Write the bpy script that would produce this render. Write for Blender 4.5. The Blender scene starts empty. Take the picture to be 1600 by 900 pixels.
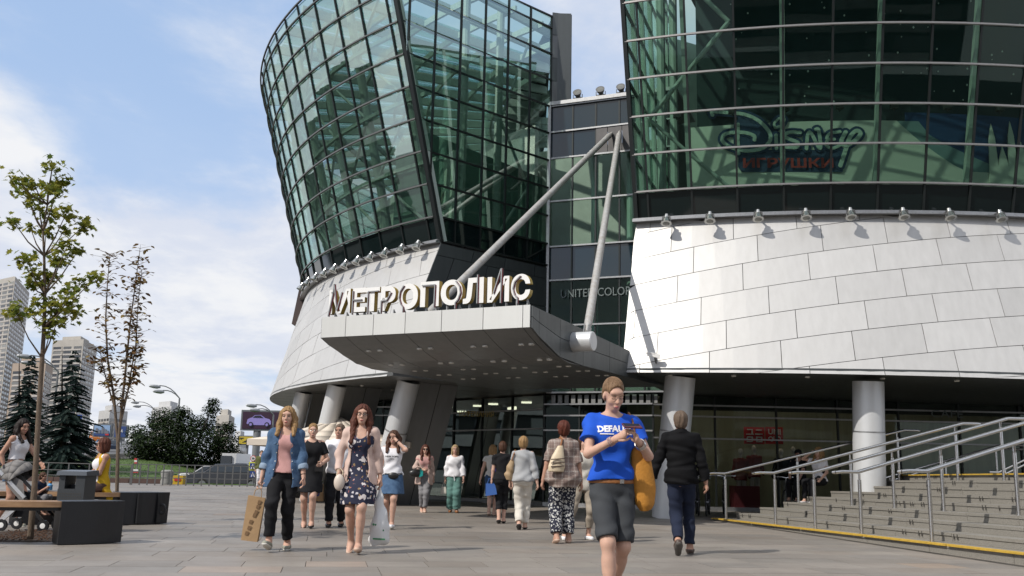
import bpy, bmesh, math, random
import numpy as np
from mathutils import Vector, Matrix
from mathutils.bvhtree import BVHTree
random.seed(7); rng = np.random.default_rng(7)
S = bpy.context.scene; COL = S.collection

# ------------------------------------------------------------------ camera
FPX, PITCH, ROLL, EYE = 1500.0, math.atan(285/1500), .021, 1.05
_F = np.array([0, math.cos(PITCH), math.sin(PITCH)]); _U0 = np.array([0, -math.sin(PITCH), math.cos(PITCH)]); _R0 = np.array([1., 0, 0])
_U = _U0*math.cos(ROLL)-_R0*math.sin(ROLL); _R = _R0*math.cos(ROLL)+_U0*math.sin(ROLL)
cam = bpy.data.cameras.new('camera'); cam.sensor_width = 36; cam.lens = FPX/1600*36; cam.clip_start = .05; cam.clip_end = 4000
camo = bpy.data.objects.new('camera', cam); COL.objects.link(camo); S.camera = camo
camo.matrix_world = Matrix(((_R[0], _U[0], -_F[0], 0), (_R[1], _U[1], -_F[1], 0), (_R[2], _U[2], -_F[2], EYE), (0, 0, 0, 1)))
def ray(x, y): return _F*FPX+_R*(x-800)+_U*(450-y)                       # direction of a photo pixel (1600 x 900)
def aY(x, y, Y): d = ray(x, y); return Vector((0, 0, EYE))+Vector(d*(Y/d[1]))   # the point at distance Y
def aZ(x, y, z): d = ray(x, y); return Vector((0, 0, EYE))+Vector(d*((z-EYE)/d[2]))  # the point at height z
# ------------------------------------------------------------------ light
SUN = Vector((-.80*math.cos(math.radians(44)), -.60*math.cos(math.radians(44)), math.sin(math.radians(44))))
S.render.engine = 'CYCLES'; S.cycles.use_denoising = True; S.cycles.max_bounces = 10; S.cycles.transparent_max_bounces = 28
S.cycles.glossy_bounces = 4; S.cycles.diffuse_bounces = 3; S.cycles.sample_clamp_indirect = 6; S.cycles.caustics_reflective = False; S.cycles.caustics_refractive = False
S.view_settings.view_transform = 'Standard'; S.view_settings.look = 'None'; S.view_settings.exposure = 0.0; S.view_settings.gamma = 1
sl = bpy.data.lights.new('sun', 'SUN'); sl.energy = 4.0; sl.angle = math.radians(.53); sl.color = (1, .95, .87)
so = bpy.data.objects.new('sun', sl); COL.objects.link(so); so.rotation_euler = (-SUN).to_track_quat('-Z', 'Y').to_euler(); so.location = (-30, -20, 40)
W = bpy.data.worlds.new('World'); S.world = W; W.use_nodes = True
def world():
    nt = W.node_tree; N, L = nt.nodes, nt.links; N.clear()
    out = N.new('ShaderNodeOutputWorld'); bg = N.new('ShaderNodeBackground'); bg.inputs[1].default_value = .13
    sky = N.new('ShaderNodeTexSky'); sky.sky_type = 'NISHITA'; sky.sun_disc = False; sky.sun_elevation = math.radians(44)
    sky.sun_rotation = math.atan2(SUN.x, SUN.y); sky.air_density = 1.0; sky.dust_density = .6; sky.ozone_density = 1.6
    tc = N.new('ShaderNodeTexCoord'); sep = N.new('ShaderNodeSeparateXYZ'); L.new(tc.outputs['Generated'], sep.inputs[0])
    def m(op, a, b=None, c=None):
        n = N.new('ShaderNodeMath'); n.operation = op
        for i, v in enumerate((a, b, c)):
            if v is None: continue
            if isinstance(v, (int, float)): n.inputs[i].default_value = v
            else: L.new(v, n.inputs[i])
        return n.outputs[0]
    zz = m('ADD', m('MAXIMUM', sep.outputs[2], 0.0), .16)
    cb = N.new('ShaderNodeCombineXYZ'); L.new(m('DIVIDE', sep.outputs[0], zz), cb.inputs[0]); L.new(m('DIVIDE', sep.outputs[1], zz), cb.inputs[1]); cb.inputs[2].default_value = 3.3
    mp = N.new('ShaderNodeMapping'); mp.inputs[1].default_value = CLOUD[0]; mp.inputs[3].default_value = (1, .8, 1); L.new(cb.outputs[0], mp.inputs[0])
    def noise(scale, detail, rough, dist):
        n = N.new('ShaderNodeTexNoise'); n.inputs['Scale'].default_value = scale; n.inputs['Detail'].default_value = detail
        n.inputs['Roughness'].default_value = rough; n.inputs['Distortion'].default_value = dist; L.new(mp.outputs[0], n.inputs['Vector']); return n.outputs[0]
    n1 = noise(.85, 9, .56, .35); n2 = noise(2.3, 7, .6, .2)
    def ramp(v, a, b):
        r = N.new('ShaderNodeMapRange'); r.interpolation_type = 'SMOOTHSTEP'; r.inputs[1].default_value = a; r.inputs[2].default_value = b; L.new(v, r.inputs[0]); return r.outputs[0]
    cov = ramp(m('ADD', m('MULTIPLY', n1, .75), m('MULTIPLY', n2, .25)), CLOUD[1], CLOUD[2])
    low = ramp(sep.outputs[2], .42, .0)                                   # paler towards the horizon, all the way round
    cov = m('MINIMUM', m('ADD', cov, m('MULTIPLY', low, .55)), 1.0)
    mx0 = N.new('ShaderNodeMix'); mx0.data_type = 'RGBA'; mx0.inputs[0].default_value = .7; L.new(sky.outputs[0], mx0.inputs[6]); mx0.inputs[7].default_value = (3.7, 5.1, 7.5, 1)
    shade = N.new('ShaderNodeMix'); shade.data_type = 'RGBA'; L.new(ramp(n2, .38, .62), shade.inputs[0]); shade.inputs[6].default_value = (5.5, 5.85, 6.7, 1); shade.inputs[7].default_value = (7.0, 7.05, 7.2, 1)
    mx = N.new('ShaderNodeMix'); mx.data_type = 'RGBA'; L.new(m('MULTIPLY', cov, .97), mx.inputs[0]); L.new(mx0.outputs[2], mx.inputs[6]); L.new(shade.outputs[2], mx.inputs[7])
    L.new(mx.outputs[2], bg.inputs[0]); L.new(bg.outputs[0], out.inputs[0])
CLOUD = ((2.1, .4, 0), .375, .55)
world()

# ------------------------------------------------------------------ materials
MATS = {}
def mat(name, col, rough=.6, metal=0., var=0., scale=6., bump=0., bscale=40., spec=.5, col2=None, stretch=None, coat=0., subsurf=0.):
    """Principled material; var mixes col with col2 (or a darker col) through noise in object space."""
    if name in MATS: return MATS[name]
    M = bpy.data.materials.new(name); M.use_nodes = True; nt = M.node_tree; N, L = nt.nodes, nt.links
    b = N['Principled BSDF']; b.inputs['Base Color'].default_value = (*col, 1); b.inputs['Roughness'].default_value = rough
    b.inputs['Metallic'].default_value = metal; b.inputs['Specular IOR Level'].default_value = spec; b.inputs['Coat Weight'].default_value = coat
    if subsurf: b.inputs['Subsurface Weight'].default_value = subsurf; b.inputs['Subsurface Radius'].default_value = (.02, .008, .004)
    tc = N.new('ShaderNodeTexCoord'); v = tc.outputs['Object']
    if stretch:
        mp = N.new('ShaderNodeMapping'); mp.inputs[3].default_value = stretch; L.new(v, mp.inputs[0]); v = mp.outputs[0]
    if var:
        n = N.new('ShaderNodeTexNoise'); n.inputs['Scale'].default_value = scale; n.inputs['Detail'].default_value = 6; n.inputs['Roughness'].default_value = .62; L.new(v, n.inputs[0])
        r = N.new('ShaderNodeMapRange'); r.inputs[1].default_value = .32; r.inputs[2].default_value = .68; L.new(n.outputs[0], r.inputs[0])
        c2 = col2 or tuple(c*(1-var) for c in col)
        mx = N.new('ShaderNodeMix'); mx.data_type = 'RGBA'; mx.inputs[6].default_value = (*col, 1); mx.inputs[7].default_value = (*c2, 1); L.new(r.outputs[0], mx.inputs[0]); L.new(mx.outputs[2], b.inputs['Base Color'])
        r2 = N.new('ShaderNodeMapRange'); r2.inputs[3].default_value = max(.02, rough-.1*var); r2.inputs[4].default_value = min(1, rough+.2*var); L.new(n.outputs[0], r2.inputs[0]); L.new(r2.outputs[0], b.inputs['Roughness'])
    if bump:
        n = N.new('ShaderNodeTexNoise'); n.inputs['Scale'].default_value = bscale; n.inputs['Detail'].default_value = 4; L.new(v, n.inputs[0])
        bp = N.new('ShaderNodeBump'); bp.inputs['Strength'].default_value = bump; bp.inputs['Distance'].default_value = .02; L.new(n.outputs[0], bp.inputs['Height']); L.new(bp.outputs[0], b.inputs['Normal'])
    MATS[name] = M; return M
def mat_nodes(name, fn):
    if name in MATS: return MATS[name]
    M = bpy.data.materials.new(name); M.use_nodes = True; fn(M.node_tree.nodes, M.node_tree.links, M.node_tree.nodes['Principled BSDF']); MATS[name] = M; return M
def glass(name, tint, refl=1.0, rough=.015, base=.05):
    """Tinted sheet glass: see-through in the tint, mirror by Fresnel (objects have real thickness)."""
    M = bpy.data.materials.new(name); M.use_nodes = True; nt = M.node_tree; N, L = nt.nodes, nt.links; N.clear()
    out = N.new('ShaderNodeOutputMaterial'); t = N.new('ShaderNodeBsdfTransparent'); t.inputs[0].default_value = (*tint, 1)
    g = N.new('ShaderNodeBsdfGlossy'); g.inputs[0].default_value = (.80, .95, .90, 1); g.inputs['Roughness'].default_value = rough
    tc = N.new('ShaderNodeTexCoord'); n = N.new('ShaderNodeTexNoise'); n.inputs['Scale'].default_value = .55; n.inputs['Detail'].default_value = 1; L.new(tc.outputs['Object'], n.inputs[0])
    bp = N.new('ShaderNodeBump'); bp.inputs['Strength'].default_value = .06; bp.inputs['Distance'].default_value = .05; L.new(n.outputs[0], bp.inputs['Height']); L.new(bp.outputs[0], g.inputs['Normal'])
    f = N.new('ShaderNodeFresnel'); f.inputs[0].default_value = 1.5
    a = N.new('ShaderNodeMath'); a.operation = 'MULTIPLY_ADD'; a.inputs[1].default_value = refl; a.inputs[2].default_value = base; a.use_clamp = True; L.new(f.outputs[0], a.inputs[0])
    mx = N.new('ShaderNodeMixShader'); L.new(a.outputs[0], mx.inputs[0]); L.new(t.outputs[0], mx.inputs[1]); L.new(g.outputs[0], mx.inputs[2]); L.new(mx.outputs[0], out.inputs[0])
    MATS[name] = M; return M

# ------------------------------------------------------------------ objects
def tag(o, label=None, cat=None, group=None, kind=None):
    if label: o['label'] = label
    if cat: o['category'] = cat
    if group: o['group'] = group
    if kind: o['kind'] = kind
    return o
def thing(name, loc, label, cat, group=None, rz=0.):
    o = bpy.data.objects.new(name, None); COL.objects.link(o); o.location = loc; o.rotation_euler = (0, 0, rz); o.empty_display_size = .2
    return tag(o, label, cat, group)
def wloc(o):
    v = Vector((0, 0, 0))
    while o is not None: v = v+Vector(o.location); o = o.parent
    return v
def link(name, me, parent=None, kind=None):
    o = bpy.data.objects.new(name, me); COL.objects.link(o); o.parent = parent
    if kind: o['kind'] = kind
    return o
def copy_tree(o, parent=None):
    c = o.copy(); COL.objects.link(c); c.parent = parent
    for ch in [k for k in o.children]: copy_tree(ch, c)
    return c
class MB:
    """Collects simple solids into ONE mesh."""
    def __init__(s): s.v, s.f, s.m = [], [], []
    def add(s, vs, fs, mi=0):
        b = len(s.v); s.v += [tuple(v) for v in vs]; s.f += [tuple(i+b for i in f) for f in fs]; s.m += [mi]*len(fs); return s
    def box(s, lo, hi, mi=0):
        (a, b, c), (d, e, f) = lo, hi
        return s.add([(a, b, c), (d, b, c), (d, e, c), (a, e, c), (a, b, f), (d, b, f), (d, e, f), (a, e, f)], [(0, 3, 2, 1), (4, 5, 6, 7), (0, 1, 5, 4), (1, 2, 6, 5), (2, 3, 7, 6), (3, 0, 4, 7)], mi)
    def hexa(s, p, mi=0):   # 8 corners: bottom ring then top ring
        return s.add(p, [(0, 3, 2, 1), (4, 5, 6, 7), (0, 1, 5, 4), (1, 2, 6, 5), (2, 3, 7, 6), (3, 0, 4, 7)], mi)
    def slab(s, quad, n, mi=0):   # quad thickened by vector n
        q = [Vector(p) for p in quad]; n = Vector(n); return s.hexa([*q, *[p+n for p in q]], mi)
    def bar(s, p, q, w, h, up=(0, 0, 1), mi=0):
        p, q = Vector(p), Vector(q); d = (q-p).normalized(); a = d.cross(Vector(up))
        if a.length < 1e-5: a = d.cross(Vector((1, 0, 0)))
        a.normalize(); b = a.cross(d).normalized(); a = a*w/2; b = b*h/2
        return s.hexa([p-a-b, p+a-b, p+a+b, p-a+b, q-a-b, q+a-b, q+a+b, q-a+b], mi)
    def tube(s, pts, rad, n=8, mi=0, cap=True):
        P = [Vector(p) for p in pts]; k = len(P); rr = rad if isinstance(rad, (list, tuple)) else [rad]*k; vs, fs = [], []
        t = (P[1]-P[0]).normalized(); a = t.orthogonal().normalized()
        for i in range(k):
            t = ((P[min(i+1, k-1)]-P[i]).normalized()+(P[i]-P[max(i-1, 0)]).normalized())
            if t.length < 1e-6: t = P[min(i+1, k-1)]-P[max(i-1, 0)]
            t.normalize(); a = (a-t*a.dot(t)); a = a.normalized() if a.length > 1e-6 else t.orthogonal().normalized(); b = t.cross(a)
            for j in range(n): th = 2*math.pi*j/n; vs.append(P[i]+(a*math.cos(th)+b*math.sin(th))*rr[i])
        for i in range(k-1):
            for j in range(n): j2 = (j+1) % n; fs.append((i*n+j, i*n+j2, (i+1)*n+j2, (i+1)*n+j))
        if cap: fs += [tuple(range(n-1, -1, -1)), tuple((k-1)*n+j for j in range(n))]
        return s.add(vs, fs, mi)
    def lathe(s, prof, n=16, c=(0, 0, 0), mi=0, axis=None):   # prof: (radius, height)
        vs, fs = [], []; c = Vector(c); q = Vector(axis).normalized().to_track_quat('Z', 'Y') if axis is not None else None
        for r, z in prof:
            for j in range(n):
                th = 2*math.pi*j/n; p = Vector((r*math.cos(th), r*math.sin(th), z)); vs.append(c+(q @ p if q else p))
        for i in range(len(prof)-1):
            for j in range(n): j2 = (j+1) % n; fs.append((i*n+j, i*n+j2, (i+1)*n+j2, (i+1)*n+j))
        k = len(prof)
        if prof[0][0] > 1e-6: fs.append(tuple(range(n-1, -1, -1)))
        if prof[-1][0] > 1e-6: fs.append(tuple((k-1)*n+j for j in range(n)))
        return s.add(vs, fs, mi)
    def prism(s, poly, n, mi=0):
        k = len(poly); p = [Vector(a) for a in poly]; n = Vector(n)
        return s.add(p+[a+n for a in p], [tuple(range(k-1, -1, -1)), tuple(range(k, 2*k))]+[(i, (i+1) % k, (i+1) % k+k, i+k) for i in range(k)], mi)
    def build(s, name, mats, parent=None, local=False, smooth=False, kind=None, fixn=True):
        me = bpy.data.meshes.new(name); off = Vector((0, 0, 0)) if (local or parent is None) else wloc(parent)
        me.from_pydata([(v[0]-off.x, v[1]-off.y, v[2]-off.z) for v in s.v], [], s.f)
        for m_ in (mats if isinstance(mats, (list, tuple)) else [mats]): me.materials.append(m_)
        me.polygons.foreach_set('material_index', s.m)
        if fixn:
            bm = bmesh.new(); bm.from_mesh(me); bmesh.ops.recalc_face_normals(bm, faces=bm.faces); bm.to_mesh(me); bm.free()
        if smooth: shade(me, smooth)
        me.update(); return link(name, me, parent, kind)
def shade(me, ang=.6):
    me.polygons.foreach_set('use_smooth', [True]*len(me.polygons))
    if ang is not True:
        bm = bmesh.new(); bm.from_mesh(me)
        for e in bm.edges:
            if len(e.link_faces) == 2 and e.calc_face_angle(0) > ang: e.smooth = False
        bm.to_mesh(me); bm.free()
def text_mesh(s, bold=0., depth=0., res=3):
    """Mesh of a word in the x-y plane (built-in font), scaled to unit height, starting at the origin."""
    c = bpy.data.curves.new('word', 'FONT'); c.body = s; c.offset = bold; c.extrude = depth; c.resolution_u = res
    o = bpy.data.objects.new('word', c); COL.objects.link(o); dg = bpy.context.evaluated_depsgraph_get(); dg.update()
    me = bpy.data.meshes.new_from_object(o.evaluated_get(dg)); bpy.data.objects.remove(o); bpy.data.curves.remove(c)
    V = np.array([v.co[:] for v in me.vertices]); Fc = [tuple(p.vertices) for p in me.polygons]; Nz = [p.normal.z for p in me.polygons]
    bpy.data.meshes.remove(me); lo, hi = V.min(0), V.max(0); V[:, :2] -= lo[:2]; return V, Fc, Nz, (hi-lo)[0], (hi-lo)[1]
def place_text(s, name, m, parent, org, ex, ey, w, h, bold=.0, depth=.01, local=False):
    """A word as raised flat letters: origin, unit directions across and up, size in metres."""
    V, Fc, Nz, tw, th = text_mesh(s, bold); ex, ey = Vector(ex).normalized(), Vector(ey).normalized(); n = ex.cross(ey); org = Vector(org); mb = MB()
    P = [org+ex*(v[0]/tw*w)+ey*(v[1]/th*h) for v in V]; mb.add([p+n*depth for p in P], Fc); return mb.build(name, m, parent, local)
# ------------------------------------------------------------------ surfaces of the place
def streaked(col, rough, metal, streak=.12, sc=1.0):
    def fn(N, L, b):
        tc = N.new('ShaderNodeTexCoord'); mp = N.new('ShaderNodeMapping'); mp.inputs[3].default_value = (3*sc, 3*sc, .35*sc); L.new(tc.outputs['Object'], mp.inputs[0])
        n = N.new('ShaderNodeTexNoise'); n.inputs['Scale'].default_value = 2.2; n.inputs['Detail'].default_value = 7; L.new(mp.outputs[0], n.inputs[0])
        oi = N.new('ShaderNodeObjectInfo'); r = N.new('ShaderNodeMapRange'); r.inputs[1].default_value = .3; r.inputs[2].default_value = .75; r.inputs[3].default_value = 1-streak; r.inputs[4].default_value = 1.0; L.new(n.outputs[0], r.inputs[0])
        r2 = N.new('ShaderNodeMapRange'); r2.inputs[3].default_value = 1-streak*.9; r2.inputs[4].default_value = 1.03; L.new(oi.outputs['Random'], r2.inputs[0])
        m = N.new('ShaderNodeMath'); m.operation = 'MULTIPLY'; L.new(r.outputs[0], m.inputs[0]); L.new(r2.outputs[0], m.inputs[1])
        v = N.new('ShaderNodeVectorMath'); v.operation = 'SCALE'; v.inputs[0].default_value = col; L.new(m.outputs[0], v.inputs[3]); L.new(v.outputs[0], b.inputs['Base Color'])
        b.inputs['Roughness'].default_value = rough; b.inputs['Metallic'].default_value = metal
        r3 = N.new('ShaderNodeMapRange'); r3.inputs[3].default_value = rough+.08; r3.inputs[4].default_value = rough-.05; L.new(n.outputs[0], r3.inputs[0]); L.new(r3.outputs[0], b.inputs['Roughness'])
    return fn
ALU = mat_nodes('satin aluminium cladding', streaked((.575, .565, .55), .42, .32, .10))
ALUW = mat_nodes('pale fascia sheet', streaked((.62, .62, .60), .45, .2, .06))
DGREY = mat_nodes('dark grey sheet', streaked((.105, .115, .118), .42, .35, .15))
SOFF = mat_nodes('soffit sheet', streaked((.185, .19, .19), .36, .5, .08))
COLM = mat_nodes('column sheet metal', streaked((.66, .67, .68), .38, .3, .07))
MULL = mat('dark mullion', (.022, .026, .026), .4, .4)
STEEL = mat('brushed transom metal', (.40, .40, .40), .4, .8, .25, 20)
INOX = mat('polished stainless steel', (.62, .61, .60), .22, 1., .15, 30)
JOINT = mat('joint shadow gap', (.03, .03, .03), .9)
GL = glass('green facade glass', (.73, .825, .775), .42, base=.0)
GLC = glass('clear green glass', (.765, .875, .82), .34, base=.0)
GLD = glass('dark shopfront glass', (.52, .58, .56), .35, base=.0); GLS = glass('shop window glass', (.84, .87, .85), .5, base=.0)
SPAN = mat('dark spandrel glass', (.006, .012, .012), .04, 0, spec=.6)
SPAN2 = mat('blue dark spandrel glass', (.012, .026, .036), .05, 0, spec=.8)
PALE = mat('pale green painted steel', (.42, .50, .45), .5, 0, .1)
INW = mat('pale interior plaster', (.80, .79, .74), .8, 0, .12, 2)
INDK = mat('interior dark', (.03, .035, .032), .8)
INGR = mat('green interior wall', (.17, .27, .23), .6, 0, .2, 2)
INFL = mat('interior floor', (.25, .25, .23), .6)

B = thing('shopping_mall', (0, 27, 0), 'silver and green glass shopping mall with two flared glass drums above metal cones', 'building')
def cyl(c, a, R, z): return Vector((c[0]+R*math.sin(a), c[1]-R*math.cos(a), z))
D2 = math.radians
# left drum: centre and radius change with height
def Lc(z):
    if z >= 7.5: return (9.89, 40.87), 18.36+.26*(z-7.5)
    t = (7.5-z)/4.1; return (9.89+1.79*t, 40.87-.46*t), 18.36+2.75*t
def Lp(a, z, off=0.): c, R = Lc(z); return cyl(c, a, R+off, z)
def Lend(z): return D2(-40.6-(z-7.5)*.15) if z >= 7.5 else D2(-40.6-(7.5-z)*1.13)
def Rc(z): return (10.5, 43.6), (20.7+.28*(z-7.5) if z >= 7.5 else 20.7+.36*(7.5-z))
def Rp(a, z, off=0.): c, R = Rc(z); return cyl(c, a, R+off, z)
ROWS = [7.5, 8.2]+[8.2+.93*i for i in range(1, 9)]+[16.05]
FL = Vector((1.15, 30, 0))                                           # where the flat flank meets the middle wall
pj = random.Random(17)
def pane(quad, n, m, parent, name='glass_pane', th=.02):
    mb = MB(); nn = Vector(n).normalized(); a, b_, c = [pj.uniform(-.0045, .0045) for _ in range(3)]; o = (a, b_, b_+c-a, c); mb.slab([Vector(p)+nn*k for p, k in zip(quad, o)], Vector(n)*th); return mb.build(name, m, parent, fixn=False)

def drum(P, angles, end, seen, sgn):
    """Mullion frame with its panes; seen = columns the photo shows."""
    fr = MB()
    for z in ROWS:                                                    # transoms: pale outer rail
        pts = [P(a, z, .05) for a in np.linspace(angles[0] if sgn > 0 else angles[-1], angles[-1] if sgn > 0 else angles[0], 60)]
        for p, q in zip(pts, pts[1:]): fr.bar(p, q, .06, .045, mi=1)
    for i, a in enumerate(angles):
        pts = [P(a, z, .015) for z in ROWS]
        for p, q in zip(pts, pts[1:]): fr.bar(p, q, .05, .06, up=(math.sin(a), -math.cos(a), 0))
        for z in ROWS[1:-1:1]:
            pass
    f = fr.build('drum_frame', [MULL, mat('dull transom metal', (.30, .285, .275), .4, .6, .2, 20) if sgn > 0 else mat('dark bronze transom', (.13, .13, .125), .4, .5)], B)
    rest = MB()
    for i in range(len(angles)-1):
        a0, a1 = sorted((angles[i], angles[i+1])); g = .0012
        for j in range(len(ROWS)-1):
            z0, z1 = ROWS[j]+.02, ROWS[j+1]-.02
            q = [P(a0+g, z0), P(a1-g, z0), P(a1-g, z1), P(a0+g, z1)]; n = -(q[1]-q[0]).cross(q[3]-q[0]).normalized()*.024
            m = SPAN if j == 0 else GL
            if i < seen: pane(q, n, m, f, 'spandrel_pane' if j == 0 else 'glass_pane', 1)
            else: rest.slab(q, n, 1 if j == 0 else 0)
    if rest.v: rest.build('glass_skin', [GL, SPAN], f, kind='stuff', fixn=False)
    return f
LA = [D2(-40.9)]+[D2(-40.9-1.0-3.55*i) for i in range(0, 26)]
def LPe(a, z, off=0.):                                                # follow the leaning corner: shift the fan with height
    return Lp(a+(Lend(z)-D2(-40.6))*max(0, 1-abs(a-D2(-40.6))/.5), z, off)
fL = drum(LPe, LA, None, 12, -1)
RA = [D2(-20.6)]+[D2(-19.7+3.1*i) for i in range(0, 20)]
fR = drum(Rp, RA, None, 10, 1)
# flank of the left drum: flat glass from the leaning corner back to the middle wall
def flank(corner, right, rows, parentname, cols, m, nrm):
    fr = MB(); n = Vector(nrm).normalized()
    def left(z): c = corner(z); return Vector((c.x, c.y, z))
    d = (right-left(7.5)); d.z = 0; d.normalize()
    for z in rows: fr.bar(left(z)+n*.03, right+Vector((0, 0, z))+n*.03, .06, .05, mi=0)
    us = [.99*k for k in range(cols)]
    def cut(u, z0, z1):                                               # clip a vertical at distance u from the right against the slanted corner
        return u < (right-left(z0)).xy.length, u < (right-left(z1)).xy.length
    for u in us:
        p = right-d*u
        for z0, z1 in zip(rows, rows[1:]):
            L0, L1 = (right-left(z0)).xy.length, (right-left(z1)).xy.length
            if u > max(L0, L1): continue
            zs = z0 if u <= L0 else z0+(z1-z0)*(u-L0)/(L1-L0)
            fr.bar(p+Vector((0, 0, zs)), p+Vector((0, 0, z1)), .05, .07, up=n)
    f = fr.build(parentname, [MULL, STEEL], B)
    for j, (z0, z1) in enumerate(zip(rows, rows[1:])):
        L0, L1 = (right-left(z0)).xy.length-.03, (right-left(z1)).xy.length-.03
        for k, u in enumerate(us):
            u2 = us[k+1]-.02 if k+1 < len(us) else 99
            a0, a1 = min(u2, L0), min(u2, L1)
            if a0 <= u+.05 and a1 <= u+.05: continue
            a0 = max(a0, u+.03); a1 = max(a1, u+.03)
            q = [right-d*a0+Vector((0, 0, z0+.02)), right-d*(u+.02)+Vector((0, 0, z0+.02)), right-d*(u+.02)+Vector((0, 0, z1-.02)), right-d*a1+Vector((0, 0, z1-.02))]
            pane(q, -n*.02, m if j else SPAN, f, 'glass_pane' if j else 'spandrel_pane', 1)
    return f
FN = (FL-Vector(Lp(Lend(7.5), 7.5)*1.0)).cross(Vector((0, 0, 1))); FN.z = 0; FN.normalize()
if FN.y > 0: FN = -FN
flank(lambda z: Lp(Lend(z), z), FL, ROWS, 'flank_frame', 8, GLC, FN)
cp = MB()                                                             # leaning corner post, pale strip between two dark ones
for z0, z1 in zip(ROWS, ROWS[1:]):
    for off, w, mi in ((-.02, .10, 0), (.10, .12, 1)):
        p = Lp(Lend(z0), z0)+Vector((.73, .68, 0))*off; q = Lp(Lend(z1), z1)+Vector((.73, .68, 0))*off; cp.bar(p, q, w, .12, up=FN, mi=mi)
cp.build('corner_post', [MULL, PALE], B)
cpr = MB()
for z0, z1 in zip(ROWS, ROWS[1:]): cpr.bar(Rp(D2(-20.6), z0), Rp(D2(-20.6), z1), .10, .16, up=(-.35, -.93, 0))
cpr.build('corner_post', MULL, B)
# end return of grey panels at the top of the flank, and roof edges
mb = MB()
for i in range(4):
    z0 = 12.95+i*.82; mb = MB(); mb.hexa([(1.17, 29.98, z0), (1.83, 30.12, z0), (1.83, 30.5, z0), (1.17, 30.5, z0), (1.17, 29.98, z0+.80), (1.83, 30.12, z0+.80), (1.83, 30.5, z0+.80), (1.17, 30.5, z0+.80)])
    mb.build('end_panel', DGREY if i % 2 else mat_nodes('grey end sheet', streaked((.16, .165, .17), .45, .3, .1)), B)
mb = MB(); mb.box((1.2, 30.02, 12.9), (1.8, 32, 16.2)); mb.build('end_wall', DGREY, B)
# ---- right flank of the right drum (seen through its glass)
fr = MB(); p0 = lambda z: Rp(D2(-20.6), z); RE = Vector((5.0, 29.4, 0))
for z in ROWS:
    fr.bar(p0(z), RE+Vector((0, 0, z)), .07, .07)
for k in range(1, 6):
    t = k/5.5
    fr.bar(p0(7.5).lerp(RE+Vector((0, 0, 7.5)), t), p0(16.05).lerp(RE+Vector((0, 0, 16.05)), t), .12, .1, mi=1)
fr.build('flank_frame', [MULL, PALE], B)
mb = MB(); mb.slab([p0(7.5), RE+Vector((0, 0, 7.5)), RE+Vector((0, 0, 16.05)), p0(16.05)], (.03, .0, 0)); mb.build('flank_glass', GLC, B)
# ---- cones
def cone(P, a0f, a1, zbot, courses, tilt, plen, sgn, seenf, phase=0.):
    """Backing shell plus staggered panels. courses: heights at angle 0 of tilt()."""
    back = MB(); K = 48; zs = [None, 4.8, 6.2, 7.44]
    def ang(t, z): return a0f(z)+(a1-a0f(z))*t
    for k in range(K):
        t0, t1 = k/K, (k+1)/K
        lv = [(ang(t0, zbot(t0)), zbot(t0)+.02), (ang(t0, 7.44), 7.44)]; 
        for s in range(4):
            def pt(t, u): zb = zbot(t)+.02; z = zb+(7.44-zb)*u; return P(ang(t, z), z, -.035)
            q = [pt(t0, s/4), pt(t1, s/4), pt(t1, (s+1)/4), pt(t0, (s+1)/4)]; back.add(q, [(0, 1, 2, 3)])
    f = back.build('cone_shell', JOINT, B, fixn=False)
    rest = MB(); gap = .007
    for ci, zc in enumerate(courses):
        H_ = courses[1]-courses[0]; aw = plen/22.; n = int(2.6/aw)+2; st = (ci % 2)*.5+(ci % 3)*.13+phase
        for k in range(-2, n):
            s0, s1 = (k+st)*aw, (k+st+1)*aw                          # arc measured from the free end
            quads = []; SUB = 3
            for s in range(SUB):
                u0, u1 = s0+(s1-s0)*s/SUB, s0+(s1-s0)*(s+1)/SUB
                g0 = gap if s == 0 else 0; g1 = gap if s == SUB-1 else 0
                quads.append((u0+g0/20, u1-g1/20))
            mbp = MB(); any_ = False; j0, j1, j2 = [pj.uniform(-.006, .002) for _ in range(3)]
            for (u0, u1) in quads:
                def col(u):
                    a = A0+sgn*u; zl, zh = tilt(zc, a)+gap, tilt(zc+H_, a)-gap
                    tt = min(1, max(0, (u)/abs(a1-A0)))
                    lo = zbot(tt); zl, zh = max(zl, lo), min(zh, 7.43)
                    if zh <= zl+.02: return None
                    return a, zl, zh
                c0, c1 = col(u0), col(u1)
                if not c0 and not c1: continue
                if not c0: a = A0+sgn*u0; c0 = (a, max(zbot(min(1, max(0, u0/abs(a1-A0)))), c1[1]), 0); c0 = (a, c0[1], c0[1]+.004)
                if not c1: a = A0+sgn*u1; c1 = (a, c0[1], c0[1]+.004) if False else (a, min(7.43, max(c0[1], zbot(min(1, max(0, u1/abs(a1-A0)))))), min(7.434, max(c0[1], zbot(min(1, max(0, u1/abs(a1-A0)))))+.004))
                def cl(a, z): e = a0f(z); return max(a, e) if sgn > 0 else min(a, e)
                q = [(cl(c0[0], c0[1]), c0[1]), (cl(c1[0], c1[1]), c1[1]), (cl(c1[0], c1[2]), c1[2]), (cl(c0[0], c0[2]), c0[2])]
                if abs(q[0][0]-q[1][0])+abs(q[3][0]-q[2][0]) < 1e-4: continue
                o = [P(a, z, j0+(j1-j0)*abs(a-A0-sgn*s0)/(s1-s0)+(j2-j0)*(z-c0[1])/H_) for a, z in q]; i_ = [P(a, z, -.03) for a, z in q]
                mbp.add(o+i_, [(0, 1, 2, 3), (0, 4, 5, 1), (1, 5, 6, 2), (2, 6, 7, 3), (3, 7, 4, 0)]); any_ = True
            if not any_: continue
            if seenf((s0+s1)/2): mbp.build('cladding_panel', ALU, f, smooth=.35)
            else:
                rest.add(mbp.v, mbp.f)
    if rest.v: rest.build('cladding_sheet', ALU, f, kind='stuff')
    return f
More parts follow.
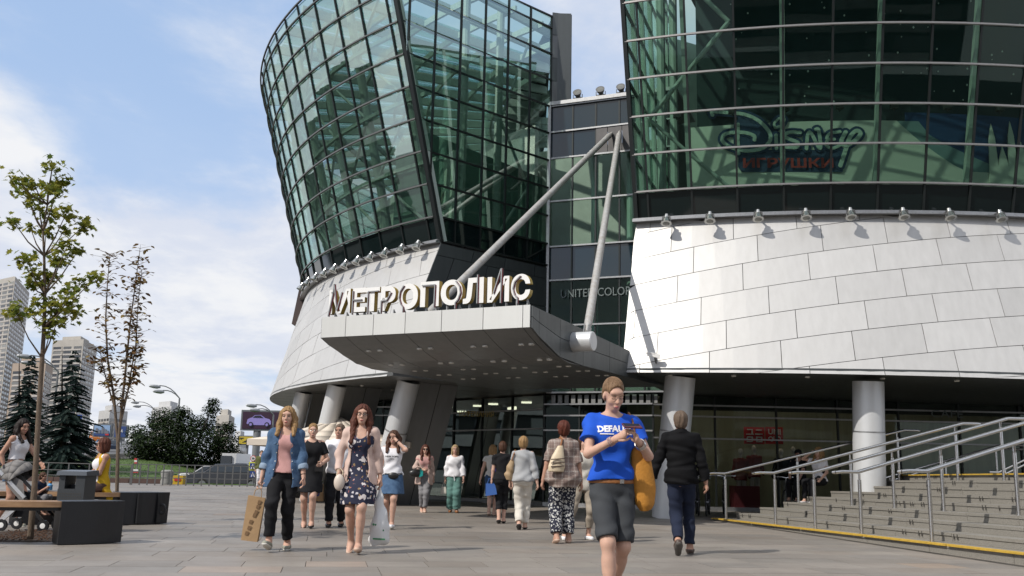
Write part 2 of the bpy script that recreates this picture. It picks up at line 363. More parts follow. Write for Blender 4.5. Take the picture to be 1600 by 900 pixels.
A0 = D2(-20.7)
zbR = lambda t: 3.40-.17*min(1, t*2.2)
cone(Rp, lambda z: D2(-20.6) if z > 7 else D2(-20.7), D2(60), zbR, [5.4+.71*i for i in range(-4, 6)], lambda z, a: z+.040*math.degrees(a)-.0008*math.degrees(a)**2 if math.degrees(a) < 20 else z+.040*20-.32, 1.62, 1, lambda s: s < D2(29))
A0 = D2(-40.6)
zbL = lambda t: 3.45
cone(Lp, Lend, D2(-125), zbL, [3.0+.71*i for i in range(-4, 9)], lambda z, a: z+.045*(math.degrees(a)+60)-.0006*(math.degrees(a)+60)**2 if math.degrees(a) > -90 else z-.045*30-.54, 1.62, -1, lambda s: s < D2(42), .3)
# ledge rails between cone and glass
for P, a0, a1 in ((LPe, -40.6, -128), (Rp, -20.8, 45)):
    mb = MB(); pts = [P(D2(a), 7.46, .10) for a in np.linspace(a0, a1, 60)]
    for p, q in zip(pts, pts[1:]): mb.bar(p, q, .22, .07); mb.bar(p+Vector((0, 0, .05)), q+Vector((0, 0, .05)), .12, .03)
    mb.build('ledge_rail', STEEL, B)
# dark flank wall under the flat glass of the left drum
f = MB(); e0 = Lp(Lend(3.45), 3.45); e1 = Lp(Lend(7.44), 7.44); d3 = Vector((.72, .69, 0))
f.slab([e0+d3*.02+Vector((0, 0, .01)), (1.15, 30.0, 3.45), (1.15, 30.0, 7.44), e1+d3*.02], -FN*-.05 if False else Vector((.05, .1, 0))); fw = f.build('flank_wall', JOINT, B)
zz = [3.45, 4.35, 5.25, 6.15, 7.05, 7.42]
for j in range(5):
    for k in range(4):
        def fp(u, z): l = e0.lerp(e1, (z-3.45)/4.0); l = Vector((l.x, l.y, z)); return l.lerp(Vector((1.15, 30, z)), u)
        u0, u1 = max(0, (k-.5*(j % 2))/3.5), min(1, (k+1-.5*(j % 2))/3.5)
        if u1-u0 < .03: continue
        q = [fp(u0+.003, zz[j]+.008), fp(u1-.003, zz[j]+.008), fp(u1-.003, zz[j+1]-.008), fp(u0+.003, zz[j+1]-.008)]
        mb = MB(); mb.slab(q, FN*.03); mb.build('grey_panel', DGREY, fw)
# flank wall of right drum
mb = MB(); a = Rp(D2(-20.65), 3.4, -.05); b_ = Rp(D2(-20.65), 7.44, -.05); mb.slab([a, (5.0, 29.4, 3.4), (5.0, 29.4, 7.44), b_], (.08, 0, 0)); mb.build('flank_wall', DGREY, B)
# ---- middle wall
MW0, MWd = Vector((1.15, 30, 0)), Vector((2.5, -1, 0)).normalized(); MWn = Vector((-1, -2.5, 0)).normalized()
mrows = [3.5, 4.5, 5.55, 7.05, 8.1, 9.95, 11.0, 11.95, 12.9]; mrows = [3.45, 5.55, 7.0, 8.1, 9.6, 11.05, 11.95, 12.85]
fr = MB()
for i, z in enumerate(mrows): fr.bar(MW0+Vector((0, 0, z))+MWn*.04, MW0+MWd*4.2+Vector((0, 0, z))+MWn*.04, .07, .05, mi=1)
us = [0, .78, 1.56, 2.34, 3.12, 3.9]
for u in us: fr.bar(MW0+MWd*u+Vector((0, 0, 3.45)), MW0+MWd*u+Vector((0, 0, 12.85)), .05, .06, up=MWn)
fr.bar(MW0+Vector((.0, 0, 3.45))+MWn*.06, MW0+Vector((0, 0, 12.95))+MWn*.06, .10, .1, up=MWn, mi=1)
fm = fr.build('middle_wall_frame', [MULL, STEEL], B)
for j in range(len(mrows)-1):
    for k in range(len(us)-1):
        z0, z1 = mrows[j]+.02, mrows[j+1]-.02
        if j == 5 and k >= 2: continue
        q = [MW0+MWd*(us[k]+.02)+Vector((0, 0, z0)), MW0+MWd*(us[k+1]-.02)+Vector((0, 0, z0)), MW0+MWd*(us[k+1]-.02)+Vector((0, 0, z1)), MW0+MWd*(us[k]+.02)+Vector((0, 0, z1))]
        dark = j in (5, 6, 2); pane(q, -MWn*.02, SPAN2 if dark else GLC, fm, 'spandrel_pane' if dark else 'glass_pane', 1)
mb = MB(); q0 = MW0+MWd*1.58; q1 = MW0+MWd*3.9
for (a, b_) in ((1.58, 1.95), (1.97, 2.42), (2.44, 3.1)):
    mb = MB(); mb.slab([MW0+MWd*a+Vector((0, 0, 11.08)), MW0+MWd*b_+Vector((0, 0, 11.08)), MW0+MWd*b_+Vector((0, 0, 11.92)), MW0+MWd*a+Vector((0, 0, 11.92))], MWn*.05); mb.build('anchor_plate', mat('rod anchor sheet', (.10, .095, .095), .5, .4, .2), B)
mb = MB(); mb.slab([MW0+Vector((0, 0, 12.87)), MW0+MWd*4.2+Vector((0, 0, 12.87)), MW0+MWd*4.2+Vector((0, 0, 12.99)), MW0+Vector((0, 0, 12.99))], MWn*.12); mb.slab([MW0+Vector((0, 0, 12.9)), MW0+MWd*4.2+Vector((0, 0, 12.9)), MW0+MWd*4.2+Vector((0, 0, 12.98)), MW0+Vector((0, 0, 12.98))], -MWn*3); mb.build('parapet', STEEL, B)
place_text('UNITED COLORS OF', 'glass_lettering', mat('faint window lettering', (.14, .17, .17), .6), B, MW0+MWd*.45+Vector((0, 0, 6.42))+MWn*.06, MWd, (0, 0, 1), 2.9, .26, .0)
# ---- interior of the middle link
mb = MB(); mb.slab([MW0-MWn*4-MWd*3+Vector((0, 0, 3.5)), MW0-MWn*4+MWd*5+Vector((0, 0, 3.5)), MW0-MWn*4+MWd*5+Vector((0, 0, 12.8)), MW0-MWn*4-MWd*3+Vector((0, 0, 12.8))], -MWn*.1); mb.build('inner_wall', mat('link interior wall', (.36, .38, .34), .8, 0, .2, 1.5), B)
mb = MB()
for z in (8.0, 3.5): mb.slab([MW0-MWn*.15+Vector((0, 0, z)), MW0-MWn*.15+MWd*5+Vector((0, 0, z)), MW0-MWn*4+MWd*5+Vector((0, 0, z)), MW0-MWn*4+Vector((0, 0, z))], (0, 0, .18))
mb.build('inner_floor', INFL, B)
mb = MB()
for u in (1.2, 2.4, 3.5): mb.tube([MW0+MWd*u-MWn*1.1+Vector((0, 0, 3.6)), MW0+MWd*u-MWn*1.1+Vector((0, 0, 12.8))], .12, 10)
mb.build('inner_post', PALE, B, smooth=.6)
# ---- interior of the left drum
posts = MB(); br = MB()
def LI(a, z, off): return Lp(a, z, off)
pa = [D2(-44.5-7.1*i) for i in range(8)]
for i, a in enumerate(pa):
    posts.tube([LI(a, 7.6, -.9), LI(a, 12, -.9), LI(a, 16, -.9)], .14, 10)
    if i < 7:
        b2 = pa[i+1]
        for (za, zb) in ((8.3, 10.1), (12, 10.1), (12, 14), (15.9, 14)): br.tube([LI(a, za, -.85), LI(b2, zb, -.85)], .045, 6)
d3n = (FL-Lp(Lend(7.5), 7.5)); d3n.z = 0; d3n.normalize()
for u in (1.5, 3.0): posts.tube([FL-d3n*u-FN*.9+Vector((0, 0, 7.6)), FL-d3n*u-FN*.9+Vector((0, 0, 16))], .13, 10)
for (u0, z0, u1, z1) in ((.2, 15.5, 1.5, 12.2), (1.5, 12.2, .2, 10.2), (.2, 10.2, 1.5, 8.4)): br.tube([FL-d3n*u0-FN*.8+Vector((0, 0, z0)), FL-d3n*u1-FN*.8+Vector((0, 0, z1))], .05, 6)
posts.build('inner_post', PALE, B, smooth=.6); br.build('inner_brace', PALE, B, smooth=.6)
rb = MB()
for z in (10.1, 12.0, 14.0):
    pts = [LI(a, z, -.8) for a in np.linspace(D2(-42), D2(-110), 36)]
    for p, q in zip(pts, pts[1:]): rb.bar(p, q, .10, .12)
rb.build('ring_beam', PALE, B)
def inleft(p): return p.x < 1.3+.035*(p.y-30) and (p.x-FL.x)*FN.x+(p.y-FL.y)*FN.y < -.12
rf = MB(); zt = 16.0                                                    # roof lattice of beams and light panels
roofpoly = [Lp(a, 16.02, -.15) for a in np.linspace(Lend(16), D2(-125), 30)]
cx, cy = Lc(16)[0]
for k in range(16):
    a = D2(-42-5*k); p = Lp(a, zt, -.2); q = Vector((cx+6*math.sin(a), cy-6*math.cos(a), zt))
    for _ in range(60):
        if not inleft(q): q = q.lerp(p, .06)
    if not inleft(p) or (p-q).length < .3: continue
    rf.bar(p, q, .12, .3)
def inleft(p): return p.x < 1.3+.035*(p.y-30) and (p.x-FL.x)*FN.x+(p.y-FL.y)*FN.y < -.12
for R_ in (19.3, 18.0, 16.6, 15.2, 13.8, 12.4, 11, 9.6):
    pts = [Vector((cx+R_*math.sin(a), cy-R_*math.cos(a), zt)) for a in np.linspace(D2(-28), D2(-118), 50)]
    for p, q in zip(pts, pts[1:]):
        if inleft(p) and inleft(q): rf.bar(p, q, .09, .22)
rf.build('roof_lattice', PALE, B)
mb = MB(); ring = [Vector((cx+10.5*math.sin(a), cy-10.5*math.cos(a), 16.25)) for a in np.linspace(D2(-36), D2(-125), 40)]; ring = [p for p in ring if inleft(p)]+[Vector((1.4, 44, 16.25)), Vector((1.2, 30.6, 16.25))]
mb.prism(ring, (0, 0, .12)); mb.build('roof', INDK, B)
sk = MB()
for k in range(20):
    a0_, a1_ = D2(-42-5*k), D2(-46.6-5*k)
    if not (inleft(Vector((cx+11.*math.sin(a0_), cy-11.*math.cos(a0_), 0))) and inleft(Vector((cx+20.1*math.sin(a0_), cy-20.1*math.cos(a0_), 0)))): continue
    sk.slab([(cx+11.*math.sin(a0_), cy-11.*math.cos(a0_), 16.24), (cx+20.1*math.sin(a0_), cy-20.1*math.cos(a0_), 16.24), (cx+20.1*math.sin(a1_), cy-20.1*math.cos(a1_), 16.24), (cx+11.*math.sin(a1_), cy-11.*math.cos(a1_), 16.24)], (0, 0, .03))
sk.build('skylight', glass('roof light glass', (.8, .9, .86), .6, base=.03), B)
mb = MB(); fl = [Lp(a, 7.95, -.25) for a in np.linspace(Lend(7.95)-.01, D2(-125), 30)]+[Vector((9.9, 40.9, 7.95)), Vector((1.4, 30.6, 7.95))]
mb.prism(fl, (0, 0, .15)); mb.build('inner_floor', INFL, B)
mb = MB()                                                             # curved bulkhead and gallery
arc = [cyl((6.2, 39.), a, 8.2, 8.1) for a in np.linspace(D2(-100), D2(-42), 24)]
for p, q in zip(arc, arc[1:]): mb.slab([p, q, q+Vector((0, 0, 5.2)), p+Vector((0, 0, 5.2))], (q-p).cross(Vector((0, 0, 1))).normalized()*-.2)
mb.build('inner_bulkhead', INW, B)
mb = MB(); g0 = FL-d3n*3.9-FN*1.5; g1 = FL+d3n*1.2-FN*1.5
mb.slab([g0+Vector((0, 0, 8.1)), g1+Vector((0, 0, 8.1)), g1+Vector((0, 0, 11.0)), g0+Vector((0, 0, 11.3))], -FN*1.6); mb.build('inner_room', INGR, B)
# poster wall behind the curved glass near the corner
pw0, pw1 = Lp(D2(-43.0), 8.1, -1.25), Lp(D2(-63), 8.1, -1.9)
mb = MB(); mb.slab([pw0, pw1, pw1+Vector((0, 0, 2.1)), pw0+Vector((0, 0, 2.6))], (pw1-pw0).cross(Vector((0, 0, 1))).normalized()*.12); pwall = mb.build('poster_wall', mat('pale poster wall', (.60, .66, .58), .8), B)
pd = (pw0-pw1); pL = pd.length; pd.normalize(); pn = pd.cross(Vector((0, 0, 1))).normalized()
if pn.y > 0: pn = -pn
def poster(u0, u1, z0, z1, m, lift, shape='r'):
    mb = MB(); c = [(u0, z0), (u1, z0), (u1, z1), (u0, z1)]
    if shape == 'o': c = [((u0+u1)/2+(u1-u0)/2*math.cos(t), (z0+z1)/2+(z1-z0)/2*math.sin(t)) for t in np.linspace(0, 2*math.pi, 16)[:-1]]
    if shape == 't': w = (u1-u0); c = [(u0, z0), (u1, z0), (u1-.12*w, z1), (u0+.12*w, z1)]
    mb.prism([pw1+pd*u+Vector((0, 0, z))+pn*(.02+lift) for u, z in c], pn*.006); return mb.build('poster_print', m, pwall)
STRP = mat_nodes('striped poster print', lambda N, L, b: (lambda w, tc: (setattr(w, 'bands_direction', 'Z'), w.inputs['Scale'].__setattr__('default_value', 5.5), w.inputs['Distortion'].__setattr__('default_value', 2.0), L.new(tc.outputs['Object'], w.inputs[0]), L.new(w.outputs['Color'], b.inputs['Base Color'])))(N.new('ShaderNodeTexWave'), N.new('ShaderNodeTexCoord')))
PSK = mat('poster skin', (.62, .42, .32)); PHR = mat('poster hair', (.05, .025, .015)); PRD = mat('poster red', (.55, .03, .02))
for (uc, s) in ((pL-.75, 1.), (pL-1.75, .95), (pL-3.4, .8)):
    poster(uc-.40*s, uc+.40*s, .05, 1.0*s, STRP if s > .9 else PRD, 0, 't'); poster(uc-.22*s, uc+.22*s, .98*s, 1.62*s, PHR, .004, 'o'); poster(uc-.14*s, uc+.16*s, 1.02*s, 1.46*s, PSK, .012, 'o'); poster(uc-.26*s, uc+.14*s, .1, .85*s, PRD, .012, 't')
# ---- interior of the right drum
mb = MB(); mb.slab([(4.9, 31.0, 8.1), (9.5, 33.5, 8.1), (9.5, 33.5, 16), (4.9, 31.0, 16)], (0, .1, 0)); mb.build('inner_wall', INGR, B)
mb = MB(); fl = [Rp(a, 7.95, -.25) for a in np.linspace(D2(-20), D2(45), 30)]+[Vector((20, 43, 7.95)), Vector((5.5, 29.5, 7.95))]
mb.prism(fl, (0, 0, .15)); mb.build('inner_floor', INFL, B)
mb = MB(); fl = [Rp(a, 16.0, -.05) for a in np.linspace(D2(-20), D2(45), 30)]+[Vector((20, 43, 16.0)), Vector((8, 34, 16.0))]
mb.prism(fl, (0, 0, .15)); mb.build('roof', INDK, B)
def arcwall(name, R_, a0, a1, z0, z1, m, n=30, top=None):
    mb = MB(); A = np.linspace(D2(a0), D2(a1), n); c = (10.5, 43.6)
    for p, q in zip(A, A[1:]):
        zt0, zt1 = (top(math.degrees(p)), top(math.degrees(q))) if top else (z1, z1)
        mb.hexa([cyl(c, p, R_, z0), cyl(c, q, R_, z0), cyl(c, q, R_-.04, z0), cyl(c, p, R_-.04, z0), cyl(c, p, R_, zt0), cyl(c, q, R_, zt1), cyl(c, q, R_-.04, zt1), cyl(c, p, R_-.04, zt0)])
    return mb.build(name, m, B)
NAVY = mat('night blue wall print', (.010, .028, .030), .85); NAVY2 = mat('mid blue wall print', (.012, .045, .13), .85); PGR = mat('pale wall print', (.56, .60, .52), .85); PGR2 = mat('grey green wall print', (.16, .25, .26), .85)
arcwall('wall_print', 19.45, -16.5, 45, 8.1, 15.9, NAVY)
arcwall('wall_print', 19.52, -17.0, 45, 8.1, 9.9, PGR, 60, lambda a: 10.35 if a < -1 else max(9.0, 10.35-.42*(a+1)**.75))
arcwall('wall_print', 19.50, -1.9, 45, 8.1, 9.9, PGR2, 60, lambda a: 10.35 if a < .5 else max(9.15, 10.45-.40*(a-.0)**.62))
arcwall('wall_print', 19.48, -.5, 45, 8.1, 10.6, NAVY2, 40)
mb = MB(); n_ = 0                                                     # plain pale peaks on the print
for (a, w, h) in ((6.2, .5, 10.35), (7.0, .7, 9.75), (7.8, .5, 10.45), (8.6, .8, 9.9), (9.6, .6, 9.6)):
    c = (10.5, 43.6); mb.prism([cyl(c, D2(a-w), 19.53, 8.4), cyl(c, D2(a+w), 19.53, 8.4), cyl(c, D2(a+w*.5), 19.53, h-.4), cyl(c, D2(a), 19.53, h), cyl(c, D2(a-w*.5), 19.53, h-.4)], Vector((0, -.03, 0)))
mb.build('wall_print', PGR, B)
st = MB(); r_ = random.Random(3)
for _ in range(70):
    a, z = D2(r_.uniform(-14, 12)), r_.uniform(10.6, 14.5); s = .012+.018*r_.random(); p = cyl((10.5, 43.6), a, 19.5, z)
    st.prism([p+Vector((s, 0, 0)), p+Vector((0, 0, s*1.3)), p+Vector((-s, 0, 0)), p+Vector((0, 0, -s*1.3))], (0, -.01, 0))
st.build('star_print', mat('star print', (.6, .65, .6)), B)
posts = MB(); br = MB()
for i, a in enumerate((-16.8, -10.4, -4.2, 2.0, 8.2, 14.4)):
    posts.bar(Rp(D2(a), 8, -.22), Rp(D2(a), 16, -.22), .11, .14, up=(math.sin(D2(a)), -math.cos(D2(a)), 0))
for z in (9.6, 11.45, 13.3, 15.15):
    pass
br.tube([Rp(D2(-19.6), 10.2, -.6), Rp(D2(-13.8), 12.4, -.6)], .06, 8); br.tube([Rp(D2(-19.6), 14.8, -.6), Rp(D2(-13.8), 12.4, -.6)], .06, 8); br.tube([Rp(D2(-19.6), 10.2, -.6), Rp(D2(-13.6), 8.2, -.6)], .05, 8)
for x, y in ((4.2, 26.2), (4.8, 27.6), (5.6, 26.)): posts.tube([(x, y, 8), (x, y, 16)], .13, 10)
posts.build('inner_post', PALE, B, smooth=.6); br.build('inner_brace', PALE, B, smooth=.6)
for a in (-17.5, -13.7, -10.2, -6.6, -3., .6, 4.2): p = Rp(D2(a), 10.06, -.35); lamps = MB(); lamps.box((p.x-.09, p.y-.06, p.z+.02), (p.x+.09, p.y+.06, p.z+.17)); lamps.box((p.x-.02, p.y-.02, p.z-.04), (p.x+.02, p.y+.02, p.z+.04)); lamps.build('inner_floodlight', INDK, B)
ht = MB()
for i in range(8):
    a = D2(-12.4+3.1*i); p, q = Rp(a, 8.12, -.3), Rp(a+D2(2.6), 8.12, -.3); ht.slab([p, q, q+Vector((0, 0, .16)), p+Vector((0, 0, .16))], (0, .1, 0))
ht.build('heater_box', INDK, B)
# ------------------------------------------------------------------ soffits, columns, ground floor
def ringstrip(P, a0, a1, z, d0, d1, n=24):
    mb = MB(); A = np.linspace(D2(a0), D2(a1), n)
    for p, q in zip(A, A[1:]): mb.slab([P(p, z, d0), P(q, z, d0), P(q, z, d1), P(p, z, d1)], (0, 0, .1))
    return mb
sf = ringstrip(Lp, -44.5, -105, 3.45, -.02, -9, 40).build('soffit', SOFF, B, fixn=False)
sm = MB()
for k in range(24):
    a = D2(-47-4.1*k); sm.slab([Lp(a, 3.448, -.03), Lp(a+.0009, 3.448, -.03), Lp(a+.0009, 3.448, -6), Lp(a, 3.448, -6)], (0, 0, .004))
sm.build('soffit_joint', JOINT, sf)
sf2 = MB(); A = np.linspace(D2(-20.7), D2(50), 40)
for i, (p, q) in enumerate(zip(A, A[1:])):
    t0, t1 = i/39*.5, (i+1)/39*.5; z0, z1 = 3.40-.17*min(1, t0*2.2), 3.40-.17*min(1, t1*2.2)
    def sp(a, z, off): return Rp(a, z, off)
    sf2.hexa([sp(p, z0, -.02), sp(q, z1, -.02), sp(q, z1, -9), sp(p, z0, -9), sp(p, z0, -.02)+Vector((0, 0, .1)), sp(q, z1, -.02)+Vector((0, 0, .1)), sp(q, z1, -9)+Vector((0, 0, .1)), sp(p, z0, -9)+Vector((0, 0, .1))])
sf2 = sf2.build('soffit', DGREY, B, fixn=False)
RIMM = mat('downlight rim', (.75, .75, .73), .3, .6); LENS = mat('downlight lens', (.75, .74, .70), .35)
dl = MB(); dl.lathe([(.0, 0), (.042, 0), (.058, -.012), (.058, .02)], 12); dlm = dl.build('downlight', LENS, sf, local=True)
def downlights(par, pts, src=[dlm]):
    for p in pts:
        o = src[0] if src[0].get('used') is None else src[0].copy()
        if o is src[0]: o['used'] = 1
        else: COL.objects.link(o); del o['used']
        o.parent = par; o.location = Vector(p)-wloc(par)
downlights(sf, [Lp(D2(a), 3.445, d) for a, d in ((-50, -.9), (-54, -1.2), (-58, -1.0), (-63, -1.6), (-68, -1.2), (-74, -1.4), (-56, -2.6))])
downlights(sf2, [Rp(D2(a), 3.40-.17*min(1, (a+20.7)/32)-.004, -.75) for a in (-18, -14, -9.5, -5, -.5, 4)])
del dlm['used']

def column(base, top, r, split):  # upper shaft and band imitate the soffit's shadow edge in the shape
    base, top = Vector(base), Vector(top); mb = MB(); d = (top-base)
    mb.tube([base, base+d*split], r, 28); c = mb.build('column', COLM, B, smooth=.6)
    mb = MB(); mb.tube([base+d*(split+.003), top], r*.985, 28); mb.build('column_shaded_shaft', COLM, c, smooth=.6)
    mb = MB(); mb.tube([base+d*(split-.004), base+d*(split+.006)], r*1.012, 28); mb.build('column_shade_edge', STEEL, c, smooth=.6)
column((3.86, 23.75, 0), (4.16, 23.45, 3.38), .375, .61); column((8.33, 22.6, .2), (8.36, 22.4, 3.26), .36, .62)
column((14.2, 23.0, .2), (14.2, 22.8, 3.2), .375, .62)
column((-3.70, 27.9, 0), (-2.84, 27.0, 3.46), .32, .60); column((-5.98, 29.6, 0), (-5.17, 28.85, 3.46), .285, .60); column((-7.62, 32.7, 0), (-6.83, 31.95, 3.46), .27, .60)
# slanted grey fins behind the left columns
for bx, by, tx, ty, L_ in ((-3.45, 28.3, -2.6, 27.4, 1.35), (-5.75, 30.0, -4.95, 29.25, 1.2), (-7.4, 33.1, -6.6, 32.35, 1.1)):
    mb = MB(); e = Vector((.80, .60, 0))*L_; mb.slab([(bx, by, 0), Vector((bx, by, 0))+e, Vector((tx, ty, 3.47))+e, (tx, ty, 3.47)], (-.1, .14, 0)); fin = mb.build('fin_wall', mat_nodes('fin sheet', streaked((.25, .255, .255), .42, .4, .1)), B)
    mb = MB(); s0 = Vector((bx, by, 0))+e*.55-Vector((-.002, .004, 0)); s1 = Vector((tx, ty, 3.47))+e*.55; mb.bar(s0+Vector((.0, -.005, 0)), s1+Vector((0, -.005, 0)), .012, .012); mb.build('fin_joint', JOINT, fin)
# ---- ground-floor glazing: a chain of walls
E0, E1 = Vector((-2.9, 34.6, 0)), Vector((1.1, 30.2, 0))
def shopfront(p, q, z0, z1, rows, n, m, proud=.05, door=None, kind='shopfront_frame'):
    p, q = Vector(p), Vector(q); d = (q-p); L_ = d.length; d.normalize(); nn = d.cross(Vector((0, 0, 1))).normalized()
    if nn.y > 0: nn = -nn
    fr = MB()
    for z in rows: fr.bar(p+Vector((0, 0, z))+nn*.06, q+Vector((0, 0, z))+nn*.06, .06, .045, mi=1)
    fr.slab([p+Vector((0, 0, z0)), q+Vector((0, 0, z0)), q+Vector((0, 0, z0+.12)), p+Vector((0, 0, z0+.12))], nn*.08, mi=1)
    for k in range(n+1): fr.bar(p+d*(L_*k/n)+Vector((0, 0, z0)), p+d*(L_*k/n)+Vector((0, 0, z1)), .05, .09, up=nn)
    f = fr.build(kind, [MULL, STEEL], B); zs = [z0+.12]+list(rows)+[z1]
    for k in range(n):
        for a, b_ in zip(zs, zs[1:]):
            if b_-a < .1: continue
            pane([p+d*(L_*k/n+.03)+Vector((0, 0, a+.02)), p+d*(L_*(k+1)/n-.03)+Vector((0, 0, a+.02)), p+d*(L_*(k+1)/n-.03)+Vector((0, 0, b_-.02)), p+d*(L_*k/n+.03)+Vector((0, 0, b_-.02))], -nn*.02, m, f, 'shop_pane', 1)
    return f, nn, d
shopfront(E0, E1, 0, 3.4, (2.35, 2.95), 4, GLD)
shopfront(E1, (4.3, 28.9, 0), 0, 3.4, (2.3, 2.75, 3.1), 3, GLD)
shopfront((4.3, 28.9, 0), (21.0, 29.4, 0), 0, 3.36, (2.1, 2.75, 3.08), 9, GLS)
shopfront((-8.6, 41, 0), (-6.2, 35.2, 0), 0, 3.44, (2.2, 2.9), 3, GLD); shopfront((-6.2, 35.2, 0), E0, 0, 3.44, (2.2, 2.9, 3.2), 2, GLD)
mb = MB()                                                             # ground floor inside: floor, back walls, ceiling
mb.slab([(-6.2, 35.4, .02), (-2.9, 34.8, .02), (1.2, 30.4, .02), (4.4, 29.1, .02), ], (0, 0, -.05)); mb.box((4.3, 29.1, -.02), (22, 36, .03)); mb.box((-7, 35.2, -.03), (5, 44, .025)); mb.build('shop_floor', mat('dark shop floor', (.05, .05, .05), .3), B)
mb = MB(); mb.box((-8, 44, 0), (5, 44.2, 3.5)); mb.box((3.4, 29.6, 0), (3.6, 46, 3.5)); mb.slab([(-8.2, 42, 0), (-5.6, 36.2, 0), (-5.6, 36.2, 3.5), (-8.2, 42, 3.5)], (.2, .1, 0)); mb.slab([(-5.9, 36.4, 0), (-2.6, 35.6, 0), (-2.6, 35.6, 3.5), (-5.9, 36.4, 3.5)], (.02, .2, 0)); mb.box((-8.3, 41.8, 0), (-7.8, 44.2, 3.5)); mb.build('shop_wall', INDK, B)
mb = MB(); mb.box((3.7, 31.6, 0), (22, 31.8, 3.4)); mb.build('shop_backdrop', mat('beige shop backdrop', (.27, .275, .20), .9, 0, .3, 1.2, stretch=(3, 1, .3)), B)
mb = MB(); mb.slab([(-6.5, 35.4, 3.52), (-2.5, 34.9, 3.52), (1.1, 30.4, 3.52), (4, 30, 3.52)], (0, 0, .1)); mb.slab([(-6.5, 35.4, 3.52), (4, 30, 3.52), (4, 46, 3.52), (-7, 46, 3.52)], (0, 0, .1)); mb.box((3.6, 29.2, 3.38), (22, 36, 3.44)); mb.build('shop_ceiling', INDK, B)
GLOW = bpy.data.materials.new('lit ceiling or fill lamp'); GLOW.use_nodes = True; GLOW.node_tree.nodes['Principled BSDF'].inputs['Emission Color'].default_value = (1, .85, .65, 1); GLOW.node_tree.nodes['Principled BSDF'].inputs['Emission Strength'].default_value = 5
for x, y in ((-3.2, 37), (-2.4, 37.6), (-1.2, 36.6), (-.6, 35.4), (.1, 38), (-5.4, 38.2), (.6, 34.2), (-2., 40.5)):
    mb = MB(); mb.box((x-.18, y-.10, 3.40), (x+.18, y+.10, 3.52)); mb.build('ceiling_or_fill_lamp', GLOW, B)
mb = MB()                                                             # pleated screen above the doors
for k in range(16): x = 1.3+k*.2; y = 30.0-k*.075; mb.slab([(x, y, 3.12), (x+.12, y-.05, 3.12), (x+.12, y-.05, 3.38), (x, y, 3.38)], (.02, .06, 0))
mb.build('pleated_screen', mat('grey screen sheet', (.20, .20, .195), .6), B)
for x, y in ((6.2, 29.78), (7.6, 29.78), (9.0, 29.78), (10.6, 29.78), (12.2, 29.78), (14.0, 29.78), (16., 29.78), (5.0, 29.78)):  # added lamps, out of sight, brighten the shop and its red signs
    mb = MB(); mb.box((x-.3, y-.12, 3.26), (x+.3, y+.12, 3.375)); mb.build('ceiling_or_fill_lamp', GLOW, B)
mb = MB(); mb.box((4.6, 29.5, 2.98), (21.5, 29.6, 3.40)); mb.build('shop_bulkhead', INDK, B)  # put here to screen the added lamps from view
# gold cafe lettering
cd = (E1-E0).normalized(); cn = cd.cross(Vector((0, 0, 1))).normalized(); cn = -cn if cn.y > 0 else cn
def on_plane(x, y, p, n): d = Vector(ray(x, y)); o = Vector((0, 0, EYE)); return o+d*((Vector(p)-o).dot(Vector(n))/d.dot(Vector(n)))
GOLD = mat('gold lettering', (.45, .34, .10), .4, .3)
t0, t1 = on_plane(718, 645, E0+cn*.09, cn), on_plane(772, 652, E0+cn*.09, cn); t0.z = min(t0.z, 2.83)
cs = thing('cafe_sign', tuple(t0), 'gold Cyrillic cafe lettering on dark glass beside the entrance doors', 'sign')
place_text('КОФЕМАНИЯ', 'lettering', GOLD, cs, t0, t1-t0, (0, 0, 1), (t1-t0).length, .20, .012, .015)
# ------------------------------------------------------------------ canopy
CA, CB = Vector((-4.0, 20.15, 0)), Vector((.37, 18.0, 0)); cdir = (CB-CA).normalized(); cL = (CB-CA).length; cnr = Vector((-cdir.y, cdir.x, 0))
def CP(u, t, z): p = CA+cdir*(u*cL)+cnr*t; return Vector((p.x, p.y, z))
def cbot(t): return 3.71-.46*(1-(1-min(1, t/1.9))**1.7) if t < 1.9 else 3.25+.012*(t-1.9)
def ctop(t): return 4.14-.035*t
ts = [0, .35, .8, 1.3, 1.9, 3.2, 4.6, 6.2, 8.5]
cb = MB()
for a, b_ in zip(ts, ts[1:]): cb.hexa([CP(0, a, cbot(a)+.02), CP(1, a, cbot(a)+.02), CP(1, b_, cbot(b_)+.02), CP(0, b_, cbot(b_)+.02), CP(0, a, ctop(a)-.01), CP(1, a, ctop(a)-.01), CP(1, b_, ctop(b_)-.01), CP(0, b_, ctop(b_)-.01)])
can = cb.build('canopy', JOINT, B)
ue = [-.0, .128, .270, .428, .602, .793, .968, 1.0]; ue[-1] = 1.0
for u0, u1 in zip(ue, ue[1:]):
    mb = MB(); mb.slab([CP(u0+.0015, -.004, 3.72), CP(u1-.0015, -.004, 3.72), CP(u1-.0015, -.004, 4.15), CP(u0+.0015, -.004, 4.15)], cnr*-.03); mb.build('fascia_panel', ALUW, can)
    for a, b_ in ((0, 1.9), (1.9, 4.6), (4.6, 8.5)):
        mb = MB(); tt = [t for t in ts if a <= t <= b_]
        for t0_, t1_ in zip(tt, tt[1:]):
            g0 = .006 if t0_ == a else 0; q = [CP(u0+.0012, t0_+g0, cbot(t0_)), CP(u1-.0012, t0_+g0, cbot(t0_)), CP(u1-.0012, t1_, cbot(t1_)), CP(u0+.0012, t1_, cbot(t1_))]; mb.slab(q, (0, 0, .015))
        mb.build('soffit_panel', SOFF, can, smooth=.5)
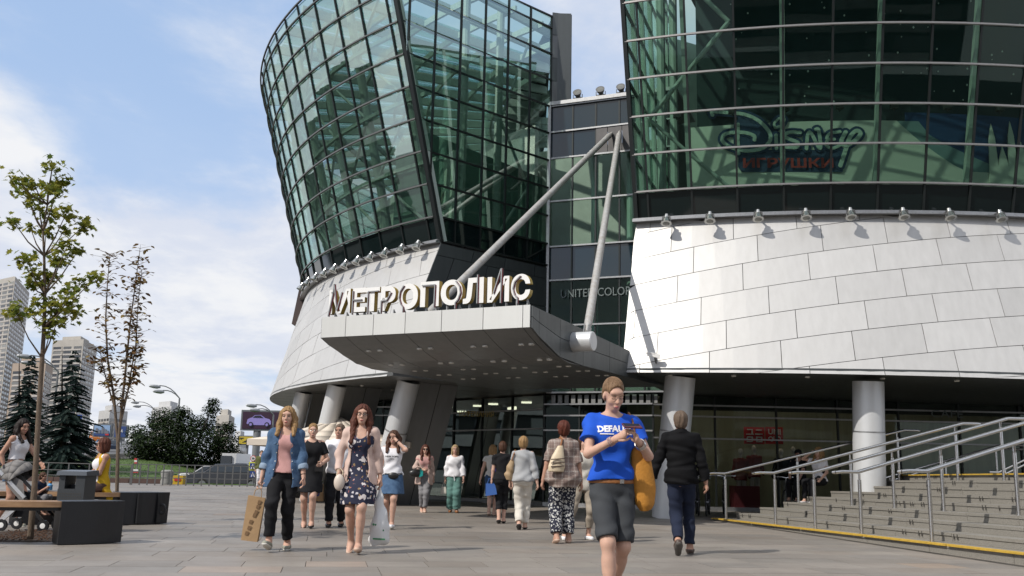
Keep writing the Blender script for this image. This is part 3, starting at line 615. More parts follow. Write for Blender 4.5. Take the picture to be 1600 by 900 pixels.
for side, u, sg in (('r', 1., 1), ('l', 0., -1)):
    tj = [0, .32, 1.35, 2.6, 4.2, 6.2, 8.5]
    for a, b_ in zip(tj, tj[1:]):
        for lo, hi in ((0, .5), (.5, 1)):
            def zz_(t, w): return cbot(t)+(ctop(t)-cbot(t))*w
            q = [CP(u, a+.006, zz_(a, lo)+.006), CP(u, b_-.006, zz_(b_, lo)+.006), CP(u, b_-.006, zz_(b_, hi)-.006), CP(u, a+.006, zz_(a, hi)-.006)]
            mb = MB(); mb.slab(q, cdir*sg*.03); mb.build('side_panel', DGREY, can)
downlights(can, [CP(u, t, cbot(t)-.004) for t in (.62, 1.5, 2.5, 3.6, 4.8) for u in (.16, .22, .42, .475, .68, .735, .90, .945)])
# pods and tie rods
anc = on_plane(968, 206, MW0+MWn*.08, MWn); anc2 = on_plane(956, 208, MW0+MWn*.08, MWn)
pc = CP(1.0, 2.05, 3.70); mb = MB(); mb.lathe([(.0, 0), (.2, 0), (.205, .02), (.205, .48), (.19, .5), (0, .5)], 24, pc-cdir*.02, 0, cdir); pod = mb.build('rod_pod', COLM, B, smooth=.5)
pt = pc+cdir*.33+Vector((0, 0, .2))
ROD = mat('weathered rod paint', (.46, .46, .455), .5, .3, .35, 9, col2=(.34, .315, .285))
def rod(p, q, r):
    p, q = Vector(p), Vector(q); d = (q-p).normalized(); L_ = (q-p).length; mb = MB(); mb.tube([p+d*.0, p+d*.16, p+d*.34, q-d*.3, q-d*.12, q], [r*.45, r*.5, r, r, r*.55, r*.5], 14); o = mb.build('tie_rod', ROD, B, smooth=.6)
    mb = MB()
    for s in (-1, 1): mb.bar(p+cdir*s*.045-d*.05, p+cdir*s*.045+d*.22, .02, .12, up=cnr)
    mb.build('fork', STEEL, o)
rod(pt, anc, .088); rod(CP(.445, .55, 4.12), anc2, .088)
mb = MB(); mb.lathe([(.0, 0), (.17, 0), (.17, .05), (0, .05)], 20, CP(.445, .55, 4.10)); mb.build('rod_pod', COLM, B, smooth=.5)
# ------------------------------------------------------------------ roof sign on the canopy
SGN = thing('roof_sign', tuple(CP(.5, .12, 4.15)), 'large white Cyrillic letters with mustard sides standing on the canopy edge', 'sign')
LW = mat('white letter face', (.80, .79, .77), .35, 0, .05); LS = mat('mustard letter side', (.42, .30, .07), .45); LG = mat('grey letter trim', (.30, .305, .31), .4, .3); LR = mat('maroon letter trim', (.16, .02, .03), .5)
slots = [('М', 513, 546, 491, 452), ('Е', 550, 570, 488, 450), ('Т', 570, 592, 487, 449), ('Р', 594, 617, 486, 447), ('О', 621, 652, 484, 443), ('П', 656, 685, 480, 440), ('О', 688, 722, 478, 437), ('Л', 723, 755, 475, 434), ('И', 761, 795, 473, 432), ('С', 798, 828, 470, 428)]
pp, pn_ = CP(0, .10, 0), -cnr
TR = {'М': [[(.02, -.1), (.2, .86), (.24, 1.22), (.42, .12), (.62, .86)]], 'Е': [[(.05, -.1), (.05, .88), ], [(.05, .5), (.75, .5)]], 'Т': [[(.22, -.12), (.22, .82), (.95, .82)]], 'Р': [[(.08, -.12), (.08, .40), (.45, .42), (.72, .72)]],
      'О': [[(.30, .92), (.12, .7), (.08, .45), (.18, .2), (.3, .08), (.3, -.15)]], 'П': [[(.1, .85), (.8, .85), (.78, -.05)]], 'Л': [[(.72, 1.1), (.72, -.02)]], 'И': [[(.3, .35), (.62, 1.25), (.66, 1.3), (.64, -.05)]], 'С': [[(.5, .92), (.2, .7), (.12, .45), (.22, .2), (.36, .1), (.36, -.12)]]}
for li, (ch, x0, x1, yb, yt) in enumerate(slots):
    p = on_plane(x0, yb, pp, cnr); q = on_plane(x1, yb, pp, cnr); tp = on_plane((x0+x1)/2, yt, pp, cnr); w = (q-p).length; h = tp.z-p.z; ex = cdir; bz = p.z
    V, Fc, Nz, tw, th = text_mesh(ch, .018 if ch in 'МИ' else .04); fm_ = MB(); n = -cnr; dep = .13
    P = [Vector((p.x, p.y, bz))+ex*(v[0]/tw*w)+Vector((0, 0, v[1]/th*h)) for v in V]
    # extruded: outline edges give the sides
    cnt = {}
    for f_ in Fc:
        for a, b_ in zip(f_, f_[1:]+f_[:1]): cnt[(a, b_)] = 1
    fm_.add([v+n*.0 for v in P], Fc, 0); fm_.add([v-n*dep for v in P], [f_[::-1] for f_ in Fc], 1); k = len(P)
    fm_.f += [(b_, a, a+k, b_+k) for (a, b_) in cnt if (b_, a) not in cnt]; fm_.m += [1]*(len(fm_.f)-len(fm_.m))
    L = fm_.build('letter', [LW, LS], SGN)
    def tp_(x, y, o): return Vector((p.x, p.y, bz))+ex*(x*w)+Vector((0, 0, y*h))+n*o
    for path in TR[ch]:
        mb = MB()
        pts = path if not (ch == 'О' and li == 6) else [(1-x, y) for x, y in path]
        for a, b_ in zip(pts, pts[1:]): mb.bar(tp_(*a, .016), tp_(*b_, .016), .022, .03, up=n, mi=0); mb.bar(tp_(a[0]+.04, a[1]-.01, .008), tp_(b_[0]+.045, b_[1]-.01, .008), .012, .014, up=n, mi=1)
        mb.build('trim_strip', [LG, LR], L)
    mb = MB()
    for s in (.22, .78):
        f0 = Vector((p.x, p.y, bz))+ex*(s*w)-n*.08; g = Vector((f0.x, f0.y, ctop(.2)-.02)); mb.bar(f0+Vector((0, 0, .03)), g, .025, .025, up=n); mb.bar(f0+Vector((0, 0, .02)), g-n*.16, .02, .02, up=n); mb.bar(g+n*.06, g-n*.16+Vector((0, 0, .012)), .03, .02)
    mb.build('letter_foot', LG, L)
# ------------------------------------------------------------------ toy shop sign behind the right glass
def RWp(x, y, lift=0.):                                               # photo pixel -> point on the print wall inside the right drum
    o, d = Vector((0, 0, EYE)), Vector(ray(x, y)); c = (10.5, 43.6); R_ = 19.56+lift
    dx, dy = o.x-c[0], o.y-c[1]; a = d.x**2+d.y**2; b_ = 2*(dx*d.x+dy*d.y); cc_ = dx*dx+dy*dy-R_*R_; t = (-b_-math.sqrt(b_*b_-4*a*cc_))/(2*a); return o+d*t
TS = thing('toy_shop_sign', tuple(RWp(1235, 285)), 'large handwritten toy shop wall sign behind the glass of the right drum', 'sign')
SIGB = mat('deep blue sign board', (.018, .045, .10), .7); SIGW = mat('pale sign lettering', (.42, .52, .45), .7); SIGR = mat('red sign lettering', (.30, .035, .03), .7)
def zc(p): return (1090+p[0]/4.5, 150+p[1]/4.5)
def curve(pts, k=6):                                                  # Catmull-Rom through hand-read points
    P = [np.array(p, float) for p in pts]; P = [2*P[0]-P[1]]+P+[2*P[-1]-P[-2]]; out = []
    for i in range(1, len(P)-2):
        for s in range(k):
            t = s/k; a, b_, c, d = P[i-1:i+3]; out.append(.5*((2*b_)+(c-a)*t+(2*a-5*b_+4*c-d)*t*t+(3*b_-a-3*c+d)*t**3))
    return out+[P[-2]]
strokes = [[(105, 135), (100, 115), (130, 112), (220, 118), (330, 130), (430, 175), (500, 250), (510, 310), (460, 365), (370, 385), (295, 380), (220, 355), (175, 315), (185, 275), (235, 258), (330, 258), (395, 280), (400, 310)],
           [(285, 200), (283, 300), (288, 405)], [(552, 275), (553, 370)], [(545, 225), (540, 190), (580, 155), (610, 165), (590, 205), (545, 225)],
           [(720, 258), (650, 255), (605, 280), (650, 305), (705, 330), (690, 362), (610, 358)], [(765, 372), (775, 270), (800, 265), (850, 360), (865, 350), (850, 240), (830, 235)], [(1000, 252), (930, 265), (910, 300), (960, 305)], [(915, 305), (905, 345), (945, 368), (995, 350)],
           [(1040, 255), (1010, 320), (1040, 350), (1110, 310), (1145, 265), (1115, 245), (1070, 290), (1040, 380), (1003, 490)]]
wid = [30, 28, 28, 20, 30, 28, 26, 26, 34]
bk, ft = MB(), MB()
for s, w_ in zip(strokes, wid):
    c = [zc(p) for p in curve(s)]
    for a, b_ in zip(c, c[1:]):
        for mbx, ww, lf in ((bk, w_+42, .0), (ft, w_, .03)):
            A, B2 = RWp(*a, lf), RWp(*b_, lf); e = (B2-A).normalized()*.012; mbx.bar(A-e, B2+e, ww/4.5*.0146, .02, up=(-.1, -.99, 0))
    for q in c[::3]:
        for mbx, ww, lf in ((bk, w_+42, .001), (ft, w_, .031)): mbx.lathe([(0, 0), (ww/4.5*.0073, 0), (ww/4.5*.0073, .02), (0, .02)], 10, RWp(*q, lf), 0, (-.05, -1, 0))
bk.build('sign_board', SIGB, TS); ft.build('lettering', SIGW, TS)
mb = MB(); mb.prism([RWp(*zc(p), -.01) for p in ((290, 380), (1010, 380), (1020, 535), (310, 535), (285, 500))], (0, -.02, 0)); mb.prism([RWp(*zc(p), -.01) for p in ((280, 140), (400, 165), (500, 250), (500, 320), (440, 375), (300, 385))], (0, -.021, 0)); mb.build('sign_board', SIGB, TS)
a, b_ = RWp(*zc((320, 505)), .04), RWp(*zc((955, 505)), .04); place_text('ИГРУШКИ', 'lettering', SIGR, TS, a, b_-a, (0, 0, 1), (b_-a).length, .27, .03, .015)
# red square shop signs behind the shopfront glass
SR = mat('red sign square', (.5, .02, .025), .6); SWH = mat('white sign print', (.62, .62, .60), .6)
for x0, x1, rows_, lab in ((1163, 1195, None, 'red square shop sign with white Japanese letters hanging behind shopfront glass'), (1196.5, 1224, ('UNI', 'QLO'), 'red square shop sign with white Latin letters hanging behind shopfront glass')):
    p = aY(x0, 693.5, 30.0); q = aY(x1, 694.2, 30.0); t_ = aY(x0, 667, 30.0); w, h = q.x-p.x, t_.z-p.z; sg = thing('shop_sign', tuple(p), lab, 'sign', 'red shop signs')
    mb = MB(); mb.box((p.x, 30.0, p.z), (q.x, 30.04, t_.z)); mb.build('sign_board', SR, sg)
    if rows_:
        for i, r_ in enumerate(rows_): place_text(r_, 'lettering', SWH, sg, (p.x+w*.14, 29.985, p.z+h*(.56-.43*i)), (1, 0, 0), (0, 0, 1), w*.72, h*.32, .03, .01)
    else:
        mb = MB()
        def bb(a, b2, c, d): mb.box((p.x+w*a, 29.975, p.z+h*b2), (p.x+w*c, 29.998, p.z+h*d))
        bb(.15, .82, .42, .88); bb(.36, .6, .42, .815); bb(.1, .55, .47, .6); bb(.58, .80, .86, .86); bb(.54, .56, .9, .62)
        bb(.15, .38, .42, .44); bb(.36, .14, .42, .375); bb(.12, .12, .355, .18); bb(.12, .3, .18, .375); bb(.58, .38, .88, .44); bb(.58, .12, .88, .18); bb(.58, .185, .64, .375); bb(.82, .185, .88, .375)
        mb.build('lettering', SWH, sg)
# ------------------------------------------------------------------ floodlights and camera
CHR = mat('polished lamp housing', (.55, .55, .53), .2, .95); LNS = mat('lamp glass', (.22, .22, .20), .1, .3); LBK = mat('lamp bracket', (.12, .12, .12), .5, .5)
def floodlight(loc, rz, lab, grp, up=False):
    t = thing('floodlight', loc, lab, 'floodlight', grp, rz); mb = MB()
    ax = Vector((0, -.35, -.94)) if not up else Vector((0, -.55, .3)); c = Vector((0, -.34, -.10)) if not up else Vector((0, 0, .22)); s = 1.0 if not up else 1.05
    mb.lathe([(0, -.17*s), (.055*s, -.17*s), (.06*s, -.10*s), (.075*s, -.095*s), (.075*s, -.07*s), (.085*s, -.04*s), (.12*s, .03*s), (.135*s, .09*s), (.14*s, .10*s)], 18, c, 0, ax); mb.build('housing', CHR if not up else LBK, t, True, .5)
    mb = MB(); mb.lathe([(.132*s, .088*s), (.07*s, .105*s), (0, .11*s)], 18, c, 0, ax); mb.build('lens', LNS, t, True, .5)
    mb = MB()
    if not up: mb.bar((0, .02, .0), (0, -.34, .04), .04, .03); mb.bar((-.09, -.34, .0), (.09, -.34, .0), .03, .03); mb.bar((-.09, -.34, 0), (-.10, -.34, -.10), .02, .03); mb.bar((.09, -.34, 0), (.10, -.34, -.10), .02, .03)
    else: mb.bar((0, 0, 0), (0, 0, .12), .03, .03); mb.bar((-.15, 0, .1), (.15, 0, .1), .03, .03); mb.bar((-.15, 0, .1), (-.15, 0, .22), .03, .02); mb.bar((.15, 0, .1), (.15, 0, .22), .03, .02)
    mb.build('bracket', LBK, t, True)
nth = ['first', 'second', 'third', 'fourth', 'fifth', 'sixth', 'seventh', 'eighth', 'ninth', 'tenth', 'eleventh', 'twelfth']
for i, x in enumerate((1045, 1110, 1184, 1257, 1325, 1404, 1474, 1552)):
    def az(a): P = Rp(D2(a), 7.42, .1); v = P-Vector((0, 0, EYE)); d = np.array(v); k = FPX/(d @ _F); return 800+k*(d @ _R)
    a = min(np.linspace(-20, 10, 400), key=lambda a: abs(az(a)-x)); p = Rp(D2(a), 7.44, .10)
    floodlight(p, D2(a), f'round metal floodlight under right drum glass, {nth[i]} from the middle wall', 'floodlights under the right drum')
for i in range(11):
    a = -42.2-[0, 2.2, 4.6, 6.9, 9.3, 11.7, 14.2, 16.8, 19.6, 22.6, 25.8][i]; p = LPe(D2(a), 7.44, .10)
    floodlight(p, D2(a), f'round metal floodlight under left drum glass, {nth[i]} from the sharp corner', 'floodlights under the left drum')
for i, x in enumerate((903, 939, 971)):
    p = on_plane(x, 157-5*i, MW0, MWn); floodlight((p.x, p.y+.1, 12.99), -.3, f'black floodlight on the middle roof edge, {nth[i]} from the left drum', 'floodlights on the middle roof', True)
p = Rp(D2(-18.6), 3.62, .01); sc = thing('security_camera', tuple(p), 'small white security camera at bottom corner of the right cone', 'camera', rz=D2(-18.6))
mb = MB(); mb.tube([(0, 0, 0), (0, -.14, .08), (0, -.16, .14)], .02, 8); mb.build('bracket', LBK, sc, True); mb = MB(); mb.bar((-.17, -.2, .2), (.12, -.15, .13), .09, .09); mb.build('housing', LW, sc, True); mb = MB(); mb.bar((-.2, -.2, .215), (.0, -.17, .20), .11, .02); mb.build('sun_hood', LW, sc, True)
# screen box hanging at the far side of the left cone
bs = thing('hanging_sign_box', tuple(aY(469, 510, 38)), 'dark edge-on sign box at the far side of left cone', 'sign'); mb = MB(); p = aY(469, 512, 38); mb.hexa([(p.x-.12, 37, p.z), (p.x+.22, 37, p.z-.1), (p.x+.22, 40, p.z-.1), (p.x-.12, 40, p.z), (p.x+.1, 37, p.z+1.5), (p.x+.3, 37, p.z+1.5), (p.x+.3, 40, p.z+1.5), (p.x+.1, 40, p.z+1.5)]); mb.build('sign_box', mat('dark sign box', (.06, .04, .035), .5), bs); mb = MB(); mb.box((p.x+.3, 38, p.z+.3), (p.x+.9, 38.2, p.z+.5)); mb.build('bracket', LBK, bs)
# ------------------------------------------------------------------ ground, plaza paving, stairs
g = MB(); g.add([(-900, -60, -.06), (900, -60, -.06), (900, 1500, -.06), (-900, 1500, -.06)], [(0, 1, 2, 3)]); tag(g.build('ground', mat('asphalt ground', (.055, .055, .055), .9, 0, .25, .3, bump=.2, bscale=8)), kind='structure')
STONE = mat_nodes('granite paving', lambda N, L, b: None)
def stone_nodes(M, base, tint, gloss=.55):
    N, L = M.node_tree.nodes, M.node_tree.links; b = N['Principled BSDF']; tc = N.new('ShaderNodeTexCoord'); ge = N.new('ShaderNodeNewGeometry'); at = N.new('ShaderNodeAttribute'); at.attribute_name = 'tone'
    n = N.new('ShaderNodeTexNoise'); n.inputs['Scale'].default_value = 160; n.inputs['Detail'].default_value = 3; L.new(ge.outputs['Position'], n.inputs[0])
    n2 = N.new('ShaderNodeTexNoise'); n2.inputs['Scale'].default_value = .9; n2.inputs['Detail'].default_value = 8; n2.inputs['Roughness'].default_value = .65; L.new(ge.outputs['Position'], n2.inputs[0])
    def rg(v, a, b_): r = N.new('ShaderNodeMapRange'); r.inputs[1].default_value = .3; r.inputs[2].default_value = .7; r.inputs[3].default_value = a; r.inputs[4].default_value = b_; L.new(v, r.inputs[0]); return r.outputs[0]
    m = N.new('ShaderNodeMath'); m.operation = 'MULTIPLY'; L.new(rg(n.outputs[0], .80, 1.15), m.inputs[0]); L.new(rg(n2.outputs[0], .78, 1.10), m.inputs[1]); vo = N.new('ShaderNodeTexVoronoi'); vo.inputs['Scale'].default_value = 2.3; L.new(ge.outputs['Position'], vo.inputs['Vector']); sp_ = N.new('ShaderNodeMapRange'); sp_.inputs[1].default_value = .035; sp_.inputs[2].default_value = .06; sp_.inputs[3].default_value = .62; sp_.inputs[4].default_value = 1.; L.new(vo.outputs['Distance'], sp_.inputs[0]); n3 = N.new('ShaderNodeTexNoise'); n3.inputs['Scale'].default_value = .28; n3.inputs['Detail'].default_value = 5; L.new(ge.outputs['Position'], n3.inputs[0]); m2 = N.new('ShaderNodeMath'); m2.operation = 'MULTIPLY'; L.new(m.outputs[0], m2.inputs[0]); m3 = N.new('ShaderNodeMath'); m3.operation = 'MULTIPLY'; L.new(sp_.outputs[0], m3.inputs[0]); L.new(rg(n3.outputs[0], .86, 1.08), m3.inputs[1]); L.new(m3.outputs[0], m2.inputs[1]); m = m2
    v = N.new('ShaderNodeVectorMath'); v.operation = 'SCALE'; L.new(at.outputs['Color'], v.inputs[0]); L.new(m.outputs[0], v.inputs[3]); L.new(v.outputs[0], b.inputs['Base Color'])
    L.new(rg(n2.outputs[0], gloss+.06, gloss-.08), b.inputs['Roughness']); bp = N.new('ShaderNodeBump'); bp.inputs['Strength'].default_value = .12; bp.inputs['Distance'].default_value = .004; L.new(n.outputs[0], bp.inputs['Height']); L.new(bp.outputs[0], b.inputs['Normal'])
stone_nodes(STONE, None, None)
pl = MB(); pl.add([(-45, -8, -.012), (26, -8, -.012), (26, 46, -.012), (-45, 51, -.012)], [(0, 1, 2, 3)]); plaza = tag(pl.build('plaza', mat('dark paving joint', (.05, .048, .045), .95)), kind='structure')
def set_tone(me, cols):
    at = me.color_attributes.new('tone', 'FLOAT_COLOR', 'CORNER'); buf = []
    for p, c in zip(me.polygons, cols): buf += [*c, 1.]*p.loop_total
    at.data.foreach_set('color', buf)
pr = random.Random(11); TH = math.radians(10.6); ux, uy = Vector((math.cos(TH), math.sin(TH), 0)), Vector((-math.sin(TH), math.cos(TH), 0))
tones = [(.285, .258, .236), (.268, .246, .226), (.302, .276, .252), (.276, .246, .220), (.258, .240, .224), (.288, .264, .244)]
PINK = (.32, .26, .215); slabs = []; sw, sd = .66, .60
for j in range(-10, 100):
    lay = [1.0, 2.0, 1.5][j % 3]*sw; off = (j*7919 % 13)/13*lay
    band = 1.0 if (j//4) % 3 else .88
    for i in range(-70, 60):
        x0 = i*lay+off; c = ux*(x0+lay/2)+uy*(j*sd+sd/2)
        if not (-40 < c.x < 22 and -3 < c.y < 50.5): continue
        if c.y > 8 and abs(c.x) > .62*c.y+3: continue
        if c.y < 8 and abs(c.x) > 8: continue
        if c.x > 5.2+.18*(22.3-c.y) and c.y < 23: continue
        t = pr.choice(tones); k = pr.uniform(.83, .92)*band
        if pr.random() < .008: t = PINK
        slabs.append((c, x0, j, lay, (t[0]*k*1.03, t[1]*k, t[2]*k*.955)))
def slab_geo(x0, j, lay, dz, mb):
    g_ = .0035; a, b_, c, d = x0+g_, x0+lay-g_, j*sd+g_, (j+1)*sd-g_; P = [ux*x+uy*y for x, y in ((a, c), (b_, c), (b_, d), (a, d))]
    mb.add([p+Vector((0, 0, -.012)) for p in P]+[p+Vector((0, 0, dz)) for p in P], [(4, 5, 6, 7), (0, 1, 5, 4), (1, 2, 6, 5), (2, 3, 7, 6), (3, 0, 4, 7)])
vis = sorted([s for s in slabs if s[0].y > 9.2 and abs(s[0].x) < .56*s[0].y], key=lambda s: s[0].y)[:300]; vid = {id(s) for s in vis}; rest = MB(); rc = []
# two pink slabs in front, as in the photo
for s in slabs:
    dz = pr.uniform(-.0012, .0012)
    if id(s) in vid:
        mb = MB(); col = s[4]
        slab_geo(s[1], s[2], s[3], dz, mb); o = mb.build('paving_slab', STONE, plaza, fixn=False)
        P = s[0]; 
        if (P-aZ(390, 887, 0)).length < .36 or (P-aZ(497, 881, 0)).length < .36: col = PINK
        set_tone(o.data, [col]*5)
    else: slab_geo(s[1], s[2], s[3], dz, rest); rc += [s[4]]*5
o = rest.build('paving', STONE, plaza, kind='stuff', fixn=False); set_tone(o.data, rc)
# ---- stairs on the right
ST = thing('stone_stairs', (7.5, 17, 0), 'broad grey granite stairs with yellow edge strips climbing to the right', 'stairs')
S0f, S0n = Vector((4.88, 23.4, 0)), Vector((6.75, 11.4, 0)); T0f, T0n = Vector((9.35, 23.2, 0)), Vector((9.9, 11.4, 0)); NS = 8
def tilt(p): return -.0105*(p.y-12.3)
def sp(k, t):                                                         # nosing k (0..NS), t 0 far .. 1 near
    a = S0f.lerp(T0f, k/NS); b_ = S0n.lerp(T0n, k/NS); p = a.lerp(b_, t); return p
def sz(k, p): return .155+k*.137+tilt(p)
GRN = mat('speckled grey granite', (.29, .272, .238), .6, 0, .45, 70, bump=.25, bscale=120, col2=(.165, .153, .135)); YEL = mat('worn yellow paint', (.58, .37, .05), .6, 0, .3, 14); SLOT = mat('dark slot', (.06, .056, .05), .9)
core = MB()
for k in range(NS+1):
    q = [sp(k, 0), sp(k, 1.35), (sp(k+1, 1.35) if k < NS else Vector((24, 7.2, 0))), (sp(k+1, 0) if k < NS else Vector((24, 23.2, 0)))]
    core.hexa([Vector((p.x+.01, p.y, -.05)) for p in q]+[Vector((p.x+.01, p.y, sz(k, p)-.05)) for p in q])
stc = core.build('stair_core', JOINT, ST)
blk = random.Random(5)
for k in range(NS+1):
    ts_ = [0.]; 
    while ts_[-1] < 1.3: ts_.append(ts_[-1]+blk.uniform(.10, .16))
    ts_[-1] = 1.35
    for a, b_ in zip(ts_, ts_[1:]):
        g_ = .0006; p, q = sp(k, a+g_), sp(k, b_-g_); r, s = (sp(k+1, b_-g_), sp(k+1, a+g_)) if k < NS else (sp(k, b_-g_)+Vector((14, 0, 0)), sp(k, a+g_)+Vector((14, 0, 0)))
        d = Vector((-.012+blk.uniform(-.004, .004), 0, 0)); mb = MB(); dz = blk.uniform(-.003, .003)
        mb.hexa([Vector((v.x, v.y, sz(k, v)-.045+dz)) for v in (p+d, q+d, r, s)]+[Vector((v.x, v.y, sz(k, v)+dz)) for v in (p+d, q+d, r, s)]); mb.build('tread_stone', GRN, ST)
        mb = MB(); h0 = .137 if k else .20
        mb.hexa([Vector((v.x, v.y, max(-.02, sz(k, v)-h0))) for v in (p, q, q+Vector((.04, 0, 0)), p+Vector((.04, 0, 0)))]+[Vector((v.x, v.y, sz(k, v)-.048)) for v in (p, q, q+Vector((.04, 0, 0)), p+Vector((.04, 0, 0)))]); mb.build('riser_stone', GRN, ST)
    if k in (0, NS):
        N_ = 7
        for i in range(N_):
            a, b_ = 1.35*i/N_+.002, 1.35*(i+1)/N_-.002; p, q = sp(k, a), sp(k, b_); mb = MB()
            mb.hexa([Vector((v.x+dx, v.y, sz(k, v)-.02)) for v, dx in ((p, -.045), (q, -.045), (q, .10), (p, .10))]+[Vector((v.x+dx, v.y, sz(k, v)+.006)) for v, dx in ((p, -.045), (q, -.045), (q, .10), (p, .10))]); mb.build('edge_strip', YEL, ST)
sl_ = MB()                                                            # drain slots in the risers
for k in range(1, NS+1):
    for i in range(35):
        t = (i+.5+.25*(k % 2))/26+blk.uniform(-.006, .006)
        if blk.random() < .70: continue
        for dt in (0, .007, .014)[:blk.choice((1, 2, 2))]:
            p = sp(k, t+dt); z = sz(k, p); sl_.box((p.x-.024, p.y-.005, z-.088), (p.x-.005, p.y+.005, z-.012)); 
sl_.build('drain_slots', SLOT, ST, kind='stuff')
mb = MB(); p0_, p1_ = sp(0, 0), sp(0, 1.35)
for off in (.10, .18): mb.slab([p0_+Vector((-off, 0, .003)), p1_+Vector((-off, 0, .003)), p1_+Vector((-off+.03, 0, .003)), p0_+Vector((-off+.03, 0, .003))], (0, 0, .002))
mb.build('drain_channel', SLOT, ST)
# ---- handrails
def handrail(t, tend, lab, short=False):
    b0 = sp(0, t); b0 = Vector((b0.x+.16, b0.y, 0)); b1 = sp(NS, tend); d = (b1-b0).normalized(); L_ = (b1-b0).length
    def zat(p): 
        k = max(0., (p-b0).length/L_*NS); return sz(k, p)
    HR = 1.04; root = thing('handrail', (b0.x, b0.y, zat(b0)), lab, 'handrail', 'stainless handrails on the stairs')
    top = [b0-d*.42+Vector((0, 0, zat(b0)+HR-.015)), b0-d*.30+Vector((0, 0, zat(b0)+HR)), b0-d*.02+Vector((0, 0, zat(b0)+HR)), b1+Vector((0, 0, zat(b1)+HR)), b1+d*.30+Vector((0, 0, zat(b1)+HR)), b1+d*.36+Vector((0, 0, zat(b1)+HR-.01))]
    mb = MB(); sd_ = Vector((-d.y, d.x, 0))*.032
    for s in (-1, 1): mb.tube([p+sd_*s for p in top], .029, 10)
    mb.tube([top[0]-sd_, top[0]-d*.03, top[0]+sd_], .024, 8); mb.tube([top[-1]-sd_, top[-1]+d*.03, top[-1]+sd_], .024, 8)
    mb.build('rail', INOX, root, smooth=.7)
    for f in (0., .40, .96):
        p = b0.lerp(b1, f); z = zat(p); k = round(f*NS-.3); zb = sz(max(0, min(NS, math.floor(f*NS+.15))), p); zb = max(zb-.0, .02); tp = z+HR-.03; mb = MB(); mb.tube([(p.x, p.y, zb), (p.x, p.y, tp-.10)], .031, 12); mb.lathe([(.048, 0), (.048, .012), (.028, .014)], 14, (p.x, p.y, zb)); po = mb.build('post', INOX, root, smooth=.7)
        mb = MB()
        for s in (-1, 1): mb.tube([Vector((p.x, p.y, tp-.11)), Vector((p.x, p.y, tp-.09))+sd_*s*.9, Vector((p.x, p.y, tp))+sd_*s], .010, 6)
        mb.build('rail_fork', INOX, po, smooth=.7)
for i, t in enumerate((.035, .26, .405, .545, .715, 1.06)):
    handrail(t, min(1.15, t*1.0-.01 if t > .1 else .02), ['polished double-tube handrail nearest the shopfront end of the stairs', 'polished double-tube handrail second from the shopfront end of the stairs', 'polished double-tube handrail third from the shopfront end of the stairs', 'polished double-tube handrail fourth from the shopfront end of the stairs', 'polished double-tube handrail fifth from the shopfront, in front of the others', 'polished double-tube handrail beyond the picture edge'][i]) if i < 5 else None
# rails of the upper ramp behind
for i, (xa, ya, xb, yb, Yd) in enumerate(((1365, 752, 1565, 695, 23.0), (1560, 738, 1640, 700, 21.5))):
    p, q = aY(xa, ya, Yd), aY(xb, yb, Yd+.6); root = thing('ramp_handrail', (p.x, p.y, p.z-.3), ['low steel ramp handrail behind the stair top', 'steel ramp handrail at the right picture edge'][i], 'handrail', 'ramp handrails above the stairs'); mb = MB()
    for dz in (0, -.10): mb.tube([p+Vector((-.2, 0, dz)), p+Vector((0, 0, dz)), q+Vector((0, 0, dz)), q+Vector((.5, 0, dz))], .024, 8)
    mb.build('rail', INOX, root, smooth=.7)
    for f in (.12, .55, .95): r_ = p.lerp(q, f); mb = MB(); mb.tube([(r_.x, r_.y, min(1.0, r_.z-.2)), (r_.x, r_.y, r_.z-.02)], .024, 10); mb.build('post', INOX, root, smooth=.7)
# ------------------------------------------------------------------ people: bodies and clothes meshed from distance fields
def rcone(a, b, r1, r2, k=.02, cap=None, flat=None):
    """Tapered round limb; cap=(end plane at b); flat squeezes along a direction."""
    a, b = np.array(a, float), np.array(b, float); R_ = max(r1, r2)+.01
    def f(P):
        ba = b-a; pa = P-a; t = np.clip((pa @ ba)/max(1e-9, ba @ ba), 0, 1); q = pa-t[..., None]*ba
        if flat is not None: fd = np.array(flat[0], float); fd /= np.linalg.norm(fd); c = q @ fd; q = q+(c*(flat[1]-1))[..., None]*fd
        d = np.sqrt((q*q).sum(-1))-(r1+(r2-r1)*t)
        if cap: d = np.maximum(d, ((P-b) @ ba)/np.linalg.norm(ba))
        return d
    return (f, np.minimum(a, b)-R_, np.maximum(a, b)+R_, k, 1)
def ell(c, r, k=.02, M=None, mode=1):
    c, r = np.array(c, float), np.array(r, float); rr = max(r)+.01
    def f(P):
        q = P-c
        if M is not None: q = q @ M
        k0 = np.sqrt(((q/r)**2).sum(-1)); k1 = np.sqrt(((q/(r*r))**2).sum(-1))+1e-9; return k0*(k0-1)/k1
    return (f, c-rr, c+rr, k, mode)
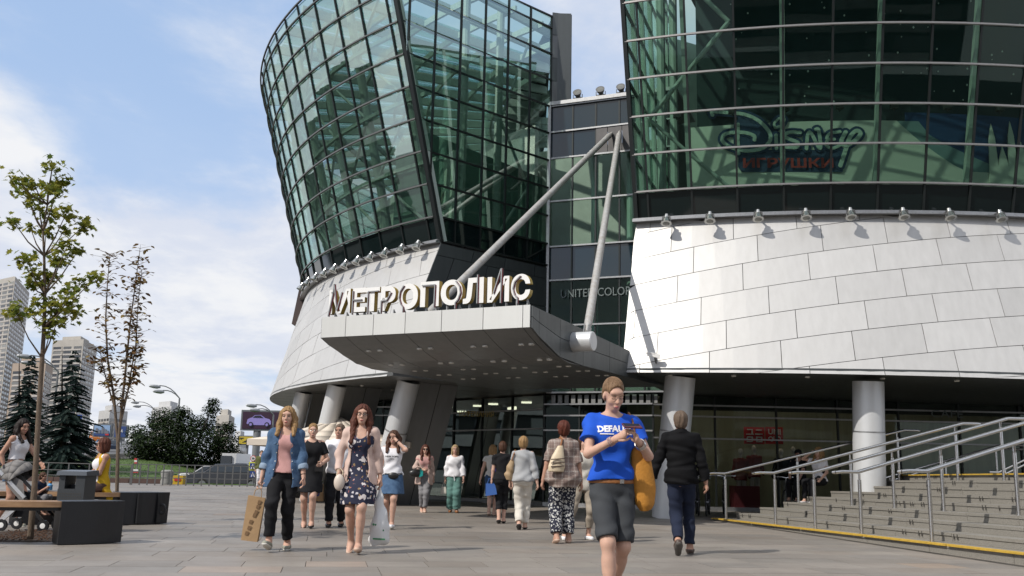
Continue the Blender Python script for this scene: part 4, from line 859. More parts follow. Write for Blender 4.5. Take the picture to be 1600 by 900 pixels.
def loft(sec, k=.02, infl=0., cut=None, mode=1, pw=2.0):
    """Upright solid with oval sections (z, cx, cy, rx, ry); cut=(zlo, zhi) makes flat ends."""
    S_ = np.array(sec, float); z = S_[:, 0]; lo_, hi_ = z[0], z[-1]
    cz = np.linspace(lo_, hi_, 60); sm = [np.interp(cz, z, S_[:, i]) for i in range(1, 5)]; ker = np.hanning(9); ker /= ker.sum()
    sm = [np.convolve(np.pad(s, 4, 'edge'), ker, 'valid') for s in sm]
    def f(P):
        zz = P[..., 2]; cx, cy, rx, ry = [np.interp(zz, cz, s) for s in sm]; rx = rx+infl; ry = ry+infl
        x, y = P[..., 0]-cx, P[..., 1]-cy; d = ((np.abs(x/rx)**pw+np.abs(y/ry)**pw)**(1/pw)-1)*np.minimum(rx, ry)
        a, b = (cut if cut else (lo_, hi_)); return np.maximum(d, np.maximum(a-zz, zz-b))
    m = np.abs(S_[:, 1]).max()+S_[:, 3].max()+infl+.02, np.abs(S_[:, 2]).max()+S_[:, 4].max()+infl+.02
    return (f, np.array([-m[0], -m[1], (cut or (lo_, hi_))[0]-.01]), np.array([m[0], m[1], (cut or (lo_, hi_))[1]+.01]), k, mode)
def planecut(p, n):                                                   # keeps the side n points away from
    p, n = np.array(p, float), np.array(n, float); n /= np.linalg.norm(n)
    return (lambda P: (P-p) @ n, None, None, 0, 2)
def boxcut(lo, hi): 
    lo, hi = np.array(lo, float), np.array(hi, float)
    return (lambda P: np.max(np.maximum(lo-P, P-hi), axis=-1), lo-.02, hi+.02, 0, -1)
def sdf_mesh(prims, vox, disp=None):
    lo = np.min([p[1] for p in prims if p[4] == 1], 0)-2*vox; hi = np.max([p[2] for p in prims if p[4] == 1], 0)+2*vox
    n = np.ceil((hi-lo)/vox).astype(int)+1; ax = [lo[i]+vox*np.arange(n[i]) for i in range(3)]; F = np.full(n, .5, np.float32)
    for f, a, b, k, mode in prims:
        if a is None: sl = (slice(None),)*3
        else:
            i0 = np.clip(np.floor((a-k-lo)/vox-2).astype(int), 0, n); i1 = np.clip(np.ceil((b+k-lo)/vox+3).astype(int), 0, n); sl = tuple(slice(u, v) for u, v in zip(i0, i1))
            if np.any(i1 <= i0): continue
        P = np.stack(np.meshgrid(*[x[s] for x, s in zip(ax, sl)], indexing='ij'), -1); d = f(P).astype(np.float32); A = F[sl]
        if mode == 1:
            if k > 0: h = np.maximum(k-np.abs(A-d), 0)/k; F[sl] = np.minimum(A, d)-h*h*k*.25
            else: F[sl] = np.minimum(A, d)
        elif mode == -1: 
            if k > 0: h = np.maximum(k-np.abs(-A-d), 0)/k; F[sl] = np.maximum(A, -d)+h*h*k*.25
            else: F[sl] = np.maximum(A, -d)
        elif mode == 2: F[sl] = np.maximum(A, d)
    if disp is not None:
        m = np.abs(F) < .05; idx = np.argwhere(m); P = lo+idx*vox; F[m] += disp(P).astype(np.float32)
    F[0] = F[-1] = F[:, 0] = F[:, -1] = F[:, :, 0] = F[:, :, -1] = .5
    ins = F < 0; c = [ins[i:n[0]-1+i, j:n[1]-1+j, l:n[2]-1+l] for i in (0, 1) for j in (0, 1) for l in (0, 1)]; cnt = sum(x.astype(np.int8) for x in c); cells = np.argwhere((cnt > 0) & (cnt < 8))
    if not len(cells): return np.zeros((0, 3)), []
    vid = np.full(n-1, -1, np.int64); vid[tuple(cells.T)] = np.arange(len(cells)); acc = np.zeros((len(cells), 3)); w = np.zeros(len(cells))
    cor = [(i, j, l) for i in (0, 1) for j in (0, 1) for l in (0, 1)]
    for p in cor:
        for axis in range(3):
            if p[axis]: continue
            q = list(p); q[axis] = 1; ip, iq = cells+p, cells+q; fp, fq = F[tuple(ip.T)], F[tuple(iq.T)]; m = (fp < 0) != (fq < 0); t = np.where(m, fp/np.where(fp == fq, 1, fp-fq), 0)
            acc[m] += np.array(p)+t[m, None]*(np.array(q)-np.array(p)); w[m] += 1
    V = lo+(cells+acc/w[:, None])*vox; Q = []
    for axis in range(3):
        u, v = (axis+1) % 3, (axis+2) % 3; s0 = [slice(1, n[i]-1) for i in range(3)]; s0[axis] = slice(0, n[axis]-1); s1 = list(s0); s1[axis] = slice(1, n[axis])
        A, Bn = ins[tuple(s0)], ins[tuple(s1)]; off = np.array([1, 1, 1]); off[axis] = 0
        for sgn, mm in ((1, A & ~Bn), (-1, ~A & Bn)):
            e = np.argwhere(mm)+off
            if not len(e): continue
            def g(du, dv): x = e.copy(); x[:, u] -= du; x[:, v] -= dv; return vid[tuple(x.T)]
            q = np.stack([g(1, 1), g(0, 1), g(0, 0), g(1, 0)], 1); Q.append(q if sgn > 0 else q[:, ::-1])
    return V, np.concatenate(Q)
def np_mesh(name, V, Q, mats, extra=None):
    me = bpy.data.meshes.new(name); V = np.asarray(V, float); Q = np.asarray(Q)
    if extra is not None and len(extra.v):
        fs = [tuple(q) for q in Q]+[tuple(i+len(V) for i in f) for f in extra.f]; me.from_pydata([tuple(v) for v in V]+[tuple(v) for v in extra.v], [], fs)
    else:
        me.vertices.add(len(V)); me.vertices.foreach_set('co', V.ravel()); me.loops.add(Q.size); me.loops.foreach_set('vertex_index', Q.ravel()); me.polygons.add(len(Q)); me.polygons.foreach_set('loop_start', np.arange(0, Q.size, 4)); me.update(calc_edges=True)
    for m in (mats if isinstance(mats, list) else [mats]): me.materials.append(m)
    me.polygons.foreach_set('use_smooth', [True]*len(me.polygons)); me.update(); return me
def folds(amp, fx=26., fz=9., seed=0.):
    def d(P):
        x, y, z = P[:, 0], P[:, 1], P[:, 2]; s = seed
        return amp*(np.sin(fx*x+5*np.sin(fz*z+s)+9*y+s)+.7*np.sin(fz*2.1*z-7*x+3*np.sin(11*y+s)+2*s)+.5*np.sin(fx*1.7*(y+.6*x)+fz*z*1.3+s))
    return d
def ik(a, t, l1, l2, hint):
    a, t, hint = np.array(a, float), np.array(t, float), np.array(hint, float); d = t-a; L_ = np.linalg.norm(d); Lc_ = min(L_, (l1+l2)*.999); u = d/L_; t = a+u*Lc_
    x = (l1*l1-l2*l2+Lc_*Lc_)/(2*Lc_); h = math.sqrt(max(0, l1*l1-x*x)); p = hint-u*(hint @ u); p /= np.linalg.norm(p)+1e-9; return a+u*x+p*h, t
def rot(yaw, pitch, roll=0.): return np.array(Matrix.Rotation(yaw, 3, 'Z') @ Matrix.Rotation(pitch, 3, 'X') @ Matrix.Rotation(roll, 3, 'Y'))
SKIN = mat('light skin', (.56, .345, .26), .6, 0, .16, 14, subsurf=.06, spec=.3); SKINT = mat('tanned skin', (.46, .26, .185), .6, 0, .16, 14, subsurf=.06, spec=.3)
LIP = mat('lips', (.42, .13, .12), .4); EYE_ = mat('dark eyes', (.03, .02, .015), .2); EYEW = mat('eye white', (.6, .57, .54), .3); BLACKPL = mat('black plastic', (.012, .012, .013), .25)
TORSO_F = [(.80, 0, .005, .10, .085), (.86, 0, .01, .165, .115), (.93, 0, .012, .172, .118), (1.00, 0, .005, .148, .100), (1.08, 0, 0, .122, .086), (1.16, 0, -.003, .122, .088), (1.26, 0, -.005, .140, .100), (1.34, 0, .002, .150, .095), (1.40, 0, .01, .125, .072), (1.445, 0, .012, .055, .055)]
TORSO_M = [(.80, 0, .005, .10, .09), (.88, 0, .01, .160, .115), (.95, 0, .008, .160, .115), (1.06, 0, 0, .150, .108), (1.16, 0, -.002, .158, .112), (1.28, 0, -.002, .178, .118), (1.36, 0, .005, .180, .108), (1.41, 0, .012, .135, .078), (1.455, 0, .012, .06, .058)]
class Person:
    def __init__(s, x, y, h, face, label, sex='f', skin=SKIN, vox=.012, lf=(.075, .16, .085, 0, 0), rf=(-.075, -.14, .085, 0, 0), lh=(.23, -.06, .80), rh=(-.23, .04, .80), le=(.4, .8, -.2), re=(-.4, .8, -.2), head=(0, 0, 0), lean=0., fat=1., sit=None, hairc=None, group='people on the plaza', z0=0., curl=.6, hroot=None):
        s.vox = vox; s.sc = h/1.70; s.sex = sex; s.fat = fat; s.label = label; s.x, s.y, s.rz, s.z0 = x, y, face, z0
        m = sex == 'm'; s.T = TORSO_M if m else TORSO_F; s.T = [(z, cx, cy+(-lean*(z-.9) if z > .9 else 0), rx*fat, ry*fat) for z, cx, cy, rx, ry in s.T]; ln = lambda z: -lean*(z-.9)
        sx = .178 if m else .155; s.sh = {1: np.array([sx, ln(1.385)+.012, 1.385]), -1: np.array([-sx, ln(1.385)+.012, 1.385])}
        hz = .90; s.hip = {1: np.array([.082, .005, hz]), -1: np.array([-.082, .005, hz])}; s.foot = {1: lf, -1: rf}; s.ank, s.knee = {}, {}
        for k in (1, -1): s.knee[k], s.ank[k] = ik(s.hip[k], s.foot[k][:3], .435, .425, (0.0*k, -1, 0) if sit is None else sit)
        s.elb, s.wri = {}, {}
        for k, hnd, hint in ((1, lh, le), (-1, rh, re)): s.elb[k], s.wri[k] = ik(s.sh[k], hnd, .285, .25, hint)
        s.nb = np.array([0, ln(1.41)+.012, 1.41]); s.hp = np.array([0, ln(1.5)-.012, 1.495]); s.hM = rot(*head)
        s.curl = curl; s.skin = skin; s.body = None; s.obj = None
    def H(s, p): return s.hp+s.hM @ np.array(p, float)
    def torso(s, infl=0., cut=None, k=.03): return loft(s.T, k, infl, cut)
    def arm(s, k, infl=0., f0=0., f1=2., cap=True, kk=.02):          # f: 0 shoulder, 1 elbow, 2 wrist
        sh, el, wr = s.sh[k], s.elb[k], s.wri[k]; fat = s.fat**.7*(1.12 if s.sex == 'm' else 1); out = []; r = [.047*fat, .037*fat, .037*fat, .026*fat]
        dn = np.array([0, 0, -.006 if infl else 0.])
        if f1 <= 1: e = sh+(el-sh)*f1; out.append(rcone(sh+dn, e, r[0]+infl*.30, r[0]+(r[1]-r[0])*f1+infl*1.15, kk, cap))
        else:
            out.append(rcone(sh+dn, el, r[0]+infl*.35, r[1]+infl, kk)); e = el+(wr-el)*(f1-1); out.append(rcone(el, e, r[2]+infl, r[2]+(r[3]-r[2])*(f1-1)+infl*1.1, kk, cap and f1 < 2))
        return out
    def leg(s, k, infl=0., f1=2., cap=True, wide=0., kk=.03):
        h, kn, an = s.hip[k], s.knee[k], s.ank[k]; ft = s.fat**.8; r = [.086*ft, .056*ft, .054*ft, .036]; out = []
        if f1 <= 1: e = h+(kn-h)*f1; out.append(rcone(h, e, r[0]+infl, r[0]+(r[1]-r[0])*f1+infl+wide, kk, cap))
        else:
            out.append(rcone(h, kn, r[0]+infl, r[1]+infl+wide*.6, kk)); e = kn+(an-kn)*(f1-1)
            out.append(rcone(kn, e, r[2]+infl+wide*.6, r[2]+(r[3]-r[2])*(f1-1)+infl+wide, kk, cap and f1 < 2))
            if f1 >= 1.5 and wide < .02: m = kn+(an-kn)*.3; out.append(rcone(m+np.array([0, .012, 0]), kn+(an-kn)*.45+np.array([0, .012, 0]), .046*ft+infl*.6, .042*ft+infl*.6, .04))
        return out
    def footprims(s, k, infl=0., sole=False):
        an = s.ank[k]; _, _, _, yaw, pit = s.foot[k]; M = rot(yaw, pit); g = lambda p: an+M @ np.array(p)
        return [rcone(g((0, .035, -.045)), g((0, -.03, -.035)), .036+infl, .04+infl, .02), rcone(g((0, -.03, -.038)), g((.0, -.135, -.058)), .040+infl, .024+infl, .02, flat=((1, 0, 0), .9)), rcone(an, g((0, .0, -.02)), .036+infl*.5, .038+infl*.5, .02)]
    def make_body(s, bare_feet=True, chin=0.):
        P = [s.torso()]; 
        for k in (1, -1):
            P += [rcone(s.sh[k], s.nb+np.array([0, 0, -.01]), .050, .052, .03)]+s.arm(k)+s.leg(k)+(s.footprims(k) if bare_feet else [])
            fa = s.wri[k]-s.elb[k]; fa /= np.linalg.norm(fa); P.append(rcone(s.wri[k], s.wri[k]+fa*.075, .026, .036, .02, flat=((1, 0, 0) if abs(fa[0]) < .7 else (0, 1, 0), 1.7)))
        if s.sex == 'f': P += [ell((x, s.T[6][2]-.058, 1.262), (.048, .045, .05), .06) for x in (.064, -.064)]
        P += [rcone(s.nb, s.H((0, .012, .03)), .050 if s.sex == 'f' else .06, .047 if s.sex == 'f' else .056, .025)]
        m_ = s.sex == 'm'; M = s.hM; e = lambda c, r, k=.02, mode=1: ell(s.H(c), r, k, M, mode)
        P += [e((0, .018, .118), (.071, .090, .086)), e((0, -.028, .055), (.056 if m_ else .051, .058, .068), .03), e((0, -.052, .002), (.024, .022, .018), .03), e((.036, -.05, .062), (.02, .022, .024), .02), e((-.036, -.05, .062), (.02, .022, .024), .02), e((0, -.062, .128), (.05, .022, .02), .02)]
        P += [e((x, -.088, .094), (.017, .016, .011), .012, -1) for x in (.031, -.031)]+[e((x, .012, .08), (.009, .018, .03), .008) for x in (.073, -.073)]
        P += [rcone(s.H((0, -.076, .105)), s.H((0, -.101, .066)), .008, .0125, .012), rcone(s.H((.009, -.090, .062)), s.H((-.009, -.090, .062)), .009, .009, .008)]
        P += [e((0, -.084, .033), (.022, .010, .007), .006), e((0, -.083, .023), (.019, .010, .007), .006)]
        V, Q = sdf_mesh(P, s.vox if s.vox < .009 else s.vox*.85); ex = MB()
        for k in (1, -1): s.fingers(ex, k)
        me = np_mesh('person', V, Q, [s.skin], ex); o = bpy.data.objects.new('person', me); COL.objects.link(o); o.location = (s.x, s.y, s.z0); o.rotation_euler = (0, 0, s.rz); o.scale = (s.sc,)*3
        tag(o, s.label, 'person', 'people on the plaza'); s.obj = o; return s
    hand = {}
    def fingers(s, ex, k):
        w, e = s.wri[k], s.elb[k]; fa = (w-e)/np.linalg.norm(w-e); spec = s.hand.get(k) if isinstance(s.hand, dict) else None
        if spec: fwd, palm = [np.array(v, float)/np.linalg.norm(v) for v in spec[:2]]; curl = spec[2]
        else:
            fwd = fa; palm = np.array([-k, 0, 0], float); palm = palm-fwd*(palm @ fwd); palm /= np.linalg.norm(palm); curl = s.curl
        palm = palm-fwd*(palm @ fwd); palm /= np.linalg.norm(palm); side = np.cross(fwd, palm); front = side if (side @ np.array([0, -1, .3])) > 0 else -side
        for i, (o_, L_, r) in enumerate(((.026, .070, .0082), (.009, .078, .0086), (-.009, .072, .0082), (-.025, .058, .0074))):
            p = w+fa*.04+fwd*.04+front*o_; pts = [p-fwd*.02]; d = fwd.copy(); ang = 0
            for seg in (.42, .33, .25): ang += curl*(.55+.12*i); dd = fwd*math.cos(ang)+palm*math.sin(ang); pts.append(pts[-1]+(fwd*.02 if len(pts) == 1 else 0)+dd*L_*seg)
            ex.tube(pts, [r*1.05, r, r*.92, r*.7], 7)
        p = w+fa*.018+front*.024; ex.tube([p, p+front*.022+fwd*.024+palm*.008, p+front*.026+fwd*.050+palm*(.016+.02*curl), p+front*.016+fwd*.070+palm*(.024+.03*curl)], [.012, .0105, .0095, .007], 7)
    def add(s, name, prims, m, vox=None, disp=None, label=None):
        V, Q = sdf_mesh(prims, vox or s.vox, disp)
        if not len(V): return None
        o = link(name, np_mesh(name, V, Q, m), s.obj)
        if label: o['label'] = label
        return o
    def addmb(s, name, mb, m, smooth=.7): return mb.build(name, m, s.obj, True, smooth)
    def face(s, eyes=True, brow=(.10, .06, .04), shut=False, mouth=True):
        for x in (.031, -.031):
            mb = MB()
            if not shut:
                mb.lathe([(0, -.004), (.006, -.003), (.0105, 0), (.006, .003), (0, .004)], 10, (0, 0, 0)); mb.v = [tuple(s.H((x+v[0]*1.15, -.0765+v[2]*.8, .0945+v[1]*.55))) for v in mb.v]; s.addmb('eye', mb, EYEW)
                mb = MB(); mb.lathe([(0, -.004), (.0055, 0), (0, .004)], 10); mb.v = [tuple(s.H((x+v[0], -.0795+v[2]*.6, .0945+v[1]))) for v in mb.v]; s.addmb('iris', mb, EYE_)
                mb = MB(); mb.tube([s.H((x-.014, -.077, .097)), s.H((x, -.0825, .1005)), s.H((x+.014, -.077, .097))], .0022, 5); s.addmb('eyelash', mb, EYE_)
            else:
                mb = MB(); mb.tube([s.H((x-.014, -.0785, .0905)), s.H((x-.006, -.0822, .0892)), s.H((x+.003, -.0832, .0888)), s.H((x+.014, -.078, .0905))], .0022, 5); s.addmb('eyelash', mb, EYE_)
            mb = MB(); sg = 1 if x > 0 else -1; mb.tube([s.H((x-sg*.017, -.088, .1125)), s.H((x+sg*.002, -.088, .1175)), s.H((x+sg*.02, -.077, .115))], [.0034, .0042, .002], 5); s.addmb('eyebrow', mb, mat('eyebrow %.2f' % brow[0], brow, .8))
        if mouth:
            mb = MB(); mb.lathe([(0, -1), (.6, -.75), (1, 0), (.6, .75), (0, 1)], 12); mb.v = [tuple(s.H((v[0]*.0225, -.0885+v[1]*.0080+abs(v[0])*.0045, .028+v[2]*.0095))) for v in mb.v]; s.addmb('lips', mb, LIP)
    def glasses(s, m=BLACKPL, lens=None):
        mb = MB()
        for x in (.033, -.033):
            pts = [s.H((x+.024*math.cos(t), -.098+.01*abs(math.cos(t)), .094+.019*math.sin(t))) for t in np.linspace(0, 2*math.pi, 15)]; mb.tube(pts, .0026, 5)
            if lens: mb.prism([Vector(p) for p in pts[:-1]], Vector(s.hM @ np.array([0, .003, 0])))
            sg = 1 if x > 0 else -1; mb.tube([s.H((sg*.057, -.088, .098)), s.H((sg*.074, -.05, .098)), s.H((sg*.078, .02, .09))], .0024, 5)
        mb.tube([s.H((.01, -.1, .098)), s.H((-.01, -.1, .098))], .0024, 5); s.addmb('glasses', mb, m)
    def hair(s, m, style='long', L_=.2, vol=1., seed=0., fringe=.0, part=0):
        M = s.hM; e = lambda c, r, k=.02, mode=1: ell(s.H(c), r, k, M, mode); g = .012*vol; P = [e((0, .024, .122), (.074+g*(.5 if style == 'bun' else 1), .092+g, .088+g))]
        if style in ('short', 'bun', 'bob', 'long'): P += [e((0, .055, .06), (.068+g*.6, .055+g*.6, .075), .03)]
        if style == 'bun': P[1] = e((0, .05, .07), (.066, .05, .06), .03); P.append(e((0, .115, .155), (.034, .03, .032), .015))
        if style == 'bob':
            for x in (1, -1): P.append(rcone(s.H((x*.075, .01, .12)), s.H((x*.078, .01, -.02)), .022*vol, .026*vol, .03))
            P.append(e((0, .06, .02), (.085, .05, .075), .04))
        if style == 'long':
            for x in (1, -1):
                a, b = s.H((x*.074, .012, .13)), s.H((x*.090, .0, .0)); c = np.array([b[0]*1.0+x*.010, s.nb[1]-.135+.02*(x == part), b[2]-L_]); P += [rcone(a, b, .02*vol, .03*vol, .03), rcone(b, c, .03*vol, .020*vol, .04, flat=((0, 1, 0), .8))]
            b = s.H((0, .085, .06)); P += [rcone(b, np.array([b[0], b[1]+.015, b[2]-L_*.95]), .06*vol, .045*vol, .05, flat=((1, 0, 0), .62))]
        if style == 'pony': P.append(rcone(s.H((0, .10, .11)), s.H((0, .13, -.12)), .035, .02, .02))
        hz = (.172 if style == 'bun' else .158)-fringe
        P += [e((0, -.105, hz-.090), (.075 if style == 'bun' else .069, .090, .108), .012, -1)]
        if style == 'bun': P += [e((x, -.03, .065), (.034, .062, .075), .02, -1) for x in (.088, -.088)]
        if style in ('short', 'bun'): P += [e((x, -.02, .045), (.03, .055, .062), .02, -1) for x in (.088, -.088)]+[e((0, -.03, -.02), (.1, .10, .06), .02, -1)]
        ihM = M.T; hp = s.hp
        def d(Pp):
            q = (Pp-hp) @ M; a = np.arctan2(q[:, 0], q[:, 1]-.02); vv = vol*(.25 if style == 'bun' else 1); return .0030*vv*np.sin(a*34+3*np.sin(q[:, 2]*22+seed)+seed)+.0035*vv*np.sin(a*11+2*np.sin(q[:, 2]*13+seed))
        o = s.add('hair', P, m, min(s.vox, .0105)*.85, d)
        if style == 'bun':                                             # combed-back locks from the hairline to the knot
            mb = MB(); d1 = np.array([0, .93, .36]); rq = random.Random(3)
            for i in range(46):
                th = math.radians(-112+224*i/45); d0 = np.array([math.sin(th)*.92, -math.cos(th)*.62, .62-.30*abs(math.sin(th))]); pts = []
                for u in np.linspace(.06, 1, 9):
                    q = d0*(1-u)+d1*u+np.array([0, 0, .55*math.sin(math.pi*u)*(1-.5*abs(math.sin(th)))]); q /= np.linalg.norm(q); pts.append(Vector(s.H(np.array([0, .024, .122])+q*np.array([.0805, .1045, .1005]))))
                mb.tube(pts, [.0012]+[rq.uniform(.0022, .0036)]*7+[.0012], 5)
            mb.build('locks', m, o, True, .9)
        return o
def hairmat(name, c, c2): return mat(name, c, .6, 0, .5, 34, col2=tuple(v*.7 for v in c2), stretch=(5, 5, .5), spec=.25, bump=.12, bscale=60)
HB = hairmat('blonde hair', (.40, .25, .11), (.20, .11, .05)); HBR = hairmat('brown hair', (.10, .045, .025), (.045, .02, .012)); HDK = hairmat('dark hair', (.022, .013, .011), (.010, .007, .006)); HRD = hairmat('auburn hair', (.13, .04, .022), (.05, .016, .01)); HLB = hairmat('light brown hair', (.26, .16, .09), (.13, .075, .04)); HPB = hairmat('pale blonde hair', (.50, .38, .22), (.30, .20, .10)); HGR = hairmat('greying brown hair', (.17, .12, .085), (.08, .055, .04))
def fabric(name, c, rough=.9, var=.26, sc=5, weave=70): return mat(name, c, rough, 0, var, sc, bump=.07, bscale=weave, spec=.25)
def tagthing(name, o, loc, label, cat, group=None): return thing(name, loc, label, cat, group)
# ------------------------------------------------------------------ clothes
def tee(p, m, hem=.93, sl=.55, infl=.016, neck=(.0, -.045, 1.455, .085), flare=.01, nm='shirt', fold=.0055, seed=0., slinfl=.022):
    ln = p.T; T2 = [(z, cx, cy, rx+flare*max(0, (1.25-z)/.3), ry+flare*max(0, (1.25-z)/.3)) for z, cx, cy, rx, ry in ln if z >= .80]
    P = [loft(T2, .03, infl, (hem, 1.455))]+[rcone(p.sh[k]+np.array([0, 0, -.012]), p.nb+np.array([0, 0, -.012]), .052+infl*.35, .052+infl*.4, .04) for k in (1, -1)]
    if p.sex == 'f': P += [ell((x, p.T[6][2]-.058, 1.258), (.048+infl, .045+infl, .05+infl), .08) for x in (.064, -.064)]
    for k in (1, -1): P += p.arm(k, slinfl, 0, sl, True, .035) if sl > 0 else []
    nx, ny, nz, nr = neck; P += [ell((nx, p.nb[1]+ny, nz), (nr, nr*1.15, nr*.75), .006, None, -1)]
    if sl <= 0: P += [ell((x, p.nb[1], 1.40), (.075, .2, .085), .01, None, -1) for x in (.215, -.215)]
    return p.add(nm, P, m, None, folds(fold, seed=seed))
def trousers(p, m, top=1.0, f1=1.92, infl=.012, wide=.0, nm='trousers', fold=.0038, seed=1.):
    P = [loft(p.T, .03, infl, (.80, top))]
    for k in (1, -1): P += p.leg(k, infl, f1, True, wide)
    return p.add(nm, P, m, None, folds(fold, 20, 14, seed))
def skirt(p, m, zt, zb, rb=(.21, .17), nm='skirt', infl=.012, cy=0., fold=.004, seed=2.):
    T = {round(t[0], 2): t for t in p.T}; sec = [(zb, 0, cy, *rb)]+[(z, cx, c, rx, ry) for z, cx, c, rx, ry in p.T if z > .9 and z < zt+.1]
    return p.add(nm, [loft(sec, .02, infl, (zb, zt))], m, None, folds(fold, 30, 4, seed))
def shoes(p, m, low=.5, sole=None, nm='shoe'):
    for k in (1, -1):
        an = p.ank[k]; M = rot(p.foot[k][3], p.foot[k][4]); up = M @ np.array([0, 0, 1.]); P = p.footprims(k, .007)
        P.append(((lambda P_, an=an, up=up, l=low: (P_-an) @ up+(.062-.062*l)), None, None, 0, 2)); o = p.add(nm, P, m, min(p.vox, .01)*.9)
        if sole:
            P = p.footprims(k, .012); P.append(((lambda P_, an=an, up=up: (P_-an) @ up+.064), None, None, 0, 2)); V, Q = sdf_mesh(P, min(p.vox, .01)*.9)
            if len(V): link('sole', np_mesh('sole', V, Q, sole), o)
def jacket(p, m, hem=.70, f1=1.85, infl=.034, w0=.05, w1=.10, nm='jacket', fold=.005, seed=3., collar=True, flare=.03, ycut=0.02):
    T2 = [(z, cx, cy, rx+flare*max(0, (1.2-z)/.4), ry+flare*max(0, (1.2-z)/.4)) for z, cx, cy, rx, ry in p.T if z > .87]; b0 = T2[0]; T2 = [(hem, 0, b0[2], b0[3]+flare*.6, b0[4]+flare*.6)]+T2
    P = [loft(T2, .03, infl, (hem, 1.465))]+[rcone(p.sh[k]+np.array([0, 0, -.008]), p.nb+np.array([0, 0, -.008]), .054+infl*.35, .055+infl*.4, .04) for k in (1, -1)]
    for k in (1, -1): P += p.arm(k, infl*.55, 0, f1, True, .035)
    def opening(Q): w = w1+(w0-w1)*np.clip((Q[..., 2]-hem)/(1.42-hem), 0, 1); w = np.where(Q[..., 2] > 1.25, w+.10*(Q[..., 2]-1.25), w); return np.maximum(np.abs(Q[..., 0])-w, Q[..., 1]-ycut)
    P.append((opening, np.array([-.3, -.5, hem-.05]), np.array([.3, ycut+.05, 1.6]), .008, -1))
    P.append(loft(p.T, .004, infl*.25, (hem-.1, 1.36), -1)); P.append(ell((0, p.nb[1]-.035, 1.47), (.075, .085, .075), .006, None, -1))
    o = p.add(nm, P, m, None, folds(fold, 24, 8, seed))
    if collar:
        mb = MB()
        for s in (1, -1):
            a = p.nb+np.array([s*.062, .03, .055]); b = p.nb+np.array([s*.085, -.055, .015]); c = p.nb+np.array([s*.075, -.118, -.10]); d = p.nb+np.array([s*.125, -.085, -.06]); e = p.nb+np.array([s*.105, .03, .02])
            mb.prism([a, b, c, d, e] if s > 0 else [a, e, d, c, b], Vector((0, -.012, .006)))
        q = link('collar', None, o) if False else mb.build('collar', m, o, True, .7)
    return o
def prop(p, b, name, label, cat, group=None):
    b = Vector(b); M = Matrix.Translation((p.x, p.y, p.z0)) @ Matrix.Rotation(p.rz, 4, 'Z') @ Matrix.Scale(p.sc, 4); w = M @ b
    t = thing(name, tuple(w), label, cat, group, p.rz); t.scale = (p.sc,)*3; t['_'] = 0; del t['_']; t_b[t.name] = b; return t
t_b = {}
def pmesh(t, name, V, Q, m): b = np.array(t_b[t.name]); return link(name, np_mesh(name, np.asarray(V)-b, Q, m), t)
def pmb(t, name, mb, m, smooth=.6, parent=None): b = t_b[t.name]; mb.v = [(v[0]-b.x, v[1]-b.y, v[2]-b.z) for v in mb.v]; return mb.build(name, m, parent or t, True, smooth)
def psdf(t, name, prims, m, vox, disp=None): V, Q = sdf_mesh(prims, vox, disp); return pmesh(t, name, V, Q, m)
def proj_patch(p, garment, m, pts, name, lift=.004):
    me = garment.data; bvh = BVHTree.FromPolygons([v.co[:] for v in me.vertices], [tuple(q.vertices) for q in me.polygons]); out = []
    for x, z in pts: h = bvh.ray_cast(Vector((x, -.6, z)), Vector((0, 1, 0))); out.append(Vector((x, (h[0].y if h[0] else -.13)-lift, z)))
    mb = MB(); mb.prism(out, (0, lift-.001, 0)); return mb.build(name, m, garment, True)
def proj_text(p, txt, m, garment, cx, z, w, h, bold=.02, name='shirt_print', arc=0., back=False):
    """Flat print laid on the front of a garment."""
    V, Fc, Nz, tw, th = text_mesh(txt, bold, 0, 2); me = garment.data; bvh = BVHTree.FromPolygons([v.co[:] for v in me.vertices], [tuple(q.vertices) for q in me.polygons]); out = []; s = 1 if back else -1
    for v in V:
        x, zz = cx+s*-1*(v[0]/tw-.5)*w if not back else cx-(v[0]/tw-.5)*w, z+(v[1]/th-.5)*h+arc*(v[0]/tw-.5)**2
        hit = bvh.ray_cast(Vector((x, s*.6, zz)), Vector((0, -s, 0))); y = hit[0].y if hit[0] else s*.12; out.append((x, y+s*.0035, zz))
    mb = MB(); mb.add(out, Fc); return link(name, mb.build(name, m, garment, True).data, None) if False else mb.build(name, m, garment, True)
def wavemat(name, cols, scale, direction='Z', rough=.85, thr=.5, coord='Object', dist=0.):
    def fn(N, L, b):
        tc = N.new('ShaderNodeTexCoord'); w = N.new('ShaderNodeTexWave'); w.bands_direction = direction; w.inputs['Scale'].default_value = scale; w.inputs['Distortion'].default_value = dist; L.new(tc.outputs[coord], w.inputs[0])
        r = N.new('ShaderNodeValToRGB'); r.color_ramp.elements[0].position = thr-.04; r.color_ramp.elements[1].position = thr+.04; r.color_ramp.elements[0].color = (*cols[0], 1); r.color_ramp.elements[1].color = (*cols[1], 1); L.new(w.outputs['Fac'], r.inputs[0]); L.new(r.outputs[0], b.inputs['Base Color']); b.inputs['Roughness'].default_value = rough
    return mat_nodes(name, fn)
